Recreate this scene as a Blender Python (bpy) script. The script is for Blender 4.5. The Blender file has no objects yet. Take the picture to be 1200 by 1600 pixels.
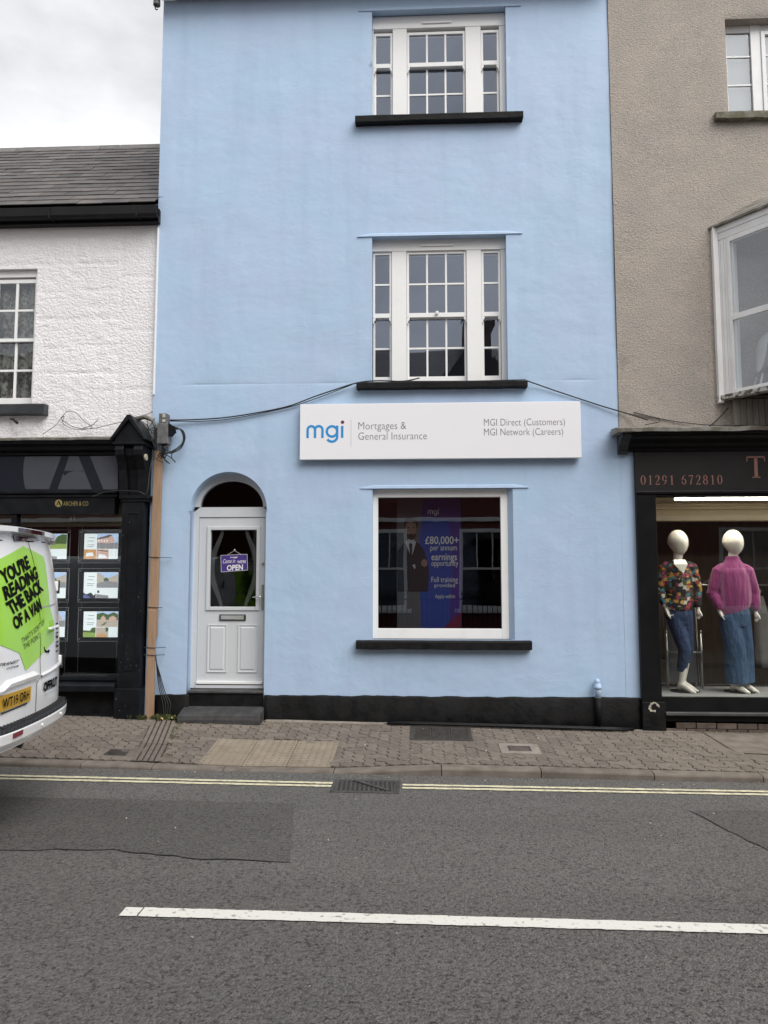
import bpy, bmesh, math, random
from mathutils import Vector, Matrix, noise, Euler
R = math.radians
random.seed(7)
SC = bpy.context.scene
COL = SC.collection

# ---------------------------------------------------------------- camera
cam = bpy.data.cameras.new("camera")
cam.lens = 27.0; cam.sensor_width = 36.0; cam.sensor_fit = 'AUTO'
cam.clip_start = 0.05; cam.clip_end = 1000.0
camo = bpy.data.objects.new("camera", cam); COL.objects.link(camo)
camo.location = (0.0, -9.0, 1.66)
camo.rotation_euler = (R(95.1), 0.0, R(2.7))
SC.camera = camo
SC.render.resolution_x = 768; SC.render.resolution_y = 1024

# ---------------------------------------------------------------- overcast sky
SUN_EL, SUN_AZ = 49.0, 138.0            # azimuth: degrees clockwise from +Y (behind the camera, to the right)
world = bpy.data.worlds.new("World"); SC.world = world
world.use_nodes = True
wt = world.node_tree; wt.nodes.clear()
def wn(t, **k):
    n = wt.nodes.new(t)
    for a, b in k.items(): setattr(n, a, b)
    return n
out = wn('ShaderNodeOutputWorld'); bg = wn('ShaderNodeBackground')
sky = wn('ShaderNodeTexSky', sky_type='NISHITA', sun_disc=False)
sky.sun_elevation = R(SUN_EL); sky.sun_rotation = R(SUN_AZ); sky.dust_density = 4.0; sky.air_density = 1.0
tc = wn('ShaderNodeTexCoord'); mp = wn('ShaderNodeMapping'); mp.inputs['Scale'].default_value = (1.0, 1.0, 2.2)
nz = wn('ShaderNodeTexNoise'); nz.inputs['Scale'].default_value = 3.6; nz.inputs['Detail'].default_value = 7.0; nz.inputs['Roughness'].default_value = 0.55
cr = wn('ShaderNodeValToRGB')
cr.color_ramp.elements[0].position = 0.32; cr.color_ramp.elements[0].color = (3.9, 3.93, 4.02, 1)
cr.color_ramp.elements[1].position = 0.62; cr.color_ramp.elements[1].color = (5.9, 5.9, 5.93, 1)
mx = wn('ShaderNodeMix', data_type='RGBA'); mx.inputs['Factor'].default_value = 0.93
wt.links.new(tc.outputs['Generated'], mp.inputs['Vector']); wt.links.new(mp.outputs['Vector'], nz.inputs['Vector'])
wt.links.new(nz.outputs['Fac'], cr.inputs['Fac'])
wt.links.new(sky.outputs['Color'], mx.inputs['A']); wt.links.new(cr.outputs['Color'], mx.inputs['B'])
wt.links.new(mx.outputs['Result'], bg.inputs['Color'])
bg.inputs['Strength'].default_value = 0.085
wt.links.new(bg.outputs['Background'], out.inputs['Surface'])

sl = bpy.data.lights.new("sun", 'SUN'); sl.energy = 1.5; sl.angle = R(48.0); sl.color = (1.0, 0.975, 0.94)
slo = bpy.data.objects.new("sun", sl); COL.objects.link(slo)
az, el = R(SUN_AZ), R(SUN_EL)
d = Vector((math.sin(az)*math.cos(el), math.cos(az)*math.cos(el), math.sin(el)))
slo.rotation_euler = d.to_track_quat('Z', 'Y').to_euler(); slo.location = (0, -20, 30)

vs = SC.view_settings
vs.view_transform = 'Standard'; vs.look = 'None'; vs.gamma = 1.0; vs.use_curve_mapping = False
vs.exposure = 1.14
SC.cycles.use_denoising = True
SC.cycles.max_bounces = 8; SC.cycles.transparent_max_bounces = 16
SC.cycles.sample_clamp_indirect = 6.0

# ---------------------------------------------------------------- materials
MATS = {}
def pmat(name, c, c2=None, scale=4.0, detail=5.0, rough=0.6, rough2=None, bump=0.0, bscale=40.0, bdetail=4.0, bdist=0.01, metallic=0.0,
         spec=0.5, rnd=0.0, coat=0.0, ramp=(0.35, 0.65), stretch=(1, 1, 1), emit=None, estr=0.0, sheen=0.0):
    if name in MATS: return MATS[name]
    m = bpy.data.materials.new(name); m.use_nodes = True; MATS[name] = m
    t = m.node_tree; b = t.nodes['Principled BSDF']; L = t.links.new
    b.inputs['Roughness'].default_value = rough; b.inputs['Metallic'].default_value = metallic
    b.inputs['Specular IOR Level'].default_value = spec; b.inputs['Coat Weight'].default_value = coat
    b.inputs['Coat Roughness'].default_value = 0.08; b.inputs['Sheen Weight'].default_value = sheen
    tc = t.nodes.new('ShaderNodeTexCoord'); mp = t.nodes.new('ShaderNodeMapping'); mp.inputs['Scale'].default_value = stretch
    L(tc.outputs['Object'], mp.inputs['Vector'])
    vec = mp.outputs['Vector']
    if rnd:
        oi = t.nodes.new('ShaderNodeObjectInfo'); ad = t.nodes.new('ShaderNodeVectorMath'); ad.operation = 'MULTIPLY_ADD'
        ad.inputs[1].default_value = (1, 1, 1); cmb = t.nodes.new('ShaderNodeCombineXYZ'); mu = t.nodes.new('ShaderNodeMath'); mu.operation = 'MULTIPLY'; mu.inputs[1].default_value = 37.0
        L(oi.outputs['Random'], mu.inputs[0]); L(mu.outputs[0], cmb.inputs[0]); L(mu.outputs[0], cmb.inputs[1]); L(vec, ad.inputs[0]); L(cmb.outputs[0], ad.inputs[2])
        vec = ad.outputs[0]
    col = None
    if c2 is None: c2 = tuple(min(1, x*0.88) for x in c)
    n = t.nodes.new('ShaderNodeTexNoise'); n.inputs['Scale'].default_value = scale; n.inputs['Detail'].default_value = detail; L(vec, n.inputs['Vector'])
    r = t.nodes.new('ShaderNodeValToRGB'); r.color_ramp.elements[0].position = ramp[0]; r.color_ramp.elements[1].position = ramp[1]
    r.color_ramp.elements[0].color = (*c, 1); r.color_ramp.elements[1].color = (*c2, 1); L(n.outputs['Fac'], r.inputs['Fac'])
    col = r.outputs['Color']
    if rnd:
        mr = t.nodes.new('ShaderNodeMapRange'); mr.inputs['To Min'].default_value = 1-rnd; mr.inputs['To Max'].default_value = 1+rnd
        L(oi.outputs['Random'], mr.inputs['Value'])
        hs = t.nodes.new('ShaderNodeHueSaturation'); L(mr.outputs[0], hs.inputs['Value']); L(col, hs.inputs['Color']); col = hs.outputs['Color']
    L(col, b.inputs['Base Color'])
    if rough2 is not None:
        mr2 = t.nodes.new('ShaderNodeMapRange'); mr2.inputs['From Min'].default_value = 0.3; mr2.inputs['From Max'].default_value = 0.7
        mr2.inputs['To Min'].default_value = rough; mr2.inputs['To Max'].default_value = rough2
        L(n.outputs['Fac'], mr2.inputs['Value']); L(mr2.outputs[0], b.inputs['Roughness'])
    if bump:
        n2 = t.nodes.new('ShaderNodeTexNoise'); n2.inputs['Scale'].default_value = bscale; n2.inputs['Detail'].default_value = bdetail; L(vec, n2.inputs['Vector'])
        bp = t.nodes.new('ShaderNodeBump'); bp.inputs['Strength'].default_value = bump; bp.inputs['Distance'].default_value = bdist
        L(n2.outputs['Fac'], bp.inputs['Height']); L(bp.outputs['Normal'], b.inputs['Normal'])
    if emit:
        b.inputs['Emission Color'].default_value = (*emit, 1); b.inputs['Emission Strength'].default_value = estr
    return m

def glass_mat(name, refl=0.09, tint=(0.92, 0.95, 0.94), rough=0.0, edge=0.35, cool=(.90, .94, 1)):
    m = bpy.data.materials.new(name); m.use_nodes = True; t = m.node_tree; t.nodes.clear(); L = t.links.new
    o = t.nodes.new('ShaderNodeOutputMaterial'); mix = t.nodes.new('ShaderNodeMixShader'); tr = t.nodes.new('ShaderNodeBsdfTransparent'); gl = t.nodes.new('ShaderNodeBsdfGlossy')
    tr.inputs['Color'].default_value = (*tint, 1); gl.inputs['Roughness'].default_value = rough; gl.inputs['Color'].default_value = (*cool, 1)
    lw = t.nodes.new('ShaderNodeLayerWeight'); lw.inputs['Blend'].default_value = 0.12
    mr = t.nodes.new('ShaderNodeMapRange'); mr.inputs['To Min'].default_value = refl; mr.inputs['To Max'].default_value = min(1, refl+edge)
    n = t.nodes.new('ShaderNodeTexNoise'); n.inputs['Scale'].default_value = 1.7; tcn = t.nodes.new('ShaderNodeTexCoord'); L(tcn.outputs['Object'], n.inputs['Vector'])
    bp = t.nodes.new('ShaderNodeBump'); bp.inputs['Strength'].default_value = 0.06; bp.inputs['Distance'].default_value = 0.01; L(n.outputs['Fac'], bp.inputs['Height']); L(bp.outputs['Normal'], gl.inputs['Normal'])
    L(lw.outputs['Facing'], mr.inputs['Value']); L(mr.outputs[0], mix.inputs['Fac']); L(tr.outputs[0], mix.inputs[1]); L(gl.outputs[0], mix.inputs[2]); L(mix.outputs[0], o.inputs['Surface'])
    return m

# ---------------------------------------------------------------- geometry helpers
WP = {}                                    # world (or local-frame) position of each object, used to parent without moving
def finish(o, parent, pos):
    WP[o.name] = Vector(pos)
    o.location = pos
    if parent is not None:
        o.parent = parent; o.matrix_parent_inverse = Matrix.Translation(-WP[parent.name])
class MB:
    def __init__(s): s.v = []; s.f = []
    def add(s, vs, fs):
        k = len(s.v); s.v += [tuple(p) for p in vs]; s.f += [tuple(i+k for i in q) for q in fs]; return s
    def box(s, x0, x1, y0, y1, z0, z1):
        return s.add([(x0,y0,z0),(x1,y0,z0),(x1,y1,z0),(x0,y1,z0),(x0,y0,z1),(x1,y0,z1),(x1,y1,z1),(x0,y1,z1)],
                     [(0,3,2,1),(4,5,6,7),(0,1,5,4),(1,2,6,5),(2,3,7,6),(3,0,4,7)])
    def obox(s, o, ax, ay, az):            # oriented box from a corner and three edge vectors
        o, ax, ay, az = map(Vector, (o, ax, ay, az)); p = [o, o+ax, o+ax+ay, o+ay]; p += [q+az for q in p]
        return s.add(p, [(0,3,2,1),(4,5,6,7),(0,1,5,4),(1,2,6,5),(2,3,7,6),(3,0,4,7)])
    def prism(s, pts, a, b, axis=1):       # polygon (2D) extruded along an axis from a to b
        def P(p, t): return {0:(t,p[0],p[1]), 1:(p[0],t,p[1]), 2:(p[0],p[1],t)}[axis]
        n = len(pts)
        return s.add([P(p,a) for p in pts]+[P(p,b) for p in pts], [tuple(range(n)), tuple(range(2*n-1,n-1,-1))]+[(i,i+n,(i+1)%n+n,(i+1)%n) for i in range(n)])
    def tube(s, path, r, n=8, cap=True):
        path = [Vector(p) for p in path]; m = len(path); vs = []; fs = []
        rr = r if isinstance(r, (list, tuple)) else [r]*m
        up = Vector((0.13, 0.31, 0.94))
        for i, p in enumerate(path):
            t = (path[min(i+1,m-1)]-path[max(i-1,0)]).normalized()
            a = t.cross(up)
            if a.length < 1e-3: a = t.cross(Vector((1,0,0)))
            a.normalize(); b = t.cross(a)
            for k in range(n):
                w = 2*math.pi*k/n; vs.append(p+rr[i]*(math.cos(w)*a+math.sin(w)*b))
        for i in range(m-1):
            for k in range(n): fs.append((i*n+k, i*n+(k+1)%n, (i+1)*n+(k+1)%n, (i+1)*n+k))
        if cap: fs += [tuple(range(n-1,-1,-1)), tuple((m-1)*n+k for k in range(n))]
        return s.add(vs, fs)
    def loft(s, rings, cap=True, closed=True):
        n = len(rings[0]); vs = [p for r in rings for p in r]; fs = []
        for i in range(len(rings)-1):
            for k in range(n if closed else n-1): fs.append((i*n+k, i*n+(k+1)%n, (i+1)*n+(k+1)%n, (i+1)*n+k))
        if cap: fs += [tuple(range(n-1,-1,-1)), tuple((len(rings)-1)*n+k for k in range(n))]
        return s.add(vs, fs)
    def ell(s, c, r, nu=14, nv=9, fn=None):
        rings = []
        for j in range(1, nv):
            ph = math.pi*j/nv-math.pi/2
            rg = []
            for i in range(nu):
                th = 2*math.pi*i/nu; p = Vector((math.cos(th)*math.cos(ph), math.sin(th)*math.cos(ph), math.sin(ph)))
                if fn: p = fn(p)
                rg.append((c[0]+r[0]*p.x, c[1]+r[1]*p.y, c[2]+r[2]*p.z))
            rings.append(rg)
        return s.loft(rings)
    def build(s, name, mat, parent=None, smooth=False, bevel=0.0, seg=2, recentre=True, fixn=True):
        me = bpy.data.meshes.new(name)
        if s.v and recentre:
            xs, ys, zs = zip(*s.v); pos = Vector(((min(xs)+max(xs))/2, (min(ys)+max(ys))/2, min(zs)))
        else: pos = Vector((0,0,0))
        me.from_pydata([Vector(p)-pos for p in s.v], [], s.f); me.update()
        if fixn:
            bm = bmesh.new(); bm.from_mesh(me); bmesh.ops.recalc_face_normals(bm, faces=bm.faces); bm.to_mesh(me); bm.free()
        if smooth: me.polygons.foreach_set('use_smooth', [True]*len(me.polygons))
        o = bpy.data.objects.new(name, me); COL.objects.link(o)
        me.materials.append(mat)
        finish(o, parent, pos)
        if bevel:
            md = o.modifiers.new('bevel', 'BEVEL'); md.width = bevel; md.segments = seg; md.limit_method = 'ANGLE'; md.angle_limit = R(35)
        return o
def box(name, mat, parent, x0, x1, y0, y1, z0, z1, bevel=0.003):
    return MB().box(x0, x1, y0, y1, z0, z1).build(name, mat, parent, bevel=bevel)
def tag(o, label=None, cat=None, group=None, kind=None):
    if label: o['label'] = label
    if cat: o['category'] = cat
    if group: o['group'] = group
    if kind: o['kind'] = kind
    return o
def empty(name, loc, label=None, cat=None, group=None, local=False):
    o = bpy.data.objects.new(name, None); COL.objects.link(o); o.location = loc; o.empty_display_size = 0.2
    WP[o.name] = Vector((0,0,0)) if local else Vector(loc)
    return tag(o, label, cat, group)
def lerp(x, X, Y):
    if x <= X[0]: return Y[0]
    for i in range(len(X)-1):
        if x <= X[i+1]: return Y[i]+(x-X[i])/(X[i+1]-X[i])*(Y[i+1]-Y[i])
    return Y[-1]

# -------- flat lettering: outlines of the built-in face, returned as a 2D mesh that callers place
def text_mesh(body, bold=0.0, shear=0.0, spacing=1.0, lines=1.0):
    cu = bpy.data.curves.new('lettering', 'FONT'); cu.body = body; cu.offset = bold; cu.shear = shear; cu.space_character = spacing; cu.space_line = lines
    cu.resolution_u = 3; cu.fill_mode = 'FRONT'
    ob = bpy.data.objects.new('lettering', cu); COL.objects.link(ob)
    dg = bpy.context.evaluated_depsgraph_get(); me = bpy.data.meshes.new_from_object(ob.evaluated_get(dg))
    bpy.data.objects.remove(ob); bpy.data.curves.remove(cu)
    vs = [(v.co.x, v.co.y) for v in me.vertices]; fs = [tuple(p.vertices) for p in me.polygons]; bpy.data.meshes.remove(me)
    xs = [p[0] for p in vs]; ys = [p[1] for p in vs]
    x0, x1, y0, y1 = min(xs), max(xs), min(ys), max(ys)
    return [((x-x0)/(x1-x0), (y-y0)/(y1-y0)) for x, y in vs], fs
def letter(body, name, mat, parent, x0, x1, z0, z1, y, bold=0.0, shear=0.0, spacing=1.0, fn=None, slope=0.0):
    vs, fs = text_mesh(body, bold, shear, spacing)
    P = fn if fn else (lambda a, b: (x0+(x1-x0)*a, y, z0+(z1-z0)*b+slope*(x1-x0)*a))
    m = MB(); m.add([P(*p) for p in vs], fs)
    return m.build(name, mat, parent, fixn=False)
def ribbon(m, pts, w, y, n=3):             # flat stroke with square ends in the XZ plane, facing -Y; w may be a list
    ws = w if isinstance(w, (list, tuple)) else [w]*len(pts)
    L_, R_ = [], []
    for i, p in enumerate(pts):
        a = pts[max(0,i-1)]; b = pts[min(len(pts)-1,i+1)]; dx, dz = b[0]-a[0], b[1]-a[1]; l = math.hypot(dx,dz) or 1
        nx, nz = -dz/l*ws[i]/2, dx/l*ws[i]/2
        L_.append((p[0]+nx, y, p[1]+nz)); R_.append((p[0]-nx, y, p[1]-nz))
    k = len(pts)
    m.add(L_+R_, [(i, i+1, k+i+1, k+i) for i in range(k-1)])
def arc(cx, cz, rx, rz, a0, a1, n=10):
    return [(cx+rx*math.cos(R(a0+(a1-a0)*i/n)), cz+rz*math.sin(R(a0+(a1-a0)*i/n))) for i in range(n+1)]
def flat(name, mat, parent, pts, y):       # flat polygon print facing the street
    return MB().add([(p[0], y, p[1]) for p in pts], [tuple(range(len(pts)))]).build(name, mat, parent, fixn=False)
def fbm(x, y, s, o=4):
    return noise.fractal(Vector((x*s, y*s, 3.7)), 0.8, 2.1, o)

# ================================================================ GROUND, ROAD, PAVEMENT
KX = [-40,-12,-6,-4,-2.86,-1.8,-.8,.19,1.1,2.1,3.05,6,12,40]
KZ = [.2,.0,-.045,-.061,-.083,-.120,-.122,-.075,-.085,-.105,-.118,-.15,-.2,-.42]
KERB_Y = -1.65
def zk(x): return lerp(x, KX, KZ)
def zp(x, y):
    a = .034-.0185*x if abs(x) < 14 else .034-.0185*math.copysign(14, x)-.009*(x-math.copysign(14, x)); b = zk(x); t = min(1, max(0, -y/1.62)); return a+(b-a)*t
def zr(x, y): return -.148-.009*x+.017*min(3.15, max(0, -1.65-y))-.017*max(0, -4.8-y)

def rock_mat(name, dark, light, chip, scale=160.0, rough=0.85, bump=0.5, patch=1.0, bdist=0.004):
    m = bpy.data.materials.new(name); m.use_nodes = True; t = m.node_tree; b = t.nodes['Principled BSDF']; L = t.links.new
    b.inputs['Roughness'].default_value = rough; b.inputs['Specular IOR Level'].default_value = 0.3
    tc = t.nodes.new('ShaderNodeTexCoord')
    vo = t.nodes.new('ShaderNodeTexVoronoi'); vo.inputs['Scale'].default_value = scale; L(tc.outputs['Object'], vo.inputs['Vector'])
    n1 = t.nodes.new('ShaderNodeTexNoise'); n1.inputs['Scale'].default_value = 1.1*patch; n1.inputs['Detail'].default_value = 6; n1.inputs['Roughness'].default_value = 0.65; mq = t.nodes.new('ShaderNodeMapping'); mq.inputs['Scale'].default_value = (.3,1.1,1); L(tc.outputs['Object'], mq.inputs['Vector']); L(mq.outputs[0], n1.inputs['Vector'])
    n2 = t.nodes.new('ShaderNodeTexNoise'); n2.inputs['Scale'].default_value = 55; n2.inputs['Detail'].default_value = 5; n2.inputs['Roughness'].default_value = 0.7; L(tc.outputs['Object'], n2.inputs['Vector'])
    r1 = t.nodes.new('ShaderNodeValToRGB'); r1.color_ramp.elements[0].color = (*dark,1); r1.color_ramp.elements[1].color = (*light,1)
    r1.color_ramp.elements[0].position = 0.3; r1.color_ramp.elements[1].position = 0.72
    ma = t.nodes.new('ShaderNodeMath'); ma.operation = 'MULTIPLY_ADD'; ma.inputs[1].default_value = 0.55
    mb = t.nodes.new('ShaderNodeMath'); mb.operation = 'MULTIPLY'; mb.inputs[1].default_value = 0.45
    L(n2.outputs['Fac'], mb.inputs[0]); L(n1.outputs['Fac'], ma.inputs[0]); L(mb.outputs[0], ma.inputs[2]); L(ma.outputs[0], r1.inputs['Fac'])
    r2 = t.nodes.new('ShaderNodeValToRGB'); r2.color_ramp.interpolation = 'LINEAR'
    r2.color_ramp.elements[0].position = 0.0; r2.color_ramp.elements[0].color = (0.6,0.6,0.6,1); r2.color_ramp.elements[1].position = 1.0; r2.color_ramp.elements[1].color = (*[1.55*c for c in chip],1)
    L(vo.outputs['Color'], r2.inputs['Fac'])
    mx = t.nodes.new('ShaderNodeMix'); mx.data_type = 'RGBA'; mx.blend_type = 'MULTIPLY'; mx.inputs['Factor'].default_value = 0.85
    L(r1.outputs['Color'], mx.inputs['A']); L(r2.outputs['Color'], mx.inputs['B']); L(mx.outputs['Result'], b.inputs['Base Color'])
    bp = t.nodes.new('ShaderNodeBump'); bp.inputs['Strength'].default_value = bump; bp.inputs['Distance'].default_value = bdist
    sm = t.nodes.new('ShaderNodeMath'); sm.operation = 'SUBTRACT'; L(n2.outputs['Fac'], sm.inputs[0]); L(vo.outputs['Distance'], sm.inputs[1])
    pr_ = t.nodes.new('ShaderNodeTexNoise'); pr_.inputs['Scale'].default_value = 42; pr_.inputs['Detail'].default_value = 3; pr_.inputs['Roughness'].default_value = .6; L(tc.outputs['Object'], pr_.inputs['Vector'])
    pz = t.nodes.new('ShaderNodeValToRGB'); pz.color_ramp.elements[0].position = .36; pz.color_ramp.elements[0].color = (.45,.44,.43,1); pz.color_ramp.elements[1].position = .46; pz.color_ramp.elements[1].color = (1,1,1,1); L(pr_.outputs['Fac'], pz.inputs['Fac'])  # dark pits of the surface painted into the colour, apart from the bump
    mx2 = t.nodes.new('ShaderNodeMix'); mx2.data_type = 'RGBA'; mx2.blend_type = 'MULTIPLY'; mx2.inputs['Factor'].default_value = 1.0; L(mx.outputs['Result'], mx2.inputs['A']); L(pz.outputs['Color'], mx2.inputs['B']); L(mx2.outputs['Result'], b.inputs['Base Color'])
    L(sm.outputs[0], bp.inputs['Height']); L(bp.outputs['Normal'], b.inputs['Normal'])
    return m
M_ASPHALT = rock_mat('asphalt', (.113,.109,.104), (.172,.166,.159), (1,.99,.97), 85, 0.85, 1.0, bdist=0.014)
M_PATCH = rock_mat('asphalt_patch', (.074,.071,.068), (.114,.110,.105), (1,.98,.95), 80, 0.85, 0.9, bdist=0.010)
M_PAVER = pmat('paver_concrete', (.128,.108,.091), (.178,.153,.131), scale=16, detail=8, rough=.9, bump=.6, bscale=190, bdist=.003, rnd=.13, spec=.25, ramp=(.3,.7))
M_JOINT = pmat('joint_soil', (.018,.015,.012), (.04,.034,.026), scale=18, rough=.95, bump=.5, bscale=90)
M_KERB = pmat('kerb_concrete', (.125,.107,.090), (.18,.157,.134), scale=7, detail=8, rough=.9, bump=.5, bscale=150, bdist=.003, rnd=.06, spec=.25)
M_TACT = pmat('buff_tactile_concrete', (.205,.170,.130), (.255,.216,.170), scale=6, detail=8, rough=.9, bump=.4, bscale=160, bdist=.002, rnd=.05, spec=.25)
M_CONC = pmat('pale_concrete', (.19,.168,.143), (.26,.233,.203), scale=9, detail=8, rough=.9, bump=.4, bscale=120, bdist=.003, spec=.25)
M_IRON = pmat('cast_iron', (.055,.050,.047), (.10,.090,.082), scale=20, rough=.55, metallic=.4, bump=.3, bscale=160, bdist=.002)
M_WHITEL = pmat('white_road_paint', (.66,.65,.60), (.26,.25,.235), scale=30, detail=12, rough=.75, bump=.6, bscale=110, bdist=.004, ramp=(.58,.70))
M_YELL = pmat('yellow_road_paint', (.62,.575,.40), (.30,.28,.215), scale=24, detail=9, rough=.75, bump=.5, bscale=120, bdist=.003, ramp=(.45,.72))
M_BLACKP = pmat('black_masonry_paint', (.0055,.0055,.006), (.012,.0115,.0115), scale=7, detail=8, rough=.5, rough2=.75, spec=.16, bump=.5, bscale=22, bdist=.012)

def sheet(name, mat, x0, x1, y0, y1, nx, ny, zf, dz=0.0, parent=None, kind='structure'):
    m = MB(); vs = []; fs = []
    for j in range(ny+1):
        for i in range(nx+1):
            x = x0+(x1-x0)*i/nx; y = y0+(y1-y0)*j/ny; vs.append((x, y, zf(x, y)+dz))
    for j in range(ny):
        for i in range(nx):
            a = j*(nx+1)+i; fs.append((a, a+1, a+nx+2, a+nx+1))
    o = m.add(vs, fs).build(name, mat, parent, smooth=True)
    if kind and parent is None: o['kind'] = kind
    return o
M_EARTH = pmat('earth', (.09,.085,.07), (.13,.12,.10), scale=.5, rough=.95)
g = MB().add([(-300,-300,-.75),(300,-300,-.75),(300,300,-.75),(-300,300,-.75)], [(0,1,2,3)]).build('ground', M_EARTH); g['kind'] = 'structure'
road = sheet('road', M_ASPHALT, -40, 40, -8.0, -1.63, 160, 26, zr)
far_pave = sheet('pavement', M_KERB, -40, 40, -11.6, -8.0, 40, 2, lambda x, y: zr(x, -8.0)+.10)
box_ = MB(); 
for i in range(40):
    xa, xb = -40+2*i, -38+2*i; za = zr((xa+xb)/2, -8.0); box_.box(xa+.004, xb-.004, -8.12, -7.99, za-.1, za+.105)
o = box_.build('kerb', M_KERB); o['kind'] = 'structure'; 

# repaired strips of darker asphalt, laid a few millimetres proud of the old surface
def ground_poly(name, mat, pts, zf, dz, parent=None, thick=0.0, kind='structure', sub=0.12):
    bm = bmesh.new(); vv = [bm.verts.new((p[0], p[1], 0)) for p in pts]; bm.faces.new(vv)
    bmesh.ops.triangulate(bm, faces=bm.faces[:])
    for _ in range(6):
        es = [e for e in bm.edges if e.calc_length() > sub*2.5]
        if not es: break
        bmesh.ops.subdivide_edges(bm, edges=es, cuts=1); bmesh.ops.triangulate(bm, faces=bm.faces[:])
    for v in bm.verts: v.co.z = zf(v.co.x, v.co.y)+dz
    m = MB(); bm.verts.index_update(); m.add([v.co[:] for v in bm.verts], [tuple(v.index for v in f.verts) for f in bm.faces]); bm.free()
    o = m.build(name, mat, parent, fixn=False)
    if sum(p.normal.z for p in o.data.polygons) < 0: o.data.flip_normals()
    if kind and parent is None: o['kind'] = kind
    return o
def jag(a, b, n, amp):
    return [(a[0]+(b[0]-a[0])*i/n+random.uniform(-amp,amp)*(0<i<n), a[1]+(b[1]-a[1])*i/n+random.uniform(-amp,amp)*(0<i<n)) for i in range(n)]
pl = jag((-9,-2.72),(-1.01,-2.70),40,.008)+jag((-1.01,-2.70),(-.82,-4.05),12,.012)+jag((-.82,-4.05),(-1.5,-4.02),6,.02)+jag((-1.5,-4.02),(-2.0,-3.90),6,.02)+jag((-2.0,-3.90),(-2.75,-3.97),6,.02)+jag((-2.75,-3.97),(-9,-4.0),30,.02)
ground_poly('road_repair', M_PATCH, pl, zr, .004)
M_CRACK = pmat('crack_shadow_gap', (.02,.018,.016), (.03,.027,.024), scale=20, rough=1)
cr_ = MB()
def crack(pts, w):
    for i in range(len(pts)-1):
        a, b = Vector(pts[i]), Vector(pts[i+1]); dd = (b-a).normalized(); n = Vector((-dd.y, dd.x))*w*random.uniform(.3,1.2)/2
        q = [a+n, b+n, b-n, a-n]; cr_.add([(p.x, p.y, zr(p.x, p.y)+.0065) for p in q], [(0,1,2,3)])
k0 = next(i for i, p in enumerate(pl) if p == (-.82,-4.05)); crack(pl[k0:k0+40], .007)
pr = jag((2.15,-2.62),(2.35,-4.05),14,.012)+jag((2.35,-4.05),(9,-4.1),30,.015)+jag((9,-4.1),(9,-2.6),2,0)+jag((9,-2.6),(2.15,-2.62),30,.008)
pr = [(2.10,-2.66)]+jag((2.12,-2.70),(2.46,-4.30),14,.012)+jag((2.46,-4.30),(9,-4.3),20,.012)+[(9,-2.6)]+jag((9,-2.6),(2.2,-2.62),30,.008)
ground_poly('road_repair', M_PATCH, pr, zr, .004)
crack(pr[1:14], .006)
tag(cr_.build('road_crack', M_CRACK, fixn=False), kind='structure')

def marking(name, mat, x0, x1, yc0, yc1, w, n, amp):
    m = MB(); top, bot = [], []
    for i in range(n+1):
        x = x0+(x1-x0)*i/n; yc = yc0+(yc1-yc0)*i/n
        top.append((x, yc+w/2+fbm(x,1,14,6)*amp)); bot.append((x, yc-w/2+fbm(x,5,14,6)*amp))
    vs = [(p[0], p[1], zr(*p)+.006) for p in top]+[(p[0], p[1], zr(*p)+.006) for p in bot]
    m.add(vs, [(n+1+i, n+2+i, i+1, i) for i in range(n)])
    return tag(m.build(name, mat, fixn=False), kind='structure')
marking('centre_line', M_WHITEL, -1.475, 8, -4.851, -4.80, .105, 700, .005)
marking('centre_line', M_WHITEL, -1.575, -1.482, -4.853, -4.851, .10, 8, .004)
marking('centre_line', M_WHITEL, -9.5, -5.6, -4.90, -4.86, .105, 60, .007)
for yy in (0, 1):
    marking('yellow_line', M_YELL, -14, -.785, (-1.955,-2.085)[yy], (-2.03,-2.135)[yy], .062, 300, .007)
    marking('yellow_line', M_YELL, -.165, 14, (-2.035,-2.14)[yy], (-1.86,-1.965)[yy], .060, 300, .009)

# ---- kerb stones
kerb = empty('kerb', (0, KERB_Y, -.1)); kerb['kind'] = 'structure'
joints = [-40,-30,-20,-14,-12,-10,-9.2,-8.25,-7.3,-6.35,-5.3,-4.3,-3.24,-2.55,-1.87,-.82,.19,1.11,2.14,3.12,4.1,5.1,6.1,7.1,8.2,10,14,20,30,40]
for a, b in zip(joints, joints[1:]):
    n = max(1, int((b-a)/.25)); rings = []
    for i in range(n+1):
        x = a+.004+(b-a-.008)*i/n; zt = zk(x); zb = zr(x,-1.65)-.06
        rings.append([(x,-1.657,zb),(x,-1.652,zt-.022),(x,-1.645,zt-.009),(x,-1.632,zt-.001),(x,-1.52,zt+.002),(x,-1.52,zb)])
    MB().loft(rings).build('kerb_stone', M_KERB, kerb, smooth=False)

# ---- pavement base and blocks
pave = sheet('pavement', M_JOINT, -40, 40, -1.53, .10, 320, 8, zp, -.014)
U = .112
def cell_edge(p, q):                       # zigzag edge between two grid corners, the same for both neighbours
    (x0,y0),(x1,y1) = p, q; A = .0135
    if x0 == x1: s = 1 if y1 > y0 else -1; ds = [(A,.28),(-A,.72)] if s > 0 else [(-A,.28),(A,.72)]; return [(x0+d_, y0+(y1-y0)*t) for d_, t in ds]
    s = 1 if x1 > x0 else -1; ds = [(A,.28),(-A,.72)] if s > 0 else [(-A,.28),(A,.72)]; return [(x0+(x1-x0)*t, y0+d_) for d_, t in ds]
def block_outline(horizontal):
    c = [(0,0),(1,0),(2,0),(2,1),(1,1),(0,1)] if horizontal else [(0,0),(1,0),(1,1),(1,2),(0,2),(0,1)]
    c = [(x*U, y*U) for x, y in c]; pts = []
    for i, p in enumerate(c):
        q = c[(i+1)%6]; pts.append(p); pts += cell_edge(p, q)
    return pts
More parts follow.
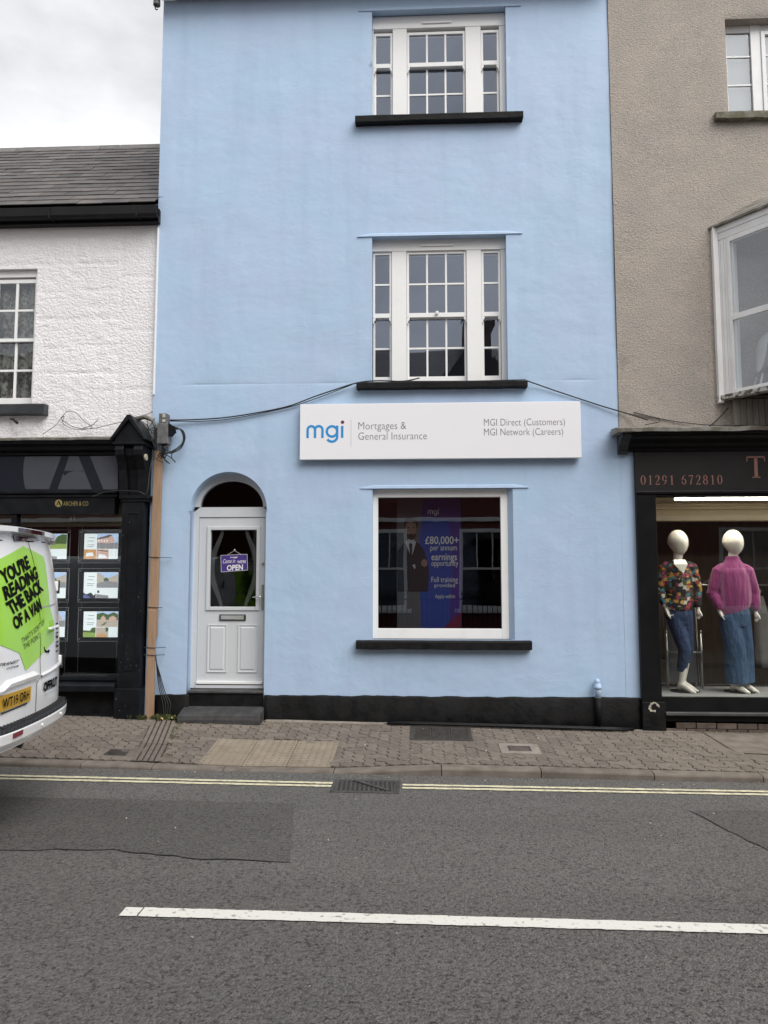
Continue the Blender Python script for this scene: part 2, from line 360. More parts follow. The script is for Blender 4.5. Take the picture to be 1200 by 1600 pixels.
def inset(pts, d_):
    n = len(pts); o_ = []
    for i in range(n):
        a, b, c = Vector(pts[i-1]), Vector(pts[i]), Vector(pts[(i+1)%n]); e1 = (b-a).normalized(); e2 = (c-b).normalized()
        nn = Vector((-e1.y-e2.y, e1.x+e2.x)); nn = nn.normalized() if nn.length > 1e-6 else Vector((-e1.y,e1.x)); k = d_/max(.5, nn.dot(Vector((-e1.y,e1.x))))
        o_.append((b.x+nn.x*k, b.y+nn.y*k))
    return o_
def block_mesh(horizontal):
    o_ = block_outline(horizontal) if horizontal is not None else [(0,0)]+cell_edge((0,0),(U,0))+[(U,0)]+cell_edge((U,0),(U,U))+[(U,U)]+cell_edge((U,U),(0,U))+[(0,U)]+cell_edge((0,U),(0,0)); a = inset(o_, .0044); b = inset(o_, .0088); n = len(o_)
    cx, cy = (U/2, U/2) if horizontal is None else (U, U/2) if horizontal else (U/2, U)
    vs = [(x-cx,y-cy,-.03) for x,y in a]+[(x-cx,y-cy,-.0035) for x,y in a]+[(x-cx,y-cy,0) for x,y in b]
    fs = [(i,(i+1)%n,n+(i+1)%n,n+i) for i in range(n)]+[(n+i,n+(i+1)%n,2*n+(i+1)%n,2*n+i) for i in range(n)]+[tuple(2*n+i for i in range(n))]
    return vs, fs
BV = {h: block_mesh(h) for h in (True, False, None)}
BM_ = {}
for h in (True, False, None):
    me = bpy.data.meshes.new('paver'); me.from_pydata(BV[h][0], [], BV[h][1]); me.materials.append(M_PAVER); BM_[h] = me
EXC = [(-2.16,-.86,-1.6,-.74),(.79,1.21,-1.14,-.76),(-.13,.56,-.71,-.15),(-3.14,-2.91,-1.38,-1.20)]
def chan_x(y): return lerp(y, [-1.6,-1.0,-.2,0], [-2.80,-2.90,-3.07,-3.10])
def blocked(x, y):
    if any(a-.02 < x < b+.02 and c-.02 < y < d_+.02 for a,b,c,d_ in EXC): return True
    if -1.6 < y < -.17 and chan_x(y)-.05 < x < chan_x(y)+.33: return True
    if x > 3.12-.1*y and y > -.93: return True
    return False
cand = []; used = set()
for i in range(-54, 52):
    for j in range(-14, 1):
        for h in (True, False):
            if (i+j) % 4 != (0 if h else 3): continue
            # mirrored herringbone: rows step towards the road to the right
            w_, d_ = (2*U, U) if h else (U, 2*U)
            x0, y0 = i*U, -.045+j*U-(0 if h else U)+0
            xc, yc = x0+w_/2, y0+d_/2
            if y0 < -1.53 or y0+d_ > -.03: continue
            if blocked(xc, yc): continue
            cand.append((xc, yc, h)); used |= {(i,j),(i+1,j)} if h else {(i,j),(i,j-1)}
for i in range(-54, 52):
    for j in range(-13, 0):
        if (i,j) not in used and not blocked(i*U+U/2, -.045+j*U+U/2): cand.append((i*U+U/2, -.045+j*U+U/2, None))
def place(xc, yc, h):
    e = .05; gx = (zp(xc+e,yc)-zp(xc-e,yc))/(2*e); gy = (zp(xc,yc+e)-zp(xc,yc-e))/(2*e)
    z = zp(xc,yc)+random.uniform(-.003,.003); nrm = Vector((-gx+random.uniform(-.012,.012), -gy+random.uniform(-.012,.012), 1)).normalized()
    return Matrix.Translation((xc,yc,z)) @ Vector((0,0,1)).rotation_difference(nrm).to_matrix().to_4x4()
CAMP = Vector((0,-9,1.66))
def inview(x, y): 
    q = Vector((x,y,0))-CAMP; return abs((q.x*math.cos(R(2.7))+q.y*math.sin(R(2.7)))/(q.y*math.cos(R(2.7))-q.x*math.sin(R(2.7)))) < .53
cand.sort(key=lambda c: (not inview(c[0],c[1]), (Vector((c[0],c[1],0))-CAMP).length))
rest = MB()
for k, (xc, yc, h) in enumerate(cand):
    M_ = place(xc, yc, h)
    if k < 300:
        o = bpy.data.objects.new('paver', BM_[h]); COL.objects.link(o); WP[o.name] = Vector((0,0,0)); o.parent = pave; o.matrix_parent_inverse = Matrix.Translation(-WP[pave.name]); o.matrix_basis = M_
    else: rest.add([M_ @ Vector(v) for v in BV[h][0]], BV[h][1])
o = rest.build('pavers', M_PAVER, pave, fixn=False); o['kind'] = 'stuff'
# cut pieces that fill the edges against the slabs and covers (thin mortar haunch)
def slab(name, mat, x0, x1, y0, y1, parent, gap=.003, top=0.0, skew=None, thick=.04):
    f = skew or (lambda y: 0)
    P = lambda x, y, dz: (x+f(y), y, zp(x+f(y), y)+dz)
    a = [P(x0+gap,y0+gap,top),P(x1-gap,y0+gap,top),P(x1-gap,y1-gap,top),P(x0+gap,y1-gap,top)]; b = [(p[0],p[1],p[2]-thick) for p in a]
    return MB().add(a+b, [(0,1,2,3),(0,4,5,1),(1,5,6,2),(2,6,7,3),(3,7,4,0)]).build(name, mat, parent, bevel=.003)
ground_poly('mortar_fill', M_PAVER, [(chan_x(-1.5)-.09,-1.5),(chan_x(-1.5)+.40,-1.5),(chan_x(-.15)+.40,-.15),(chan_x(-.15)-.09,-.15)], zp, -.0125, pave)
ground_poly('mortar_fill', M_PAVER, [(-3.2,-1.45),(-2.8,-1.45),(-2.8,-1.14),(-3.2,-1.14)], zp, -.005, pave)
ground_poly('mortar_fill', M_PAVER, [(-.2,-.78),(.64,-.78),(.64,-.06),(-.2,-.06)], zp, -.005, pave)
ground_poly('mortar_fill', M_PAVER, [(.70,-1.22),(1.3,-1.22),(1.3,-.68),(.70,-.68)], zp, -.005, pave)
ground_poly('mortar_fill', M_PAVER, [(3.0,-.02),(3.05,-1.1),(6,-1.1),(6,-.9),(3.3,-.8),(3.3,-.02)], zp, -.004, pave)
slab('mortar_strip', M_CONC, -1.78, -.42, -.115, -.005, pave, top=.004)
slab('mortar_strip', M_CONC, 2.40, 3.05, -.09, .02, pave, top=.003)
slab('mortar_strip', M_KERB, -6.0, -3.15, -.06, .05, pave, top=-.003)
o = ground_poly('tarmac_patch', M_KERB, [(3.14,-.02),(3.19,-.9),(6,-1.02),(9,-1.1),(9,-.02)], zp, .004, pave); 
# buff tactile slabs with blisters
for i in range(3):
    for j in range(2):
        x0 = -2.15+.43*i; y0 = -1.52+.385*j
        s = slab('tactile_slab', M_TACT, x0, x0+.43, y0, y0+.385, pave, gap=.003, top=.002)
        bl = MB()
        for a in range(6):
            for b in range(6):
                cx, cy = x0+.036+.0717*a, y0+.032+.064*b; z = zp(cx,cy)+.0015
                rg = [[(cx+r_*math.cos(w*math.pi/4), cy+r_*math.sin(w*math.pi/4), z+h_) for w in range(8)] for r_, h_ in ((.0135,0),(.0105,.0045),(.006,.0055))]
                bl.loft(rg)
        bl.build('blisters', M_TACT, s, smooth=True)
# grooved drain slabs crossing the pavement
for (ya, yb) in ((-1.0,-.18),(-1.51,-1.006)):
    d_ = MB(); 
    for k in range(5):
        pr_ = []
        for y in (ya+.004, yb-.004):
            x = chan_x(y)+.012+.056*k; 
            pr_.append([(x,y,zp(x,y)-.03),(x,y,zp(x,y)-.002),(x+.006,y,zp(x,y)+.003),(x+.036,y,zp(x,y)+.003),(x+.042,y,zp(x,y)-.002),(x+.042,y,zp(x,y)-.03)])
        d_.loft(pr_)
    base = []
    for y in (ya+.004, yb-.004):
        x = chan_x(y); base.append([(x,y,zp(x,y)-.03),(x,y,zp(x,y)-.009),(x+.285,y,zp(x,y)-.009),(x+.285,y,zp(x,y)-.03)])
    gs = d_.build('grooved_slab', M_PAVER, pave)
    MB().loft(base).build('groove_dirt', M_JOINT, gs)

# ---- covers and gratings (things of their own)
def cover_frame(m, x0, x1, y0, y1, w, h, zf, top):
    for a,b,c,d_ in ((x0,x1,y0,y0+w),(x0,x1,y1-w,y1),(x0,x0+w,y0+w,y1-w),(x1-w,x1,y0+w,y1-w)):
        P = [(x,y,zf(x,y)+top) for x,y in ((a,c),(b,c),(b,d_),(a,d_))]; m.add(P+[(p[0],p[1],p[2]-h) for p in P], [(0,1,2,3),(0,4,5,1),(1,5,6,2),(2,6,7,3),(3,7,4,0)])
t = empty('pavement_grating', (.2,-.43,zp(.2,-.43)), 'large cast-iron grating with diagonal ribs in the block paving below the shop window', 'drain cover')
m = MB(); cover_frame(m, -.12,.55,-.70,-.16,.022,.05,zp,.004); m.build('frame', M_IRON, t)
m = MB(); cover_frame(m, -.098,.528,-.678,-.182,.018,.04,zp,.001)
for k in range(3):
    xa = -.08+.205*k; cover_frame(m, xa, xa+.19, -.66,-.20,.012,.03,zp,.002)
    for q in range(9):
        y = -.645+.05*q
        P = [(xa+.012+s_*.166, y+.03*s_+e, zp(xa+.012+s_*.166, y)+.004) for s_, e in ((0,0),(1,0),(1,.022),(0,.022))]; m.add(P+[(p[0],p[1],p[2]-.02) for p in P], [(0,1,2,3),(0,4,5,1),(1,5,6,2),(2,6,7,3),(3,7,4,0)])
m.build('ribs', M_IRON, t)
ground_poly('pit_shade', M_CRACK, [(-.10,-.68),(.53,-.68),(.53,-.18),(-.10,-.18)], zp, -.0035, t)  # flat dark sheet; the shade below the ribs is in its colour
t = empty('utility_cover', (1.0,-.93,zp(1,-.93)), 'small square brown metal cover in a pale concrete surround near the kerb', 'drain cover')
m = MB(); cover_frame(m, .80,1.20,-1.13,-.77,.085,.05,zp,.003); m.build('concrete_surround', M_CONC, t, bevel=.002)
m = MB(); cover_frame(m, .885,1.115,-1.045,-.855,.012,.03,zp,.002); m.build('frame', M_IRON, t)
M_BROWNI = pmat('rusty_iron', (.075,.052,.045), (.11,.08,.07), scale=14, rough=.7, bump=.5, bscale=120, bdist=.003)
slab('plate', M_BROWNI, .898, 1.102, -1.032, -.868, t, top=.0005)
t = empty('utility_cover', (-3.02,-1.29,zp(-3.02,-1.29)), 'small dark mesh water cover beside the grooved drain slabs', 'drain cover')
m = MB(); cover_frame(m, -3.13,-2.92,-1.37,-1.21,.014,.04,zp,.003); m.build('frame', M_IRON, t)
m = MB()
for k in range(9): x = -3.113+.0205*k; m.obox((x,-1.355,zp(x,-1.3)-.006), (.009,0,0), (0,.13,.01), (0,0,.006))
for k in range(6): y = -1.352+.022*k; m.obox((-3.115,y,zp(-3.02,y)-.007), (.18,0,-.003), (0,.008,0), (0,0,.005))
m.build('mesh_plate', M_IRON, t)
t = empty('gully_grate', (-.47,-2.1,zr(-.47,-2.1)), 'cast-iron road gully grate interrupting the double yellow lines', 'drain grate')
m = MB(); cover_frame(m, -.78,-.185,-2.33,-1.88,.03,.05,zr,.007); m.build('frame', M_IRON, t, bevel=.003)
m = MB(); cover_frame(m, -.748,-.217,-2.298,-1.912,.02,.04,zr,.005)
for k in range(13):
    x = -.735+.040*k; P = [(x,-2.28,zr(x,-2.28)+.004),(x+.017,-2.28,zr(x,-2.28)+.004),(x+.017-.02,-1.93,zr(x,-1.93)+.004),(x-.02,-1.93,zr(x,-1.93)+.004)]
    m.add(P+[(p[0],p[1],p[2]-.03) for p in P], [(0,1,2,3),(0,4,5,1),(1,5,6,2),(2,6,7,3),(3,7,4,0)])
m.obox((-.60,-1.95,zr(-.5,-2.1)+.003), (.30,-.31,0), (.03,.03,0), (0,0,.009))
m.build('bars', M_IRON, t)
ground_poly('pit_shade', M_CRACK, [(-.765,-2.315),(-.20,-2.315),(-.20,-1.895),(-.765,-1.895)], zr, .0012, t)  # darkness of the hollow painted on a flat sheet just above the asphalt

# ================================================================ BLUE HOUSE
def paint_wall_mat(name, c, c2, scale, bumps, rough=.6, streak=0.0, dirt=None, speck=None, marks=0.0):
    m = bpy.data.materials.new(name); m.use_nodes = True; t = m.node_tree; b = t.nodes['Principled BSDF']; L = t.links.new
    b.inputs['Roughness'].default_value = rough; b.inputs['Specular IOR Level'].default_value = 0.35
    tc = t.nodes.new('ShaderNodeTexCoord'); mp = t.nodes.new('ShaderNodeMapping'); L(tc.outputs['Object'], mp.inputs['Vector']); mp.inputs['Scale'].default_value = (1,1,1.25)
    n = t.nodes.new('ShaderNodeTexNoise'); n.inputs['Scale'].default_value = scale; n.inputs['Detail'].default_value = 6; n.inputs['Roughness'].default_value = .6; L(mp.outputs[0], n.inputs['Vector'])
    r = t.nodes.new('ShaderNodeValToRGB'); r.color_ramp.elements[0].position = .32; r.color_ramp.elements[1].position = .7
    r.color_ramp.elements[0].color = (*c,1); r.color_ramp.elements[1].color = (*c2,1); L(n.outputs['Fac'], r.inputs['Fac']); col = r.outputs['Color']
    if dirt:
        n3 = t.nodes.new('ShaderNodeTexNoise'); n3.inputs['Scale'].default_value = dirt[1]; n3.inputs['Detail'].default_value = 10; n3.inputs['Roughness'].default_value = .7; L(tc.outputs['Object'], n3.inputs['Vector'])
        r3 = t.nodes.new('ShaderNodeValToRGB'); r3.color_ramp.elements[0].position = dirt[2]; r3.color_ramp.elements[1].position = dirt[3]; L(n3.outputs['Fac'], r3.inputs['Fac'])
        mx = t.nodes.new('ShaderNodeMix'); mx.data_type = 'RGBA'; L(r3.outputs['Color'], mx.inputs['Factor']); L(col, mx.inputs['A']); mx.inputs['B'].default_value = (*dirt[0],1); col = mx.outputs['Result']
    if streak:
        mp5 = t.nodes.new('ShaderNodeMapping'); mp5.inputs['Scale'].default_value = (5,5,.45); L(tc.outputs['Object'], mp5.inputs['Vector'])
        n5 = t.nodes.new('ShaderNodeTexNoise'); n5.inputs['Scale'].default_value = 1.0; n5.inputs['Detail'].default_value = 8; n5.inputs['Roughness'].default_value = .62; L(mp5.outputs[0], n5.inputs['Vector'])
        r5 = t.nodes.new('ShaderNodeValToRGB'); r5.color_ramp.elements[0].position = .50; r5.color_ramp.elements[1].position = .75; r5.color_ramp.elements[0].color = (1,1,1,1); r5.color_ramp.elements[1].color = (1-streak*1.1,1-streak,1-streak*.9,1); L(n5.outputs['Fac'], r5.inputs['Fac'])
        m5 = t.nodes.new('ShaderNodeMix'); m5.data_type = 'RGBA'; m5.blend_type = 'MULTIPLY'; m5.inputs['Factor'].default_value = 1.0; L(col, m5.inputs['A']); L(r5.outputs['Color'], m5.inputs['B']); col = m5.outputs['Result']
    if speck:
        n4 = t.nodes.new('ShaderNodeTexNoise'); n4.inputs['Scale'].default_value = speck[0]; n4.inputs['Detail'].default_value = 4; n4.inputs['Roughness'].default_value = .75; L(tc.outputs['Object'], n4.inputs['Vector'])
        r4 = t.nodes.new('ShaderNodeValToRGB'); r4.color_ramp.elements[0].position = .34; r4.color_ramp.elements[1].position = .62; r4.color_ramp.elements[0].color = (speck[1],)*3+(1,); r4.color_ramp.elements[1].color = (speck[2],)*3+(1,); L(n4.outputs['Fac'], r4.inputs['Fac'])
        m4 = t.nodes.new('ShaderNodeMix'); m4.data_type = 'RGBA'; m4.blend_type = 'MULTIPLY'; m4.inputs['Factor'].default_value = 1.0; L(col, m4.inputs['A']); L(r4.outputs['Color'], m4.inputs['B']); col = m4.outputs['Result']
    L(col, b.inputs['Base Color'])
    prev = None
    if marks:
        mp6 = t.nodes.new('ShaderNodeMapping'); mp6.inputs['Scale'].default_value = (1.2,1,4.0); L(tc.outputs['Object'], mp6.inputs['Vector'])
        n6 = t.nodes.new('ShaderNodeTexNoise'); n6.inputs['Scale'].default_value = 2.2; n6.inputs['Detail'].default_value = 7; n6.inputs['Roughness'].default_value = .6; n6.inputs['Distortion'].default_value = .6; L(mp6.outputs[0], n6.inputs['Vector'])
        r6 = t.nodes.new('ShaderNodeValToRGB'); r6.color_ramp.elements[0].position = .60; r6.color_ramp.elements[1].position = .64; L(n6.outputs['Fac'], r6.inputs['Fac'])
        b6 = t.nodes.new('ShaderNodeBump'); b6.inputs['Strength'].default_value = marks; b6.inputs['Distance'].default_value = .006; L(r6.outputs['Color'], b6.inputs['Height']); prev = b6.outputs['Normal']
    for kind, sc, st, ds in bumps:
        if kind == 'n': q = t.nodes.new('ShaderNodeTexNoise'); q.inputs['Detail'].default_value = 6; o_ = 'Fac'
        else: q = t.nodes.new('ShaderNodeTexVoronoi'); o_ = 'Distance'
        q.inputs['Scale'].default_value = sc; L(mp.outputs[0], q.inputs['Vector'])
        bp = t.nodes.new('ShaderNodeBump'); bp.inputs['Strength'].default_value = st; bp.inputs['Distance'].default_value = ds; L(q.outputs[o_], bp.inputs['Height'])
        if prev: L(prev, bp.inputs['Normal'])
        prev = bp.outputs['Normal']
    if prev: L(prev, b.inputs['Normal'])
    return m
M_BLUE = paint_wall_mat('pale_blue_paint', (.425,.525,.71), (.39,.548,.715), .75, [('n',2.2,.22,.05),('n',9,.10,.02),('n',90,.15,.003)], .55, dirt=((.435,.57,.74),3.4,.55,.72), streak=.075, marks=.10)
M_WHITEF = pmat('white_frame_paint', (.84,.84,.83), (.79,.79,.78), scale=6, rough=.38, bump=.08, bscale=60, bdist=.002, ramp=(.5,.8))
M_DOOR = pmat('pale_grey_door', (.60,.62,.64), (.57,.59,.61), scale=4, rough=.35, bump=.12, bscale=120, bdist=.0015, stretch=(1,1,.2))
M_CHROME = pmat('chrome', (.7,.7,.7), (.62,.62,.62), scale=8, rough=.12, metallic=1.0)
M_SATIN = pmat('satin_metal', (.55,.55,.55), (.5,.5,.5), scale=8, rough=.3, metallic=1.0)
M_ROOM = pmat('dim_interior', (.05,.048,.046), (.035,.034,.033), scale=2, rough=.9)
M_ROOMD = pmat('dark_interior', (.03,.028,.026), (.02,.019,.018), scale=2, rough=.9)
G_SASH = glass_mat('sash_glass', .215, (.72,.75,.77), edge=.25, cool=(.76,.84,1))
G_SHOP = glass_mat('shop_glass', .10, (.86,.89,.88), edge=.3)
G_CLEAR = glass_mat('door_glass', .03, (.70,.72,.72), edge=.3)
G_DARK = glass_mat('shaded_window_glass', .125, (.58,.60,.61), edge=.3)

def wall(name, mat, parent, x0, x1, z0, z1, y, holes, depth, res=.12, disp=None, arch=None, extra_x=(), extra_z=(), rev_mat=None):
    def lines(a, b, cuts):
        cs = sorted(set([round(c,4) for c in cuts if a < c < b]+[a, b])); L_ = []
        for p, q in zip(cs, cs[1:]):
            n = max(1, round((q-p)/res)); L_ += [p+(q-p)*i/n for i in range(n)]
        return L_+[b]
    cx = [c for h in holes for c in h[:2]]+list(extra_x); cz = [c for h in holes for c in h[2:]]+list(extra_z)
    if arch: cx += [arch[0], arch[1], arch[0]-.03, arch[1]+.03]; cz += [arch[2], arch[2]+(arch[1]-arch[0])/2+.03]; AT = arch[2]+(arch[1]-arch[0])/2+.03
    X = lines(x0, x1, cx); Z = lines(z0, z1, cz); nx, nz_ = len(X), len(Z)
    dp = disp or (lambda x, z: 0.0)
    m = MB(); vs = [(x, y+dp(x, z), z) for z in Z for x in X]; fs = []
    inh = lambda x, z: any(a < x < b and c < z < d_ for a,b,c,d_ in holes) or (arch and (arch[0] < x < arch[1] and z < AT or arch[0]-.03 < x < arch[1]+.03 and arch[2] < z < AT))
    for j in range(nz_-1):
        for i in range(nx-1):
            if inh((X[i]+X[i+1])/2, (Z[j]+Z[j+1])/2): continue
            a = j*nx+i; fs.append((a, a+1, a+nx+1, a+nx))
    m.add(vs, fs)
    for h in holes:
        a,b,c,d_ = h[:4]
        for (p, q) in (((a,c),(a,d_)),((b,c),(b,d_)),((a,c),(b,c)),((a,d_),(b,d_))):
            n = 12
            for i in range(n):
                u = (p[0]+(q[0]-p[0])*i/n, p[1]+(q[1]-p[1])*i/n); w = (p[0]+(q[0]-p[0])*(i+1)/n, p[1]+(q[1]-p[1])*(i+1)/n)
                m.add([(u[0],y+dp(*u),u[1]),(w[0],y+dp(*w),w[1]),(w[0],y+depth,w[1]),(u[0],y+depth,u[1])], [(0,1,2,3)])
    if arch:
        xa, xb, zs, ad = arch; r = (xb-xa)/2; c0 = (xa+xb)/2; n = 32; A = []; B = []
        ca = math.pi/4; ths = sorted(set([math.pi*i/n for i in range(n+1)]+[ca, math.pi-ca])); n = len(ths)-1
        for th in ths:
            cx_, sz = math.cos(th), math.sin(th); A.append((c0+r*cx_, zs+r*sz))
            k = min((r+.03)/abs(cx_) if abs(cx_) > 1e-6 else 9e9, (r+.03)/sz if sz > 1e-6 else 9e9); B.append((c0+k*cx_, zs+k*sz))
        soft = .014
        vs = [(p[0],y+dp(*p),p[1]) for p in B]+[(p[0]+ (p[0]-c0)/r*soft*.6,y+.0,p[1]+(p[1]-zs)/r*soft*.6) for p in A]+[(p[0],y+soft,p[1]) for p in A]+[(p[0],y+ad,p[1]) for p in A]; N = n+1
        m.add(vs, [(k*N+i, k*N+i+1, (k+1)*N+i+1, (k+1)*N+i) for k in range(3) for i in range(n)])
        for xx in (xa, xb):
            m.add([(xx,y,z0),(xx,y,zs),(xx,y+ad,zs),(xx,y+ad,z0)], [(0,1,2,3)])
    o = m.build(name, mat, parent, smooth=False, fixn=False)
    # consistent facing: front faces point to -Y
    bm = bmesh.new(); bm.from_mesh(o.data); bmesh.ops.remove_doubles(bm, verts=bm.verts, dist=.0004)
    bmesh.ops.recalc_face_normals(bm, faces=bm.faces); bm.to_mesh(o.data); bm.free()
    o.data.polygons.foreach_set('use_smooth', [True]*len(o.data.polygons))
    md = o.modifiers.new('split', 'EDGE_SPLIT'); md.split_angle = R(40)
    return o

BX0, BX1 = -3.225, 2.33
blue = empty('blue_house', (-.4, 0, 0), 'pale blue rendered three-storey house with an arched white door', 'house')
W_TOP = (-.575, 1.085, 7.33, 8.77); W_MID = (-.57, 1.05, 4.00, 5.83); W_GND = (-.56, 1.085, .98, 2.745); ARCH = (-2.735, -1.823, 2.49, .30)
def bdisp(x, z):
    k = 1.0
    for a,b,c,d_ in (W_TOP, W_MID, W_GND, (-2.74,-1.82,0,3.0)):
        dx = max(a-x, x-b, 0); dz = max(c-z, z-d_, 0); k = min(k, math.hypot(dx,dz)/.15)
    k = min(k, (x-BX0)/.1, 1)
    f = fbm(x, z, .55, 3)*.010+fbm(x+9, z*1.3, 2.6, 4)*.0016
    f += .0045*max(0,.3+2*fbm(x,2,1.5,3))*math.exp(-((z-4.02)/.010)**2)*(1 if (x < -.8 or x > 1.3) else 0)       # shallow scored line at first-floor level
    return f*max(0, k)
wall('wall', M_BLUE, blue, BX0, BX1, -.1, 9.0, 0.0, [W_TOP, W_MID, W_GND], .30, .055, bdisp, ARCH, extra_z=(4.0,4.01,4.02,4.03,4.045))
m = MB().box(BX1+.0015, 2.492, .001, .25, -.1, 3.40); m.build('wall_return', M_BLUE, blue)
m = MB(); m.add([(BX0,0,-.1),(BX0,0,9.0),(BX0,3.75,11.2),(BX0,7.5,9.0),(BX0,7.5,-.1)], [(0,1,2,3,4)]); m.add([(BX1,0.02,-.1),(BX1,0.02,9.0),(BX1,3.75,11.2),(BX1,7.5,9.0),(BX1,7.5,-.1)], [(0,1,2,3,4)])
m.add([(BX0,7.5,-.1),(BX1,7.5,-.1),(BX1,7.5,9.0),(BX0,7.5,9.0)], [(0,1,2,3)]); m.build('side_walls', M_BLUE, blue, fixn=False)
M_SLATE = pmat('roof_slate', (.050,.048,.051), (.115,.098,.088), scale=3.0, detail=9, rough=.62, bump=.4, bscale=60, bdist=.004, rnd=.34, ramp=(.3,.72))
m = MB(); m.prism([(-.25,8.98),(3.75,11.3),(7.7,8.98),(7.7,9.08),(3.75,11.42),(-.25,9.08)], BX0-.03, BX1+.03, 0); m.build('roof', M_SLATE, blue)
M_BLACKW = pmat('black_gloss_paint', (.006,.006,.007), (.010,.010,.011), scale=5, rough=.35, spec=.2, bump=.12, bscale=40, bdist=.003)
box('gutter_board', M_BROWNI, blue, BX0-.02, BX1, -.10, -.001, 9.0, 9.09)
m = MB(); m.tube([(BX0-.04,-.13,9.12),(BX1,-.13,9.10)], .06, 12); m.build('gutter', M_BLACKW, blue, smooth=True)
# floors and rooms behind the glass
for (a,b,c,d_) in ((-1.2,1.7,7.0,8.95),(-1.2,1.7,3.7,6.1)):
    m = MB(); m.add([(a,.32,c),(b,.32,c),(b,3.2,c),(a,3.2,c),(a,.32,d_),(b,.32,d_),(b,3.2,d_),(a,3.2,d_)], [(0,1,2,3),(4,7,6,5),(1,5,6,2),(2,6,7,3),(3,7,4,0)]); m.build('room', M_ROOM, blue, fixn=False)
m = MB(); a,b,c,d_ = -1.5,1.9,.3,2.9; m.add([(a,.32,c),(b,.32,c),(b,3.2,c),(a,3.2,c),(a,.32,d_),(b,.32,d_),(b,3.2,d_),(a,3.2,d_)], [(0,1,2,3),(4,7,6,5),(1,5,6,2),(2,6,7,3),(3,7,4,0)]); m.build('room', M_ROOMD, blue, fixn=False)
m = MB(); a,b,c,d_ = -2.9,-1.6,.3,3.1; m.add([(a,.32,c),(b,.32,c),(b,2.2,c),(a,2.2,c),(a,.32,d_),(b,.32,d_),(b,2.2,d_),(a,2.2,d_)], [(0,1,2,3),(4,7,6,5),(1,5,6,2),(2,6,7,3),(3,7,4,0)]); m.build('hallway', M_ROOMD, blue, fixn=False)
# flared render hoods over the windows
for (xa, xb, z) in ((-.745,1.276,8.755),(-.75,1.245,5.828),(-.71,1.27,2.742)):
    m = MB(); n = 24; rg = []
    for i in range(n+1):
        x = xa+(xb-xa)*i/n; e = min(1, (x-xa)/.14+.02, (xb-x)/.14+.02); hgt = .045*e+.006; w = fbm(x, z, 3)*.004
        rg.append([(x,-.015+w*.5,z+w*.5),(x,-.0135+w*.5,z+.008+w*.5),(x,-.010+w*.5,z+hgt*.6),(x,.01,z+hgt),(x,.01,z+w*.5)])
    m.loft(rg).build('window_hood', M_BLUE, blue, smooth=False)
# painted stone sills
def stone_sill(parent, mat, x0, x1, z0, z1, proj, back=.06, wob=.006):
    m = MB(); n = 26; rg = []
    for i in range(n+1):
        x = x0+(x1-x0)*i/n; w = fbm(x, z0, 4)*wob; w2 = fbm(x, z0+5, 6)*wob
        rg.append([(x,-proj+w2,z0+w),(x,-proj+w2*.5,z1-.012+w2*.4),(x,-proj+.014,z1+w2*.4),(x,back,z1+.012),(x,back,z0)])
    return m.loft(rg).build('window_sill', mat, parent, bevel=.006)
stone_sill(blue, M_BLACKP, -.775, 1.27, 7.245, 7.335, .10, .12)
stone_sill(blue, M_BLACKP, -.748, 1.268, 3.925, 4.005, .10, .12)
stone_sill(blue, M_BLACKP, -.745, 1.27, .872, .968, .09, .12)
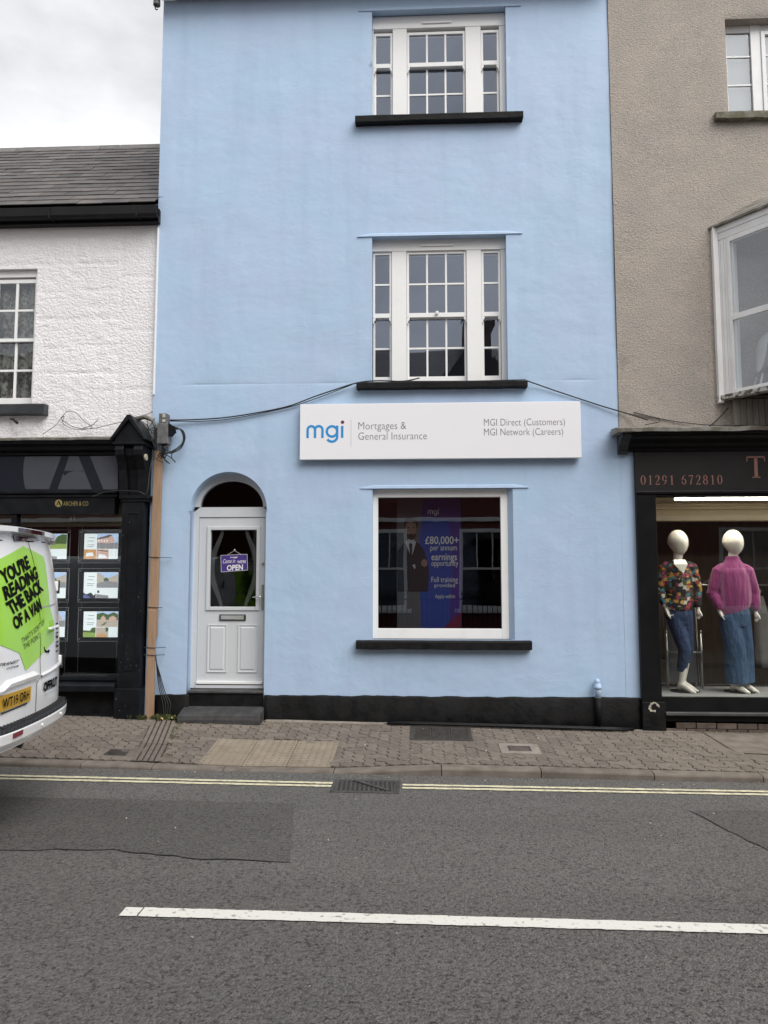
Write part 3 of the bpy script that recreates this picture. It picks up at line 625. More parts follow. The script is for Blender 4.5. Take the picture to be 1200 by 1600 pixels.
# tripartite sash windows
def sash_window(parent, xs, zs_up, zs_lo, z_head, z_bot, xo, vent):
    yf = .12
    f = MB(); (xl, xr) = xo; lights = xs; b = .03
    # box frame: stiles, two wide mullions, head
    e = [xl]+[v for L_ in lights for v in (L_[0]-b, L_[-1]+b)]+[xr]
    for k in range(0, len(e), 2): f.box(e[k], e[k+1], yf-.006*(k in (2,4)), .30, z_bot, z_head)
    f.box(xl, xr, yf-.012, .299, z_head-.003, zs_up[-1]+.30 if False else z_head+.16)
    win = f.build('sash_window', M_WHITEF, parent, bevel=.003)
    for L_ in lights:
        for zz, yy, up in ((zs_up, yf+.012, True), (zs_lo, yf+.055, False)):
            s = MB(); gx = L_; st = .026; br = .0115
            x0, x1 = gx[0], gx[-1]; z0, z1 = zz[0], zz[-1]
            rail_b = .055 if up else .078; rail_t = .035
            s.box(x0-st, x0, yy, yy+.04, z0-rail_b, z1+rail_t); s.box(x1, x1+st, yy, yy+.04, z0-rail_b, z1+rail_t)
            s.box(x0, x1, yy+.001, yy+.04, z0-rail_b, z0); s.box(x0, x1, yy+.001, yy+.04, z1, z1+rail_t)
            ncol = len(gx)-1
            for xm in gx[1:-1]: s.box(xm-br, xm+br, yy+.006, yy+.036, z0, z1)
            cells = list(zip([x0]+list(gx[1:-1]), list(gx[1:-1])+[x1]))
            for zm in zz[1:-1]:
                for xa, xb in cells: s.box(xa+(br if xa != x0 else 0), xb-(br if xb != x1 else 0), yy+.007, yy+.035, zm-br, zm+br)
            if up:                          # moulded horns below the meeting rail
                for xh, dr in ((x0-st, 1), (x1+st, -1)):
                    s.prism([(xh, z0-rail_b+.001),(xh+dr*.034, z0-rail_b+.001),(xh+dr*.030, z0-rail_b-.03),(xh+dr*.014, z0-rail_b-.045),(xh+dr*.010, z0-rail_b-.075),(xh, z0-rail_b-.075)], yy+.002, yy+.038, 1)
            so = s.build('sash', M_WHITEF, win, bevel=.0025)
            for xa, xb in cells:
                for za, zb in zip(zz, zz[1:]):
                    j = [random.uniform(-.0006,.0006) for _ in range(4)]
                    MB().add([(xa,yy+.02+j[0],za),(xb,yy+.02+j[1],za),(xb,yy+.02+j[2],zb),(xa,yy+.02+j[3],zb)], [(0,1,2,3)]).build('pane', G_SASH, win, fixn=False)
    for i, (a, b_) in enumerate(vent):
        m = MB(); m.box(a, b_, yf-.030, yf-.012, z_head+.045, z_head+.068); m.build('trickle_vent', M_WHITEF, win, bevel=.004)
    return win
sash_window(blue, [[-.532,-.350],[-.113,.110,.342,.562],[.814,.985]], [8.15,8.522], [7.36,7.755,8.10], 8.60, 7.30, (-.575,1.085), [(.05,.42)])
sash_window(blue, [[-.541,-.363],[-.124,.097,.329,.549],[.788,.964]], [4.914,5.277,5.655], [4.133,4.484,4.85], 5.695, 4.012, (-.57,1.05), [(.02,.42)])
MB().box(.20,.235,.10,.125,4.888,4.925).build('sash_catch', M_WHITEF, blue, bevel=.004)
# ground-floor shop window
m = MB(); y0_, y1_ = .075, .15
m.box(-.56,-.499,y0_,y1_,.982,2.744); m.box(.948,1.03,y0_,y1_,.982,2.744); m.box(-.499,.948,y0_+.001,y1_,.982,1.100); m.box(-.499,.948,y0_+.001,y1_,2.645,2.744)
sw = m.build('shop_window', M_WHITEF, blue, bevel=.004)
MB().add([(-.50,.12,1.099),(.949,.12,1.099),(.949,.12,2.646),(-.50,.12,2.646)], [(0,1,2,3)]).build('pane', G_DARK, sw, fixn=False)
box('window_board', M_BLACKP, sw, -.56, 1.085, .02, .299, .955, .981, .004)
MB().prism([(1.0855,.002),(1.0855,.298),(1.0305,.298),(1.0305,.074)], .981, 2.7445, 2).build('splayed_reveal', M_BLUE, blue)
# plinth
def plinth(xa, xb):
    n = int((xb-xa)/.05); m = MB(); rg = []
    for i in range(n+1):
        x = xa+(xb-xa)*i/n; w = fbm(x, 2, 3)*.012; t_ = .335+fbm(x, 7, 5)*.010
        rg.append([(x,-.045+w*.4,-.12),(x,-.038+w,.10),(x,-.026+w,t_-.02),(x,-.016,t_),(x,.02,t_+.004),(x,.02,-.12)])
    m.loft(rg).build('plinth', M_BLACKP, blue, smooth=True)
plinth(-3.10,-2.70); plinth(-1.815,2.485)
# arched front door
d = MB(); fy = .16
d.box(-2.735,-2.672,fy,fy+.07,.39,2.548); d.box(-1.868,-1.823,fy,fy+.07,.39,2.548)
d.box(-2.672,-1.868,fy,fy+.07,2.425,2.545); d.box(-2.672,-1.868,fy-.01,fy+.06,.39,.425)
n = 28; r_o, r_i = .456, .385; c0 = -2.279
rgo = [(c0+r_o*math.cos(math.pi*i/n), 2.49+r_o*math.sin(math.pi*i/n)) for i in range(n+1)]; rgi = [(c0+r_i*math.cos(math.pi*i/n), 2.545+(r_i-.065)*math.sin(math.pi*i/n)) for i in range(n+1)]
for i in range(n):
    q = [rgo[i], rgo[i+1], rgi[i+1], rgi[i]]; d.prism(q, fy, fy+.07, 1)
fr = d.build('door_frame', M_DOOR, blue)
MB().add([(p[0],fy+.035,p[1]) for p in rgi], [tuple(range(n+1))]).build('fanlight_pane', G_CLEAR, fr, fixn=False)
leaf = MB(); ly = fy+.012; lx0, lx1, lz0, lz1 = -2.669, -1.872, .432, 2.420; gx0, gx1, gz0, gz1 = -2.527, -1.968, 1.348, 2.268
leaf.box(lx0,gx0,ly,ly+.045,lz0,lz1); leaf.box(gx1,lx1,ly,ly+.045,lz0,lz1); leaf.box(gx0,gx1,ly,ly+.045,lz0,gz0); leaf.box(gx0,gx1,ly,ly+.045,gz1,lz1)
door = leaf.build('door', M_DOOR, blue)
m = MB()
for a,b,c,d_ in ((gx0-.045,gx0,gz0-.045,gz1+.045),(gx1,gx1+.045,gz0-.045,gz1+.045),(gx0,gx1,gz0-.045,gz0),(gx0,gx1,gz1,gz1+.045)): m.box(a,b,ly-.016,ly+.002,c,d_)
m.build('glazing_bead', M_DOOR, door, bevel=.006)
MB().add([(gx0,ly+.01,gz0),(gx1,ly+.01,gz0),(gx1,ly+.01,gz1),(gx0,ly+.01,gz1)], [(0,1,2,3)]).build('door_pane', G_CLEAR, door, fixn=False)
M_FROST = pmat('etched_glass_band', (.11,.11,.11), (.075,.075,.078), scale=5, rough=.35)
for s_, off in ((1,-.09),(-1,.10)):
    m = MB(); pts = []
    for i in range(21):
        t_ = i/20; z = gz0+.004+(gz1-gz0-.008)*t_; x = (gx0+gx1)/2+off*1.0+(-s_)*(.05+.13*math.sin(math.pi*t_)**1.3)
        pts.append((x, z))
    ribbon(m, pts, [.035+.035*math.sin(math.pi*i/20) for i in range(21)], ly+.014); m.build('etched_band', M_FROST, door, fixn=False)
def raised_panel(xa, xb, za, zb):
    m = MB(); q = [(xa,za,ly-.001),(xb,za,ly-.001),(xb,zb,ly-.001),(xa,zb,ly-.001)]
    def ring(i_, y_): return [(xa+i_,y_,za+i_),(xb-i_,y_,za+i_),(xb-i_,y_,zb-i_),(xa+i_,y_,zb-i_)]
    rg = [ring(0,ly+.002),ring(0,ly-.010),ring(.012,ly-.011),ring(.018,ly-.004),ring(.030,ly-.004),ring(.042,ly-.012)]
    m.loft(rg, cap=False); m.add(rg[-1], [(0,1,2,3)]); m.build('door_panel', M_DOOR, door)
raised_panel(-2.545,-2.308,.572,1.138); raised_panel(-2.178,-1.942,.572,1.138)
m = MB(); m.box(-2.405,-2.085,ly-.014,ly+.001,1.182,1.258); lb = m.build('letterbox', pmat('dark_steel', (.14,.14,.14), (.10,.10,.10), rough=.3, metallic=.9), door, bevel=.006); box('flap', M_CHROME, lb, -2.385,-2.105,ly-.019,ly-.0145,1.196,1.244,.003)
m = MB(); m.box(-1.905,-1.874,ly-.012,ly+.001,1.31,1.62); hp = m.build('handle_plate', M_SATIN, door, bevel=.006)
m = MB(); m.tube([(-1.888,ly-.01,1.47),(-1.888,ly-.05,1.47),(-1.90,ly-.058,1.468),(-2.0,ly-.058,1.463)], .009, 8); m.build('lever', M_CHROME, hp, smooth=True)
m = MB(); m.tube([(-1.885,ly-.002,1.86),(-1.885,ly-.014,1.86)], .018, 12); m.build('lock_cylinder', M_SATIN, door)
box('weather_bar', M_WHITEF, door, -2.665,-1.875,ly-.03,ly-.001,.437,.470,.004)
# entrance steps
M_STEP = pmat('worn_grey_step', (.030,.030,.031), (.058,.057,.057), scale=8, detail=8, rough=.7, bump=.4, bscale=40, bdist=.006)
MB().box(-2.72,-1.823,.006,.34,.02,.375).build('riser', M_BLACKP, blue, bevel=.006)
m = MB(); m.prism([(-.012,.376),(.16,.384),(.16,.366),(-.012,.352)], -2.715, -1.826, 0); m.build('threshold_step', M_STEP, blue, bevel=.005)
m = MB(); n = 16; rg = []
for i in range(n+1):
    x = -2.755+(.945)*i/n; w = fbm(x,3,5)*.006
    rg.append([(x,-.255+w,-.02),(x,-.262+w,.09+w),(x,-.250+w,.145+w),(x,-.20,.158+w),(x,.004,.205),(x,.004,-.02)])
m.loft(rg).build('step', M_STEP, blue, bevel=.008)
# painted vent pipe stub at the plinth
vp = empty('vent_pipe', (2.0,-.06,.03), 'short wall pipe painted blue above and black below, by the right end of the plinth', 'pipe')
m = MB(); m.tube([(2.0,-.075,.02),(2.0,-.075,.34)], .034, 14); m.build('lower_pipe', M_BLACKP, vp, smooth=True)
m = MB(); m.tube([(2.0,-.075,.341),(2.0,-.075,.50)], .034, 14); m.tube([(2.0,-.075,.44),(2.0,-.075,.475)], .041, 14); m.tube([(2.0,-.075,.5005),(2.0,-.03,.53)], .03, 12); m.build('upper_pipe', M_BLUE, vp, smooth=True)
# black edging rails lying along the wall foot
for k, (ya, yb, xa, xb, lab) in enumerate(((-.085,-.095,-.38,2.38,'upper of two thin black pipes lying at the foot of the blue wall'),(-.145,-.165,-.38,2.30,'lower of two thin black pipes lying at the foot of the blue wall'))):
    m = MB(); m.tube([(xa+(xb-xa)*i/10, ya+(yb-ya)*i/10+fbm(i*.3,k,1)*.006, zp(xa+(xb-xa)*i/10,-.1)+.022) for i in range(11)], .017, 8)
    tag(m.build('black_pipe', M_BLACKW, smooth=True), lab, 'pipe', 'black pipes at the wall foot')

# ================================================================ SIGN BOARD, WINDOW BANNER, OPEN SIGN
M_SIGNW = pmat('white_sign_panel', (.83,.83,.86), (.82,.82,.85), scale=2, rough=.3)
M_LOGOB = pmat('logo_blue', (.025,.26,.62), (.025,.27,.63), scale=3, rough=.4)
M_LOGOR = pmat('logo_maroon', (.16,.03,.045), (.17,.03,.05), scale=3, rough=.4)
M_TXTG = pmat('grey_lettering', (.16,.16,.18), (.17,.17,.19), scale=3, rough=.4)
M_TXTW = pmat('white_lettering', (.75,.75,.75), (.73,.73,.73), scale=3, rough=.5)
M_TXTK = pmat('black_lettering', (.006,.006,.007), (.008,.008,.009), scale=3, rough=.8, spec=.08)
sb = empty('shop_sign', (.22, -.06, 3.08), 'long white shop sign with blue mgi logo on the blue wall', 'sign')
SY = -.10
def sign_panel(xa, xb):
    m = MB(); m.box(xa, xb, SY, -.03, 3.078, 3.742); return m.build('panel', M_SIGNW, sb, bevel=.004)
sign_panel(-1.415, 1.872)
box('back_frame', M_SATIN, sb, -1.38, 1.84, -.0295, .0, 3.10, 3.70)
sx = lambda px: -1.344+(px-478)*.00759
sz = lambda py: 3.546-(py-657)*.00765
def mgi(fx, fz, y, mat, dotmat, parent, w):
    m = MB()
    m_l, m_r = fx(480.8), fx(504.0); mt, mb_ = fz(666.0), fz(684.6); mid = (m_l+m_r)/2; r = (mid-m_l)/2
    ribbon(m, [(m_l, mb_)]+[(m_l, mt-r)]+arc(m_l+r, mt-r, r, r, 180, 0, 12)[1:]+[(mid, mb_)], w, y)
    ribbon(m, [(mid, mt-r)]+arc(mid+r, mt-r, r, r, 180, 0, 12)[1:]+[(m_r, mb_)], w, y+.0002)
    gl, gr = fx(510.8), fx(527.0); gc = (gl+gr)/2; rg = (gr-gl)/2; gz = fz(674.5)
    ribbon(m, arc(gc, gz, rg, rg*1.0, 0, 360, 28), w, y)
    ribbon(m, [(gr, fz(665.5)), (gr, fz(683.0))]+arc(gc, fz(683.0), rg, rg*.92, 0, -150, 14)[1:], w, y+.0002)
    ribbon(m, [(fx(534.8), fz(666.0)), (fx(534.8), mb_)], w, y)
    o = m.build('logo', mat, parent, fixn=False)
    q = MB(); q.add([(fx(535.2)+w*.72*math.cos(t*math.pi/8), y, fz(660.2)+w*.72*math.sin(t*math.pi/8)) for t in range(16)], [tuple(range(16))]); q.build('logo_dot', dotmat, parent, fixn=False)
mgi(sx, sz, SY-.0015, M_LOGOB, M_LOGOR, sb, .029)
letter('Mortgages &', 'lettering', M_TXTG, sb, sx(560), sx(634), sz(675.5), sz(660.5), SY-.0015, bold=-.013)
letter('General Insurance', 'lettering', M_TXTG, sb, sx(560), sx(666), sz(688), sz(676.5), SY-.0015, bold=-.013)
letter('MGI Direct (Customers)', 'lettering', M_TXTG, sb, sx(754), sx(877.5), sz(671)-.003, sz(657.2), SY-.0015, bold=-.013)
letter('MGI Network (Careers)', 'lettering', M_TXTG, sb, sx(754), sx(874.5), sz(686)-.003, sz(672.2), SY-.0015, bold=-.013)
m = MB(); ribbon(m, [(sx(548.5), sz(656)), (sx(548.5), sz(699))], .005, SY-.0015); m.build('divider', pmat('pale_grey_print', (.55,.55,.58)), sb, fixn=False)

# roller banner inside the shop window
M_BANB = pmat('banner_blue', (.018,.055,.30), (.022,.065,.33), scale=2, rough=.55)
M_BANP = pmat('banner_purple', (.055,.03,.22), (.06,.033,.23), scale=2, rough=.55)
M_BANG = pmat('banner_grey', (.085,.088,.096), (.105,.108,.117), scale=3, rough=.55)
M_BANR = pmat('banner_magenta', (.17,.012,.05), (.16,.012,.055), scale=3, rough=.55)
M_SUIT = pmat('printed_suit', (.012,.013,.016), (.018,.020,.024), scale=6, rough=.55)
M_SKIN = pmat('printed_skin', (.27,.17,.12), (.20,.125,.09), scale=9, rough=.55)
M_HAIRP = pmat('printed_hair', (.02,.014,.010), (.035,.024,.018), scale=20, rough=.55)
M_SHIRT = pmat('printed_shirt', (.42,.43,.46), (.38,.39,.42), scale=5, rough=.55)
bn = empty('roller_banner', (.18, .36, .98), 'blue recruitment banner with a suited man printed on it, behind the shop window', 'banner')
BY = .36
from_px = lambda px, py: (-.535+(px-588)*.00783, 2.67-(py-778)*.00778)
P = lambda px, py: from_px(px, py)
box('panel', M_BANG, bn, P(620,0)[0], P(719.5,0)[0], BY, BY+.004, P(0,983)[1], P(0,780)[1], 0)
box('base', M_SATIN, bn, P(616,0)[0], P(723,0)[0], BY-.06, BY+.09, .982, 1.03, .004)
flat('print', M_BANB, bn, [P(657,983),P(719.4,983),P(719.4,780.5),P(661,780.5),P(655,850)], BY-.001)
flat('print', M_BANP, bn, [P(700,983),P(719.2,983),P(719.2,781),P(662,781),P(658,812),P(700,812),P(706,860)], BY-.0016)
flat('print', M_BANR, bn, [P(690,982.5),P(719,982.5),P(719,955)], BY-.0022)
# printed man: suit, folded arms, shirt, tie, head, hair, beard
flat('printed_figure', M_SUIT, bn, [P(621,925),P(668,925),P(670,898),P(668,880),P(662,860),P(654,850),P(648,846),P(636,846),P(628,853),P(621,862)], BY-.0028)
flat('printed_figure', M_SHIRT, bn, [P(641,868),P(644,868),P(650,848),P(645,843),P(638,843),P(633,848)], BY-.0034)
flat('printed_figure', M_SUIT, bn, [P(641,872),P(643.6,872),P(644,851),P(641,849),P(639,851)], BY-.0040)
flat('printed_figure', M_SUIT, bn, [P(620,893),P(640,905),P(668,897),P(668,880),P(655,878),P(640,888),P(622,880)], BY-.0046)
flat('printed_figure', M_SKIN, bn, [P(658,884),P(663,887),P(667,884),P(667,877),P(662,874),P(658,878)], BY-.0052)
flat('printed_figure', M_SHIRT, bn, [P(644,884),P(647,890),P(649,888),P(648,882)], BY-.0052)
flat('printed_figure', M_SKIN, bn, [(P(642,827)[0]+.078*math.cos(t*math.pi/10)*.85, P(642,827)[1]+.125*math.sin(t*math.pi/10)) for t in range(20)], BY-.0058)
flat('printed_figure', M_HAIRP, bn, [P(633,828),P(634.5,818),P(641,815),P(649,818),P(651,828),P(653,822),P(650,812),P(643,808),P(635,810),P(631,818)], BY-.0064)
flat('printed_figure', M_HAIRP, bn, [P(634,834),P(638,836),P(642,834.5),P(647,836),P(650,833),P(649,841),P(643,845),P(637,842)], BY-.0064)
flat('printed_figure', M_HAIRP, bn, [P(636.5,824.5),P(640,824),P(640,825.6),P(636.5,826)], BY-.0064); flat('printed_figure', M_HAIRP, bn, [P(644.5,824),P(648,824.5),P(648,826),P(644.5,825.6)], BY-.0064)
m = MB()
bfx = lambda px: P(668+(px-478)*.30, 0)[0]; bfz = lambda py: P(0, 795+(py-657)*.33)[1]
mgi(bfx, bfz, BY-.003, M_TXTW, M_TXTW, bn, .010)
def btxt(s, x0, x1, y0, y1, bold=0.0): letter(s, 'lettering', M_TXTW, bn, P(x0,0)[0], P(x1,0)[0], P(0,y1)[1], P(0,y0)[1], BY-.0075, bold=bold)
btxt('£80,000+', 664, 716, 839, 853, .012); btxt('per annum', 672, 713, 855, 864); btxt('earnings', 673.5, 713, 866, 880, .008); btxt('opportunity', 673.5, 715, 877, 888)
btxt('Full training', 673.5, 714, 902, 913); btxt('provided', 678, 709.5, 912, 920); btxt('Apply within', 679, 709.5, 929, 937, -.004)
# purple OPEN sign hanging inside the door glass
M_OPENP = pmat('open_sign_purple', (.055,.030,.20), (.06,.033,.215), scale=4, rough=.5)
os_ = empty('open_sign', (-2.23, .16, 1.76), 'small purple OPEN sign hanging in the glass of the front door', 'sign')
OY = ly-.006
tilt = .02
P2 = [(-2.392,1.762),(-2.072,1.785),(-2.082,1.975),(-2.402,1.962)]
m = MB(); m.prism(P2, OY, OY+.004, 1); m.build('board', M_OPENP, os_)
m = MB(); 
for a, b in zip(P2, P2[1:]+P2[:1]): m.tube([(a[0],OY-.001,a[1]),(b[0],OY-.001,b[1])], .0022, 5)
m.build('border', M_TXTW, os_)
m = MB(); m.tube([(-2.325,OY,1.965),(-2.235,OY-.002,2.02),(-2.155,OY,1.972)], .0018, 5); m.ell((-2.235,OY-.004,2.028), (.009,.006,.009), 8, 6); m.build('string', M_TXTW, os_)
letter('OPEN', 'lettering', M_TXTW, os_, -2.325, -2.13, 1.776, 1.845, OY-.0015, bold=.03, slope=.05)
letter("WE'RE", 'lettering', M_TXTW, os_, -2.20, -2.095, 1.865, 1.90, OY-.0015, bold=.02, slope=.05)
letter('Come in', 'lettering', M_TXTW, os_, -2.375, -2.225, 1.865, 1.915, OY-.0015, shear=.35, slope=.05)
letter('mgi', 'lettering', M_TXTW, os_, -2.285, -2.20, 1.925, 1.945, OY-.0015, bold=.03, slope=.05)

# ================================================================ CABLES, JUNCTION BOX, TIMBER POST, FLOODLIGHT
M_CABLE = pmat('black_cable', (.012,.012,.013), (.02,.02,.02), scale=20, rough=.5)
M_GREYB = pmat('weathered_grey_plastic', (.085,.085,.088), (.15,.15,.15), scale=14, rough=.55)
M_TIMBER = pmat('rough_sawn_timber', (.37,.245,.155), (.26,.16,.10), scale=5, detail=8, rough=.75, bump=.4, bscale=30, bdist=.004, stretch=(6,6,.7), ramp=(.3,.75))
def cable(name, pts, r, lab=None, cat='cable', parent=None, sag=0.0, group=None, n=6):
    pts = [Vector(p) for p in pts]; P_ = []
    for i in range(len(pts)-1):
        p0, p1, p2, p3 = pts[max(0,i-1)], pts[i], pts[i+1], pts[min(len(pts)-1,i+2)]
        for k in range(8):
            t = k/8; P_.append(.5*((2*p1)+(-p0+p2)*t+(2*p0-5*p1+4*p2-p3)*t*t+(-p0+3*p1-3*p2+p3)*t**3))
    P_.append(pts[-1]); o = MB().tube(P_, r, n).build(name, M_CABLE, parent, smooth=True)
    return tag(o, lab, cat, group) if lab else o
cable('cable', [(-2.99,-.06,3.575),(-2.7,-.03,3.585),(-2.343,-.03,3.605),(-1.95,-.03,3.66),(-1.572,-.03,3.735),(-1.25,-.035,3.85),(-1.035,-.04,3.92),(-.744,-.05,4.005),(-.5,-.05,4.028),(-.2,-.045,4.02),(.0,-.03,4.06)], .008, 'black cable sagging from the grey junction box to the first-floor sill')
cable('cable', [(-2.99,-.06,3.563),(-2.6,-.03,3.565),(-2.2,-.03,3.60),(-1.572,-.03,3.722),(-1.2,-.035,3.84),(-.80,-.05,3.985)], .005, 'thinner black cable running just under the sagging one')
cable('cable', [(1.265,-.07,4.0),(1.45,-.04,3.94),(1.689,-.03,3.855),(2.131,-.03,3.70),(2.45,-.06,3.59),(2.62,-.16,3.50)], .008, 'black cable dropping from the first-floor sill to the neighbouring shop cornice')
cable('cable', [(1.25,-.06,4.018),(.7,-.045,4.014),(.2,-.045,4.016),(-.4,-.05,4.022)], .005, 'thin black cable lying along the top of the first-floor sill')
jb = empty('junction_box', (-3.04,-.12,3.27), 'weathered grey cable junction box on the blue wall above the timber post', 'junction box')
m = MB(); m.box(-3.105,-2.975,-.17,-.03,3.27,3.52); m.build('casing', M_GREYB, jb, bevel=.008)
m = MB(); m.box(-3.095,-3.0,-.15,-.03,3.521,3.64); m.build('upper_casing', M_GREYB, jb, bevel=.006)
m = MB(); m.box(-3.05,-3.015,-.156,-.1505,3.59,3.63); m.box(-3.05,-3.015,-.156,-.1505,3.535,3.565); m.build('label_plate', pmat('aged_white_label', (.55,.55,.48), (.35,.36,.28), scale=30), jb)
m = MB(); m.add([(-2.97,-.17,3.52),(-2.90,-.14,3.475),(-2.90,-.08,3.42),(-2.945,-.1,3.36),(-2.97,-.16,3.36)], [(0,1,2,3,4)]); m.add([(-2.972,-.03,3.52),(-2.90,-.14,3.475),(-2.97,-.17,3.52)], [(0,1,2)]); m.build('open_lid', M_BLACKW, jb, fixn=False)
for k in range(16):
    a = random.uniform(-3.09,-2.98); x1 = a+random.uniform(-.06,.10); 
    cable('wire', [(a,-.12,3.28),(a+random.uniform(-.03,.05),-.15+random.uniform(-.03,.03),3.20+random.uniform(-.03,.03)),(x1,-.13+random.uniform(-.04,.02),3.13+random.uniform(-.05,.05)),(x1+random.uniform(-.03,.10),-.12,3.08+random.uniform(-.06,.10))], random.choice((.003,.004,.006)), parent=jb)
for k in range(3): cable('wire', [(-2.93,-.11,3.49-.02*k),(-2.85+.01*k,-.10,3.45),(-2.815+.012*k,-.09,3.36),(-2.83,-.09,3.28-.02*k),(-2.91,-.10,3.21-.015*k),(-2.99,-.11,3.17)], .006, parent=jb)
for k in range(8): cable('wire', [(-3.10,-.10,3.5),(-3.13+random.uniform(-.02,.02),-.13,3.4+random.uniform(-.1,.1)),(-3.17+random.uniform(-.05,.04),-.14,3.3+random.uniform(-.1,.2)),(-3.15+random.uniform(-.1,.02),-.13,3.45+random.uniform(-.1,.2))], .004, parent=jb)
tp = empty('timber_post', (-3.12,-.08,.07), 'raw softwood timber post strapped upright between the two shopfronts', 'post')
m = MB(); m.prism([(-3.185,1.0),(-3.075,1.0),(-3.065,3.20),(-3.155,3.20)], -.10, -.045, 1); m.build('upper_length', M_TIMBER, tp, bevel=.004)
m = MB(); m.prism([(-3.163,.04),(-3.072,.04),(-3.078,1.32),(-3.158,1.32)], -.155, -.102, 1); m.build('lower_length', M_TIMBER, tp, bevel=.004)
for z, e in ((1.93,.13),(1.345,.03),(.885,.08),(.80,.07)):
    m = MB(); y_ = -.162 if z < 1.33 else -.106
    m.tube([(-3.19,-.05,z+.008),(-3.19,y_,z+.006),(-3.07,y_,z),(-3.065+e,-.03,z-.004)], .004, 5); m.build('tie_wire', M_CABLE, tp)
dw = empty('loose_cables', (-2.95,-.06,.1), 'loose black cables dangling down the blue wall beside the timber post', 'cable')
for k in range(4): cable('strand', [(-3.07,-.11,.80-.02*k),(-3.05+.012*k,-.09,.55),(-3.02+.02*k,-.07,.36),(-2.985+.03*k,-.08,.25),(-2.96+.02*k,-.10,.12)], .005, parent=dw)
m = MB()
for k in range(10): a = random.uniform(0,6.28); m.ell((-2.99+.05*math.cos(a),-.08,.36+.05*math.sin(a)), (.012,.012,.012), 6, 4)
fl = empty('security_light', (-3.27,-.12,8.85), 'small grey bulkhead fitting on a bracket at the top corner of the blue house', 'lamp')
m = MB(); m.tube([(-3.21,-.02,9.0),(-3.27,-.12,9.02)], .012, 8); m.tube([(-3.27,-.12,9.03),(-3.27,-.12,8.96)], .016, 8); m.build('bracket', M_BLACKW, fl)
m = MB(); m.tube([(-3.27,-.12,8.96),(-3.27,-.12,8.84)], [.04,.045], 14); m.build('housing', M_GREYB, fl, smooth=False, bevel=.005)
m = MB(); m.tube([(-3.275,-.13,8.84),(-3.28,-.15,8.79),(-3.27,-.15,8.76),(-3.255,-.13,8.78)], .008, 6); m.build('hook', M_BLACKW, fl)

# ================================================================ WHITE HOUSE WITH DARK SHOPFRONT (LEFT)
M_WHITEW = paint_wall_mat('white_roughcast_paint', (.84,.825,.84), (.80,.785,.795), 1.2, [('n',30,.6,.03),('n',95,.6,.012)], .7, dirt=((.42,.39,.35),2.6,.64,.86))
wh = empty('white_house', (-5.5, 0, 0), 'white roughcast two-storey house with a slate roof and dark shopfront', 'house')
LX0, LX1 = -9.0, -3.227
W_L = (-6.05, -4.737, 3.80, 5.525)
zl = [5.92,5.573,5.225,4.877,4.52,4.19]; zrr = [5.40,4.707,3.98]
def wdisp(x, z):
    edge = min(1, max(0, max(W_L[0]-x, x-W_L[1], W_L[2]-z, z-W_L[3])/.05))
    smooth_band = x > -3.68 or z > 5.93
    amp = .005 if smooth_band else .015*(.55+.45*math.tanh(2*fbm(x+2,z,1.1,2)+.6))
    f = (noise.noise(Vector((x*26, z*30, 0)))*.55+noise.noise(Vector((x*11, z*13, 4)))*.5)*amp+fbm(x, z, .8, 3)*.008
    for q in (zrr if x > -3.68 else zl):
        if abs(z-q-.004*math.sin(x*3)) < .012: f = .008+f*.3
    if abs(x+3.68) < .012: f = .008+f*.2
    for k, q in enumerate(zl):
        xv = -4.15+.33*((k*7)%3)-.1
        if not smooth_band and q-.35 < z < q and abs(x-xv) < .010: f = .006+f*.3
    return f*edge
wall('wall', M_WHITEW, wh, LX0, LX1, 3.25, 6.22, .03, [W_L], .14, .026, wdisp)
m = MB(); m.add([(LX0,.05,-.1),(LX0,.05,6.3),(LX0,2.5,8.45),(LX0,5.1,6.3),(LX0,5.1,-.1)], [(0,1,2,3,4)]); m.add([(LX1+.0,.12,-.1),(LX1,.12,6.2),(LX1,2.5,8.4),(LX1,5.1,6.2),(LX1,5.1,-.1)], [(0,1,2,3,4)]); m.add([(LX0,5.1,-.1),(LX1,5.1,-.1),(LX1,5.1,6.3),(LX0,5.1,6.3)], [(0,1,2,3)]); m.build('side_walls', M_WHITEW, wh, fixn=False)
# window with glazing bars, lace curtain
m = MB(); yy = .105
m.box(-4.782,-4.739,yy-.02,.168,3.81,5.44); m.box(-6.05,-6.005,yy-.02,.168,3.81,5.44); m.box(-6.05,-4.739,yy-.02,.168,5.44,5.522)
win = m.build('sash_window', M_WHITEF, wh, bevel=.003)
cols = [-5.995,-5.755,-5.515,-5.275,-5.028,-4.795]
for zz, y_ in (([4.650,5.02,5.37],yy),([3.915,4.262,4.625],yy+.03)):
    s = MB(); s.box(cols[-1],cols[-1]+.028,y_,y_+.03,zz[0]-.045,zz[-1]+.04); s.box(cols[0]-.028,cols[0],y_,y_+.03,zz[0]-.045,zz[-1]+.04)
    s.box(cols[0],cols[-1],y_+.001,y_+.03,zz[-1],zz[-1]+.05); s.box(cols[0],cols[-1],y_+.001,y_+.03,zz[0]-(.03 if y_==yy else .10),zz[0])
    for c in cols[1:-1]: s.box(c-.016,c+.016,y_+.004,y_+.028,zz[0],zz[-1])
    for a, b in zip(cols, cols[1:]): s.box(a+.016,b-.016,y_+.005,y_+.027,zz[1]-.014,zz[1]+.014)
    s.build('sash', M_WHITEF, win, bevel=.003)
    for a, b in zip(cols, cols[1:]):
        for c, d_ in zip(zz, zz[1:]): MB().add([(a,y_+.016,c),(b,y_+.016,c),(b,y_+.016+random.uniform(-.001,.001),d_),(a,y_+.016,d_)], [(0,1,2,3)]).build('pane', G_SHOP, win, fixn=False)
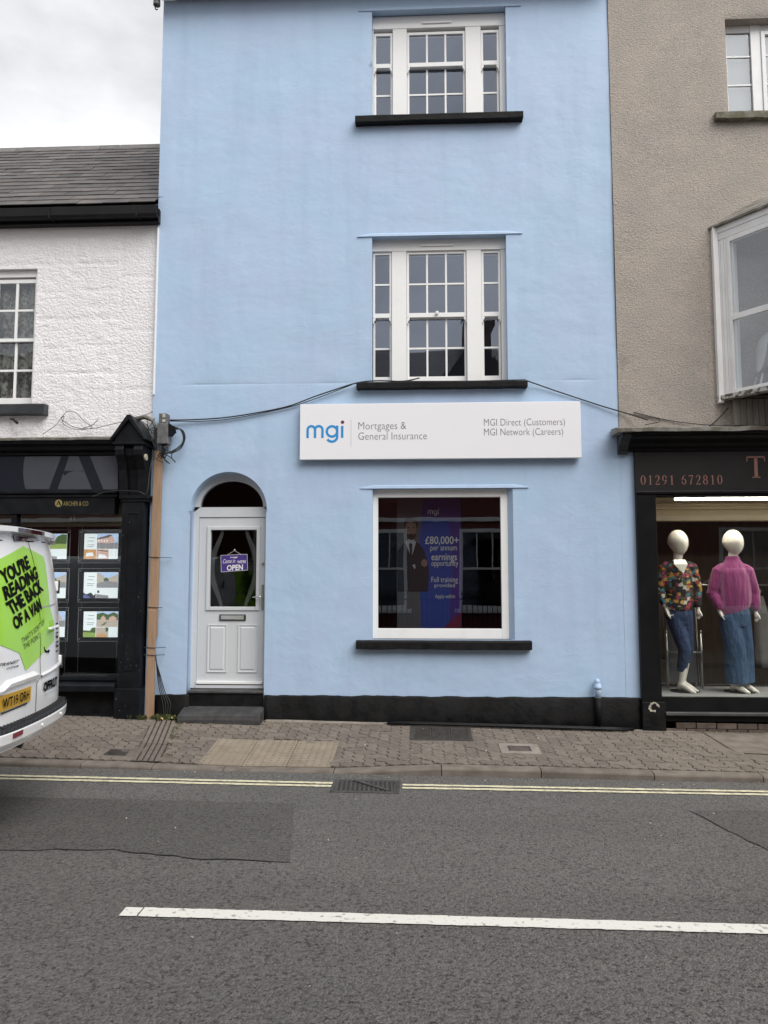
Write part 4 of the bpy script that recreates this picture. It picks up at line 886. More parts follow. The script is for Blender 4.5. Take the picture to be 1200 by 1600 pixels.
def lace_mat():
    m = bpy.data.materials.new('lace'); m.use_nodes = True; t = m.node_tree; b = t.nodes['Principled BSDF']; L = t.links.new
    b.inputs['Base Color'].default_value = (.30,.29,.265,1); b.inputs['Roughness'].default_value = .9
    tc = t.nodes.new('ShaderNodeTexCoord'); v = t.nodes.new('ShaderNodeTexVoronoi'); v.inputs['Scale'].default_value = 26; v.feature = 'F2'; n = t.nodes.new('ShaderNodeTexNoise'); n.inputs['Scale'].default_value = 5
    n.inputs['Detail'].default_value = 3; L(tc.outputs['Object'], v.inputs['Vector']); L(tc.outputs['Object'], n.inputs['Vector'])
    ad = t.nodes.new('ShaderNodeMath'); ad.operation = 'MULTIPLY'; L(v.outputs['Distance'], ad.inputs[0]); L(n.outputs['Fac'], ad.inputs[1])
    r = t.nodes.new('ShaderNodeValToRGB'); r.color_ramp.elements[0].position = .22; r.color_ramp.elements[1].position = .46; r.color_ramp.elements[0].color = (.12,)*3+(1,); r.color_ramp.elements[1].color = (.8,)*3+(1,)
    L(ad.outputs[0], r.inputs['Fac']); L(r.outputs['Color'], b.inputs['Alpha']); return m
cu = MB(); n = 60; rows = [3.85,4.3,4.8,5.45]
vs = [(-6.0+1.22*i/n, .20+.025*math.sin(i*1.1+z*1.3)+.012*math.sin(i*2.7), z) for z in rows for i in range(n+1)]
cu.add(vs, [(j*(n+1)+i, j*(n+1)+i+1, (j+1)*(n+1)+i+1, (j+1)*(n+1)+i) for j in range(3) for i in range(n)])
tag(cu.build('lace_curtain', lace_mat(), smooth=True, fixn=False), 'pale lace curtain hanging behind the small-paned window of the white house', 'curtain')
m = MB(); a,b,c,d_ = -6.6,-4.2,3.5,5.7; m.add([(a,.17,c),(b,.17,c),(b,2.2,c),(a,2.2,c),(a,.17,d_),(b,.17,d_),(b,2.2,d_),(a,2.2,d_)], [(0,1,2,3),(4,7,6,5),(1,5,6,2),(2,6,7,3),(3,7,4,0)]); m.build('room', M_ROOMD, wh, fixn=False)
M_DSTONE = pmat('dark_slate_paint', (.018,.021,.024), (.032,.036,.04), scale=7, rough=.5, bump=.3, bscale=30, bdist=.006)
stone_sill(wh, M_DSTONE, -6.25, -4.53, 3.665, 3.795, .08, .15, .008)
m = MB(); m.tube([(-4.98,.0,3.62),(-4.90,-.10,3.60),(-4.84,-.14,3.555)], .012, 8); m.tube([(-4.85,-.135,3.565),(-4.81,-.16,3.54)], .017, 8)
tag(m.build('bracket', M_BLACKW, smooth=True), 'short black rod sticking out under the window sill of the white house', 'bracket')
# slate roof, one slate at a time
EY, EZ, RY, RZ = -.13, 6.235, 2.5, 8.53
rl = math.hypot(RY-EY, RZ-EZ); ud = Vector((0,(RY-EY)/rl,(RZ-EZ)/rl)); nd = Vector((0,-ud.z,ud.y))
m = MB(); m.add([(LX0,EY+.02,EZ-.03),(LX1,EY+.02,EZ-.03),(LX1,RY,RZ-.03),(LX0,RY,RZ-.03),(LX1,5.2,6.2),(LX0,5.2,6.2)], [(0,1,2,3),(3,2,4,5)]); roof = m.build('roof', M_SLATE, wh, fixn=False)
SLM = []
for q in range(6):
    w_, l_ = .32, .44; e = [random.uniform(-.004,.004) for _ in range(4)]; ch = random.choice((0,0,.02,.0))
    me = bpy.data.meshes.new('slate'); t_ = .010
    top = [(-w_/2+.0008,e[0],t_),(w_/2-.0008-ch,e[1],t_),(w_/2-.0008,e[1]+ch,t_),(w_/2-.0008,l_,t_),(-w_/2+.0008,l_,t_)]
    me.from_pydata(top+[(p[0],p[1],0) for p in top], [], [(0,1,2,3,4),(0,5,6,1),(1,6,7,2),(2,7,8,3),(3,8,9,4),(4,9,5,0)]); me.materials.append(M_SLATE); SLM.append(me)
rows_n = 17; gauge = rl/rows_n; cnt = 0; rest_s = MB()
rot0 = Matrix(((1,0,0),(0,ud.y,nd.y),(0,ud.z,nd.z))).to_4x4()
cands = []
for r_ in range(rows_n):
    for c in range(18):
        x = LX1-.16-.322*c+(.161 if r_%2 else 0)
        if x > LX1-.02: x = LX1-.085
        if x < LX0+.1: continue
        cands.append((c, r_, x))
cands.sort()
for k, (c, r_, x) in enumerate(cands):
    base = Vector((x,EY,EZ))+ud*(gauge*r_+random.uniform(-.006,.006))+nd*(.026+random.uniform(0,.005))
    M_ = Matrix.Translation(base) @ rot0 @ Matrix.Rotation(R(-2.4),4,'X') @ Matrix.Rotation(random.gauss(0,.012) if random.random() > .05 else random.uniform(-.09,.09),4,'Z')
    me = random.choice(SLM)
    if k < 300:
        o = bpy.data.objects.new('slate', me); COL.objects.link(o); WP[o.name] = Vector((0,0,0)); o.parent = roof; o.matrix_parent_inverse = Matrix.Translation(-WP[roof.name]); o.matrix_basis = M_
    else: rest_s.add([M_ @ v.co for v in me.vertices], [tuple(p.vertices) for p in me.polygons])
if rest_s.v: rest_s.build('slates', M_SLATE, roof, fixn=False)['kind'] = 'stuff'
M_RIDGE = pmat('ridge_tile', (.11,.105,.10), (.16,.15,.14), scale=12, rough=.8, bump=.4, bscale=50, rnd=.12)
x = LX1
while x > LX0:
    l_ = .46; dz = random.uniform(-.008,.008)
    MB().prism([(RY-.16,RZ-.10+dz),(RY,RZ+.055+dz),(RY+.16,RZ-.10+dz),(RY+.145,RZ-.115+dz),(RY,RZ+.03+dz),(RY-.145,RZ-.115+dz)], x-l_+.006, x-.003, 0).build('ridge_tile', M_RIDGE, roof); x -= l_
# gutter and fascia board
m = MB(); m.prism([(-.20,6.20),(-.20,6.095),(-.165,6.075),(-.10,6.075),(-.075,6.10),(-.075,6.20),(-.083,6.20),(-.083,6.105),(-.105,6.085),(-.16,6.085),(-.192,6.10),(-.192,6.20)], LX0, -3.175, 0); m.build('gutter', M_BLACKW, wh)
for xx in (-3.42,-4.5,-5.6): box('gutter_bracket', M_BLACKW, wh, xx-.012, xx+.012, -.208, -.0745, 6.068, 6.195, .002)
box('fascia_board', M_BLACKW, wh, LX0, -3.19, -.074, .028, 6.045, 6.215)
box('cracked_mortar', M_WHITEF, wh, -3.224,-3.205,-.02,.01,3.9,6.0)  # white strip of cracked mortar at the right edge of the wall

# ---- shopfront
M_SHOPK = pmat('black_shopfront_paint', (.006,.0065,.008), (.010,.0115,.014), scale=6, rough=.35, rough2=.5, spec=.2, bump=.15, bscale=30, bdist=.004)
M_FASC = pmat('slate_blue_fascia', (.016,.019,.028), (.018,.022,.031), scale=3, rough=.3, spec=.3)
M_FASL = pmat('fascia_grey_print', (.072,.078,.095), (.078,.084,.10), scale=3, rough=.25)
M_GOLD = pmat('muted_gold_print', (.28,.22,.075), (.25,.20,.07), scale=5, rough=.4)
M_LEAD = pmat('mossy_lead', (.26,.25,.235), (.13,.12,.09), scale=9, detail=9, rough=.8, bump=.5, bscale=40, ramp=(.35,.6))
m = MB(); m.box(-9,-3.62,-.10,.03,2.45,3.26); m.box(-9,-3.51,-.10,.03,.0,.12)
sf = m.build('shopfront', M_SHOPK, wh)
m = MB(); n = 40; rg = []
for i in range(n+1):
    x = -9+(9-3.585)*i/n; w = fbm(x,1,2)*.012; rg.append([(x,-.31,3.30+w),(x,-.315,3.325+w),(x,-.05,3.375+w),(x,.03,3.40+w),(x,.03,3.30)])
m.loft(rg).build('lead_flashing', M_LEAD, sf)
m = MB(); m.prism([(-.10,3.14),(-.14,3.15),(-.14,3.18),(-.20,3.20),(-.215,3.24),(-.28,3.26),(-.30,3.298),(.02,3.298),(.02,3.14)], -9, -3.59, 0); m.build('cornice', M_SHOPK, sf)
m = MB(); m.prism([(-.101,2.735),(-.145,3.135),(-.101,3.135)], -9, -3.575, 0); m.build('fascia', M_FASC, sf)
fy_ = lambda z: -.101-.044*(z-2.735)/.4-.0018
def fflat(pts, mat, dy=0): return MB().add([(p[0],fy_(p[1])+dy,p[1]) for p in pts], [tuple(range(len(pts)))]).build('print', mat, sf, fixn=False)
disc = [(-4.04+.69*math.cos(a), 2.94+.69*math.sin(a)) for a in [R(163.8)+(R(196.2)-R(163.8))*i/10 for i in range(11)]]
fflat([(-3.58,3.133)]+[p for p in disc]+[(-3.58,2.738)], M_FASL)
fflat([(-4.262,3.133),(-4.165,3.133),(-4.315,2.738),(-4.42,2.738)], M_FASC, -.001)
fflat([(-4.055,3.133),(-3.915,3.133),(-3.755,2.738),(-3.895,2.738)], M_FASC, -.001)
bar = arc(-4.10,2.885,.16,.09,150,50,8); q = MB(); ribbon(q, [(p[0],p[1]) for p in bar], [.06-.045*i/8 for i in range(9)], -.1275); q.build('print', M_FASC, sf, fixn=False)
m = MB(); m.box(-9,-3.59,-.135,-.101,2.69,2.733); m.box(-9,-3.59,-.115,-.101,2.645,2.675); m.build('moulding', M_SHOPK, sf, bevel=.006)
letter('ARCHER & CO', 'lettering', M_GOLD, sf, -4.237, -3.935, 2.545, 2.597, -.1022, bold=-.004)
m = MB(); m.add([(-4.295+.045*math.cos(R(15*i)),-.1022,2.575+.045*math.sin(R(15*i))) for i in range(24)], [tuple(range(24))]); m.build('emblem', M_GOLD, sf, fixn=False)
m = MB(); ribbon(m, [(-4.318,2.548),(-4.298,2.605)], .008, -.1032); ribbon(m, [(-4.296,2.605),(-4.268,2.548)], .014, -.1032); ribbon(m, [(-4.31,2.568),(-4.28,2.565)], .006, -.1036); m.build('emblem_letter', M_TXTK, sf, fixn=False)
for xx in (-4.84,-6.3,-7.8): box('mullion', M_SHOPK, sf, xx-.032, xx+.032, -.09, .02, .52, 2.45, .006)
MB().add([(-9,-.035,.52),(-3.51,-.035,.52),(-3.51,-.035,2.45),(-9,-.035,2.45)], [(0,1,2,3)]).build('pane', G_SHOP, sf, fixn=False)
m = MB(); m.box(-9,-3.51,-.10,.02,.50,.545); m.build('bottom_rail', M_SHOPK, sf, bevel=.005)
m = MB(); m.prism([(-.21,.385),(-.22,.40),(-.22,.455),(-.20,.475),(.0,.497),(.0,.385)], -9, -3.515, 0); m.build('sill', M_SHOPK, sf, bevel=.004)
m = MB(); m.box(-9,-3.51,-.07,.02,.0,.384); m.build('stall_riser', M_BLACKP, sf)
box('blind_box', pmat('olive_blind', (.135,.12,.075), (.11,.10,.062), scale=5, rough=.8), sf, -8.9,-3.6,.10,.16,2.315,2.60)
for x in (-4.23,-4.19): box('ceiling_vent', M_SATIN, sf, x-.012, x+.012, .092, .0995, 2.385, 2.43, 0)
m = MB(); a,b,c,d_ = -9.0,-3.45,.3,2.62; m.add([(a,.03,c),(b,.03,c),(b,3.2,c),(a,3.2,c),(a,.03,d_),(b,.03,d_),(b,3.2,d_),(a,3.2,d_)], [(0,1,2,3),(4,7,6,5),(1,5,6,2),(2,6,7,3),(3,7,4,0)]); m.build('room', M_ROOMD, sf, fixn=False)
# pilaster with console bracket and little pediment
m = MB(); m.box(-3.51,-3.245,-.14,.02,.0,2.62)
pi = m.build('pilaster', M_SHOPK, sf, bevel=.005)
m = MB(); m.box(-3.525,-3.225,-.175,.02,.0,.42); m.build('pilaster_base', M_SHOPK, sf, bevel=.008)
m = MB()
for a,b,c,d_ in ((-3.455,-3.440,.62,2.46),(-3.315,-3.300,.62,2.46),(-3.440,-3.315,.62,.635),(-3.440,-3.315,2.445,2.46)): m.box(a,b,-.148,-.139,c,d_)
m.build('panel_moulding', M_SHOPK, sf, bevel=.003)
m = MB(); m.box(-3.54,-3.19,-.17,.02,2.62,2.66); m.box(-3.525,-3.205,-.155,.02,2.585,2.62); m.build('capital', M_SHOPK, sf, bevel=.005)
prof = [(-.15,2.66),(-.155,2.74),(-.17,2.85),(-.20,2.96),(-.26,3.06),(-.31,3.12),(-.325,3.18),(-.31,3.235),(.02,3.235),(.02,2.66)]
m = MB(); m.prism(prof, -3.545, -3.445, 0); m.prism(prof, -3.325, -3.22, 0); m.prism([(p[0]+.05 if p[0] < -.1 else p[0], p[1]) for p in prof], -3.4449, -3.3251, 0)
m.build('console_bracket', M_SHOPK, sf, bevel=.006)
m = MB(); m.box(-3.57,-3.195,-.335,.02,3.236,3.27); m.box(-3.555,-3.21,-.32,.02,3.27,3.312); m.build('bracket_cap', M_SHOPK, sf, bevel=.006)
m = MB(); m.prism([(-3.56,3.313),(-3.20,3.313),(-3.38,3.53)], -.32, .02, 1); m.build('pediment', M_SHOPK, sf)
m = MB()
for s_ in (-1,1):
    m.prism([(-3.38+s_*.22,3.295),(-3.38+s_*.19,3.285),(-3.38,3.525),(-3.38,3.585),(-3.38+s_*.02,3.585)], -.36, .02, 1)
m.build('pediment_coping', M_LEAD if False else M_SHOPK, sf, bevel=.006)
m = MB(); m.tube([(-3.225,-.22,3.10),(-3.20,-.22,3.10)], .04, 14); tag(m.build('alarm_sounder', pmat('aged_cream_plastic', (.45,.43,.33), (.36,.34,.26)), bevel=.005), 'small round cream disc on the side of the black console bracket', 'alarm')
cable('cable', [(-4.55,-.05,3.42),(-4.40,-.04,3.53),(-4.34,-.03,3.62),(-4.27,-.02,3.70),(-4.17,-.02,3.69),(-4.05,-.03,3.58),(-3.95,-.04,3.50),(-4.05,-.05,3.475),(-4.20,-.05,3.49),(-4.31,-.04,3.56),(-4.30,-.03,3.64),(-4.33,-.03,3.60),(-4.15,-.05,3.50),(-3.95,-.04,3.485),(-3.75,-.03,3.53),(-3.45,-.02,3.60),(-3.2,-.06,3.68)], .0035, 'thin looped wire trailing over the white wall above the dark shopfront')
cable('cable', [(-4.05,-.06,3.49),(-3.95,-.05,3.52),(-3.88,-.03,3.60)], .004, 'short stub of wire poking up from the looped wire')
m = MB(); m.tube([(-3.42,-.03,3.60),(-3.30,-.05,3.62),(-3.20,-.07,3.58),(-3.16,-.08,3.50),(-3.155,-.08,3.20)], [.028,.03,.026,.02,.016], 10); tag(m.build('conduit', M_LEAD, smooth=True), 'weathered pipe bending over the little black pediment to the junction box', 'pipe')
cable('cable', [(-3.85,-.19,2.64),(-3.7,-.17,2.70),(-3.5,-.19,2.71),(-3.3,-.2,2.70),(-3.2,-.19,2.68),(-3.18,-.17,2.95),(-3.15,-.12,3.2)], .007, 'black cable clipped across the capital of the dark pilaster')

fk = MB()
for _ in range(34):
    zz_ = random.uniform(.15,2.5); xx_ = random.uniform(-3.50,-3.25); r_ = random.uniform(.0015,.005); yf_ = -.1765 if zz_ < .42 else -.1415
    fk.add([(xx_-r_,yf_,zz_),(xx_,yf_,zz_-r_*random.uniform(.5,2)),(xx_+r_,yf_,zz_),(xx_,yf_,zz_+r_*random.uniform(.5,2.2))], [(0,1,2,3)])
fk.build('paint_flecks', pmat('grey_fleck', (.30,.30,.29), (.20,.20,.20)), sf, fixn=False)['kind'] = 'stuff'
# ---- lit property displays hanging in the window
M_ACR = glass_mat('acrylic', .05, (.93,.95,.95), edge=.3)
M_ACRE = pmat('acrylic_edge', (.45,.46,.46), (.40,.41,.41), rough=.25)
def lit(name, c, s=.6): return pmat(name, c, tuple(x*.5 for x in c) if name != 'print_white' else c, scale=42, detail=9, rough=.4, emit=c, estr=s, ramp=(.3,.7))
C_W = lit('print_white', (.62,.65,.66)); C_SKY = lit('print_sky', (.36,.47,.68)); C_GRS = lit('print_grass', (.22,.30,.08)); C_TREE = lit('print_tree', (.06,.10,.035)); C_ROAD = lit('print_road', (.22,.21,.22)); C_WALL = lit('print_stone', (.40,.34,.29)); C_ROOF = lit('print_roof', (.12,.09,.085)); C_WARM = lit('print_timber', (.48,.26,.12)); C_PINK = lit('print_pink', (.50,.33,.28)); C_DK = lit('print_dark', (.035,.035,.04)); C_TXT = pmat('print_grey_text', (.28,.29,.30)); C_BLUEB = lit('print_blue', (.10,.12,.30))
def prop(x0, x1, z0, z1, y, scheme, lab):
    t = empty('property_display', ((x0+x1)/2, y, z0), lab, 'display', 'lit property displays in the estate agent window')
    m = MB(); m.box(x0+.03,x1-.03,y,y+.012,z0+.03,z1-.03); m.build('backing', M_TXTK, t)
    MB().add([(x0,y-.012,z0),(x1,y-.012,z0),(x1,y-.012,z1),(x0,y-.012,z1)], [(0,1,2,3)]).build('acrylic_sheet', M_ACR, t, fixn=False)
    m = MB(); e = .0035
    for a,b,c,d_ in ((x0,x1,z0,z0+e),(x0,x1,z1-e,z1),(x0,x0+e,z0+e,z1-e),(x1-e,x1,z0+e,z1-e)): m.box(a,b,y-.016,y-.0125,c,d_)
    m.build('acrylic_edge', M_ACRE, t)
    for px_, pz_ in ((x0+.022,z0+.03),(x1-.022,z0+.03),(x0+.022,z1-.03),(x1-.022,z1-.03)):
        q = MB(); q.tube([(px_,y-.022,pz_),(px_,y+.0,pz_)], .0085, 10); q.build('fixing_stud', M_SATIN, t)
    a, b, c, d_ = x0+.062, x1-.045, z0+.05, z1-.048; W, H = b-a, d_-c
    F = lambda u, v: (a+W*u, c+H*v); k = [0]
    def pf(mat, pts, lift=1, nm='print'): k[0] += 1; flat(nm, mat, t, [F(*p) for p in pts], y-.0008-.0007*lift)
    pf(C_W, [(0,0),(1,0),(1,1),(0,1)], 0, 'sheet')
    for i, vv in enumerate((.83,.70,.55,.48)): pf(C_TXT, [(.10 if i else .13,vv),(.31-.03*(i%2),vv),(.31-.03*(i%2),vv+.018),(.10 if i else .13,vv+.018)], 1, 'text_line')
    main = [(.38,.4),(.995,.4),(.995,.99),(.38,.99)]
    pf(C_SKY, main, 1)
    if scheme == 0:
        pf(C_ROAD, [(.38,.4),(.995,.4),(.995,.66),(.7,.62),(.38,.64)], 2); pf(C_PINK, [(.38,.64),(.75,.62),(.93,.70),(.80,.95),(.62,.88),(.38,.80)], 3); pf(C_ROOF, [(.38,.82),(.60,.90),(.76,.97),(.82,.93),(.70,.84),(.38,.77)], 4)
        for i in range(4): pf(C_W, [(.42+.08*i,.68),(.45+.08*i,.68),(.45+.08*i,.76),(.42+.08*i,.76)], 5)
        pf(C_WARM, [(0,.0),(.36,0),(.36,.38),(0,.38)], 1); pf(C_W, [(.05,.1),(.3,.12),(.26,.26),(.08,.24)], 2); pf(C_PINK, [(.37,0),(.73,0),(.73,.38),(.37,.38)], 1); pf(C_W, [(.42,.03),(.7,.03),(.62,.16),(.45,.2)], 2); pf(C_DK, [(.40,.34),(.70,.28),(.70,.31),(.40,.37)], 2)
    elif scheme == 1:
        pf(C_ROAD, [(.38,.4),(.995,.4),(.995,.60),(.78,.66),(.60,.66),(.38,.56)], 2); pf(C_WALL, [(.38,.56),(.55,.64),(.62,.80),(.50,.95),(.38,.98)], 3); pf(C_WALL, [(.72,.66),(.995,.60),(.995,.93),(.72,.78)], 3); pf(C_TREE, [(.58,.66),(.72,.66),(.72,.76),(.64,.80),(.58,.74)], 4)
        pf(C_DK, [(0,0),(.36,0),(.36,.18),(.3,.1),(.22,.22),(.08,.15),(0,.22)], 2); pf(C_BLUEB, [(0,0),(.2,0),(.16,.08),(0,.14)], 3); pf(C_ROAD, [(.37,0),(.73,0),(.73,.1),(.37,.16)], 2); pf(C_DK, [(.40,.2),(.46,.2),(.46,.3),(.40,.3)], 2)
    elif scheme == 2:
        pf(C_TREE, [(.38,.68),(.995,.66),(.995,.9),(.86,.97),(.7,.88),(.55,.96),(.38,.9)], 2); pf(C_WALL, [(.38,.4),(.995,.4),(.995,.66),(.7,.68),(.38,.66)], 3); pf(C_PINK, [(.50,.60),(.64,.60),(.64,.75),(.57,.85),(.50,.75)], 4); pf(C_PINK, [(.74,.62),(.95,.62),(.95,.76),(.85,.84),(.74,.76)], 4); pf(C_TREE, [(.5,.45),(.62,.48),(.7,.62),(.6,.55)], 5)
        pf(C_GRS, [(0,0),(.36,0),(.36,.17),(0,.2)], 2); pf(C_TREE, [(0,.2),(.36,.17),(.36,.38),(.25,.36),(.2,.25),(0,.27)], 3); pf(C_WALL, [(.37,0),(.73,0),(.73,.38),(.37,.38)], 2); pf(C_WARM, [(.4,0),(.68,0),(.65,.14),(.42,.14)], 3); pf(C_TREE, [(.66,.2),(.73,.25),(.73,.38),(.64,.38)], 3)
    else:
        pf(C_GRS, [(.38,.4),(.995,.4),(.995,.62),(.38,.6)], 2); pf(C_TREE, [(.6,.6),(.995,.6),(.995,.97),(.85,.98),(.7,.88)], 3); pf(C_ROAD, [(.38,.6),(.6,.6),(.6,.75),(.38,.8)], 3); pf(C_ROAD, [(.37,0),(.72,0),(.72,.1),(.37,.12)], 2)
    m = MB()
    for xx in (x0+.03, x1-.03): m.tube([(xx,y+.006,z1+.055),(xx,y+.006,z1-.03)], .0016, 4)
    m.build('suspension_wire', M_SATIN, t)
YD = .17
rowz = [(1.871,2.277,'top'),(1.398,1.808,'middle'),(.931,1.336,'bottom')]
desc = ['lit property card with a pink terraced house, topmost beside the dark pilaster','lit property card with two rows of stone houses, middle one beside the dark pilaster','lit property card with gabled houses and green field, lowest beside the dark pilaster']
for r_, (z0, z1, w) in enumerate(rowz):
    prop(-4.15+.012*r_, -3.622+.014*r_, z0, z1, YD, r_, desc[r_])
for r_, (z0, z1, w) in enumerate(rowz):
    prop(-4.785, -4.257+.006*r_, z0, z1, YD, 3 if r_ == 0 else 1 if r_ == 1 else 0, ('lit property card with green trees, topmost of the column half hidden by the van','lit property card in the middle of the column half hidden by the van','lit property card at the bottom of the column half hidden by the van')[r_])
wc = empty('display_cables', (-4.0,.18,.55), 'taut steel wires holding the property displays in the window', 'cable')
for xx in (-4.12,-3.65,-4.28): MB().tube([(xx,YD+.006,.55),(xx,YD+.006,.94)], .002, 4).build('wire', M_SATIN, wc)

# ================================================================ GREY HOUSE WITH CLOTHES SHOP (RIGHT)
M_PEBBLE = paint_wall_mat('grey_pebbledash', (.43,.375,.33), (.36,.335,.30), 2.2, [('n',38,.7,.014),('v',80,.7,.006)], .9, dirt=((.22,.20,.165),1.7,.62,.85), speck=(60,.74,1.10))
gh = empty('grey_house', (4.5, 0, -.05), 'grey-brown pebbledashed house with a bay window above a black clothes shop', 'house')
GX0, GX1 = 2.333, 9.0
W_R = (3.742, 5.45, 7.26, 8.49)
def gdisp(x, z):
    e = min(1, max(0, max(W_R[0]-x, x-W_R[1], W_R[2]-z, z-W_R[3])/.05))
    return (noise.noise(Vector((x*24, z*24, 2)))*.005+fbm(x+4, z, .7, 3)*.010-.010)*e
wall('wall', M_PEBBLE, gh, GX0, GX1, 3.35, 9.6, -.004, [W_R], .16, .035, gdisp)
box('side_wall', M_PEBBLE, gh, GX0+.002,GX0+.2,.02,6.8,3.4,9.6,0); box('side_wall', M_PEBBLE, gh, GX1-.2,GX1,.02,6.8,-.1,9.6,0); box('rear_wall', M_PEBBLE, gh, GX0,GX1,6.801,7,-.1,9.6,0)
m = MB(); m.prism([(-.2,9.58),(3.5,11.8),(7.2,9.58),(7.2,9.68),(3.5,11.92),(-.2,9.68)], GX0+.01, GX1, 0); m.build('roof', M_SLATE, gh)
M_STONE = pmat('lichened_stone', (.20,.18,.15), (.115,.11,.07), scale=12, detail=9, rough=.95, bump=.7, bscale=50, bdist=.01, ramp=(.4,.62))
stone_sill(gh, M_STONE, 3.56, 5.6, 7.165, 7.262, .09, .12, .012)
G_UPVC = glass_mat('upper_glass', .05, (.85,.88,.88), edge=.25)
M_NET = pmat('pale_net_blind', (.20,.21,.22), (.18,.19,.20), scale=3, rough=.9)
M_UPVC = pmat('white_upvc', (.74,.75,.75), (.68,.69,.69), scale=5, rough=.35)
m = MB(); m.box(3.742,3.80,.12,.155,7.262,8.56); m.box(4.09,4.21,.11,.155,7.262,8.49); m.box(3.80,4.09,.121,.155,8.40,8.49); m.box(4.21,5.45,.121,.155,8.40,8.49)
m.box(4.21,4.26,.095,.15,7.262,8.399); m.box(4.26,5.40,.096,.15,8.35,8.399); m.box(5.40,5.45,.095,.15,7.262,8.399)
uw = m.build('casement_window', M_UPVC, gh, bevel=.004)
for xa, xb, z1, y_ in ((3.80,4.09,8.40,.14),(4.26,5.40,8.35,.125)):
    zz = [7.262,7.72,8.09,z1]
    for a, b in zip(zz, zz[1:]): MB().add([(xa,y_,a),(xb,y_,a),(xb,y_,b),(xa,y_,b)], [(0,1,2,3)]).build('pane', G_UPVC, uw, fixn=False)
    for z in zz[1:-1]: box('glazing_bar', M_UPVC, uw, xa, xb, y_-.012, y_-.001, z-.011, z+.011, .002)
box('net_blind', M_NET, uw, 3.7,5.5,.18,.185,7.2,8.6,0)
G_BAY = glass_mat('bay_glass', .15, (.80,.83,.83), edge=.2)
m = MB(); a,b,c,d_ = 3.0,6.0,7.0,8.9; m.add([(a,.16,c),(b,.16,c),(b,2.2,c),(a,2.2,c),(a,.16,d_),(b,.16,d_),(b,2.2,d_),(a,2.2,d_)], [(0,1,2,3),(4,7,6,5),(1,5,6,2),(2,6,7,3),(3,7,4,0)]); m.build('room', M_ROOM, gh, fixn=False)

# ---- canted bay window
M_WEATHW = pmat('weathered_white_timber', (.86,.86,.86), (.74,.73,.71), scale=7, detail=8, rough=.6, bump=.3, bscale=30, bdist=.004, stretch=(1,1,.4), ramp=(.4,.75))
M_MOSSW = pmat('mossy_white_sill', (.50,.49,.46), (.09,.085,.06), scale=22, detail=9, rough=.8, bump=.5, bscale=40, ramp=(.45,.58))
M_BOARD = pmat('greyed_boarding', (.30,.275,.245), (.22,.20,.175), scale=6, detail=7, rough=.8, bump=.3, bscale=30, stretch=(3,3,.4), rnd=.05)
cd = Vector((.61,-.79,0)); cn = Vector((-.79,-.61,0)); B0 = Vector((3.53,-.05,0)); LEN = 1.0
bz0, bz1 = 3.745, 5.76
def bay_box(m, s0, s1, n0, n1, z0, z1, o=B0, dv=cd, nv=cn):      # along the cant, out along its normal
    return m.obox(o+dv*s0+nv*n0+Vector((0,0,z0)), dv*(s1-s0), nv*(n1-n0), (0,0,z1-z0))
B1 = B0+cd*LEN; fd = Vector((1,0,0)); fn = Vector((0,-1,0))
m = MB(); m.box(3.47,3.528,-.075,.0,bz0-.03,5.83); mm = m
bay_box(mm, .115,.155,-.05,.012,bz0+.06,bz1-.10); bay_box(mm, LEN-.05,LEN,-.05,.012,bz0+.06,bz1-.10)
bay_box(mm, .155,LEN-.05,-.045,.012,bz1-.16,bz1-.10); bay_box(mm, .155,LEN-.05,-.045,.014,4.655,4.725)
bay_box(mm, .155,LEN-.05,-.045,.012,bz0+.06,bz0+.10)
bay_box(mm, 0,.6,-.05,.012,bz0+.06,bz1-.10,B1,fd,fn); bay_box(mm, .6,3.0,-.05,.012,bz1-.16,bz1-.10,B1,fd,fn); bay_box(mm, .6,3.0,-.05,.012,4.655,4.725,B1,fd,fn); bay_box(mm, .6,3.0,-.05,.012,bz0+.06,bz0+.10,B1,fd,fn)
bay = mm.build('bay_window', M_WEATHW, gh, bevel=.004)
for k in range(3): m = MB(); bay_box(m, .001+.038*k, .036+.038*k, -.05, .006+.003*(k%2), bz0+.055, bz1-.10); m.build('cladding_board', M_WEATHW, bay, bevel=.004)
for k in range(2): m = MB(); bay_box(m, -.02, LEN+.02, -.05, .010+.006*k, bz1-.097+.085*k, bz1-.015+.085*k); bay_box(m, .02, 3, -.05, .010+.006*k, bz1-.097+.085*k, bz1-.015+.085*k, B1, fd, fn); m.build('frieze_board', M_WEATHW, bay, bevel=.004)
m = MB(); bay_box(m, -.06, LEN+.03, -.05, .05, bz0, bz0+.056); bay_box(m, .03, 3, -.05, .05, bz0, bz0+.056, B1, fd, fn); m.build('sill', M_MOSSW, bay, bevel=.006)
for za, zb in ((bz0+.10,4.655),(4.725,bz1-.16)):
    p = [B0+cd*.155, B0+cd*(LEN-.05)]; MB().add([(p[0].x,p[0].y,za),(p[1].x,p[1].y,za),(p[1].x,p[1].y,zb),(p[0].x,p[0].y,zb)], [(0,1,2,3)]).build('pane', G_BAY, bay, fixn=False)
    p = [B1+fd*.6, B1+fd*3]; MB().add([(p[0].x,p[0].y,za),(p[1].x,p[1].y,za),(p[1].x,p[1].y,zb),(p[0].x,p[0].y,zb)], [(0,1,2,3)]).build('pane', G_BAY, bay, fixn=False)
m = MB(); bay_box(m, .158,.18,-.09,-.02,bz0+.11,bz1-.17); m.build('inner_frame', M_WHITEF, bay, bevel=.003)
e0 = B0+cd*(-.07)+cn*.06; e1 = B1+cd*.05+cn*.03+Vector((.02,-.05,0)); e2 = e1+fd*3.2; zt = bz1+.085
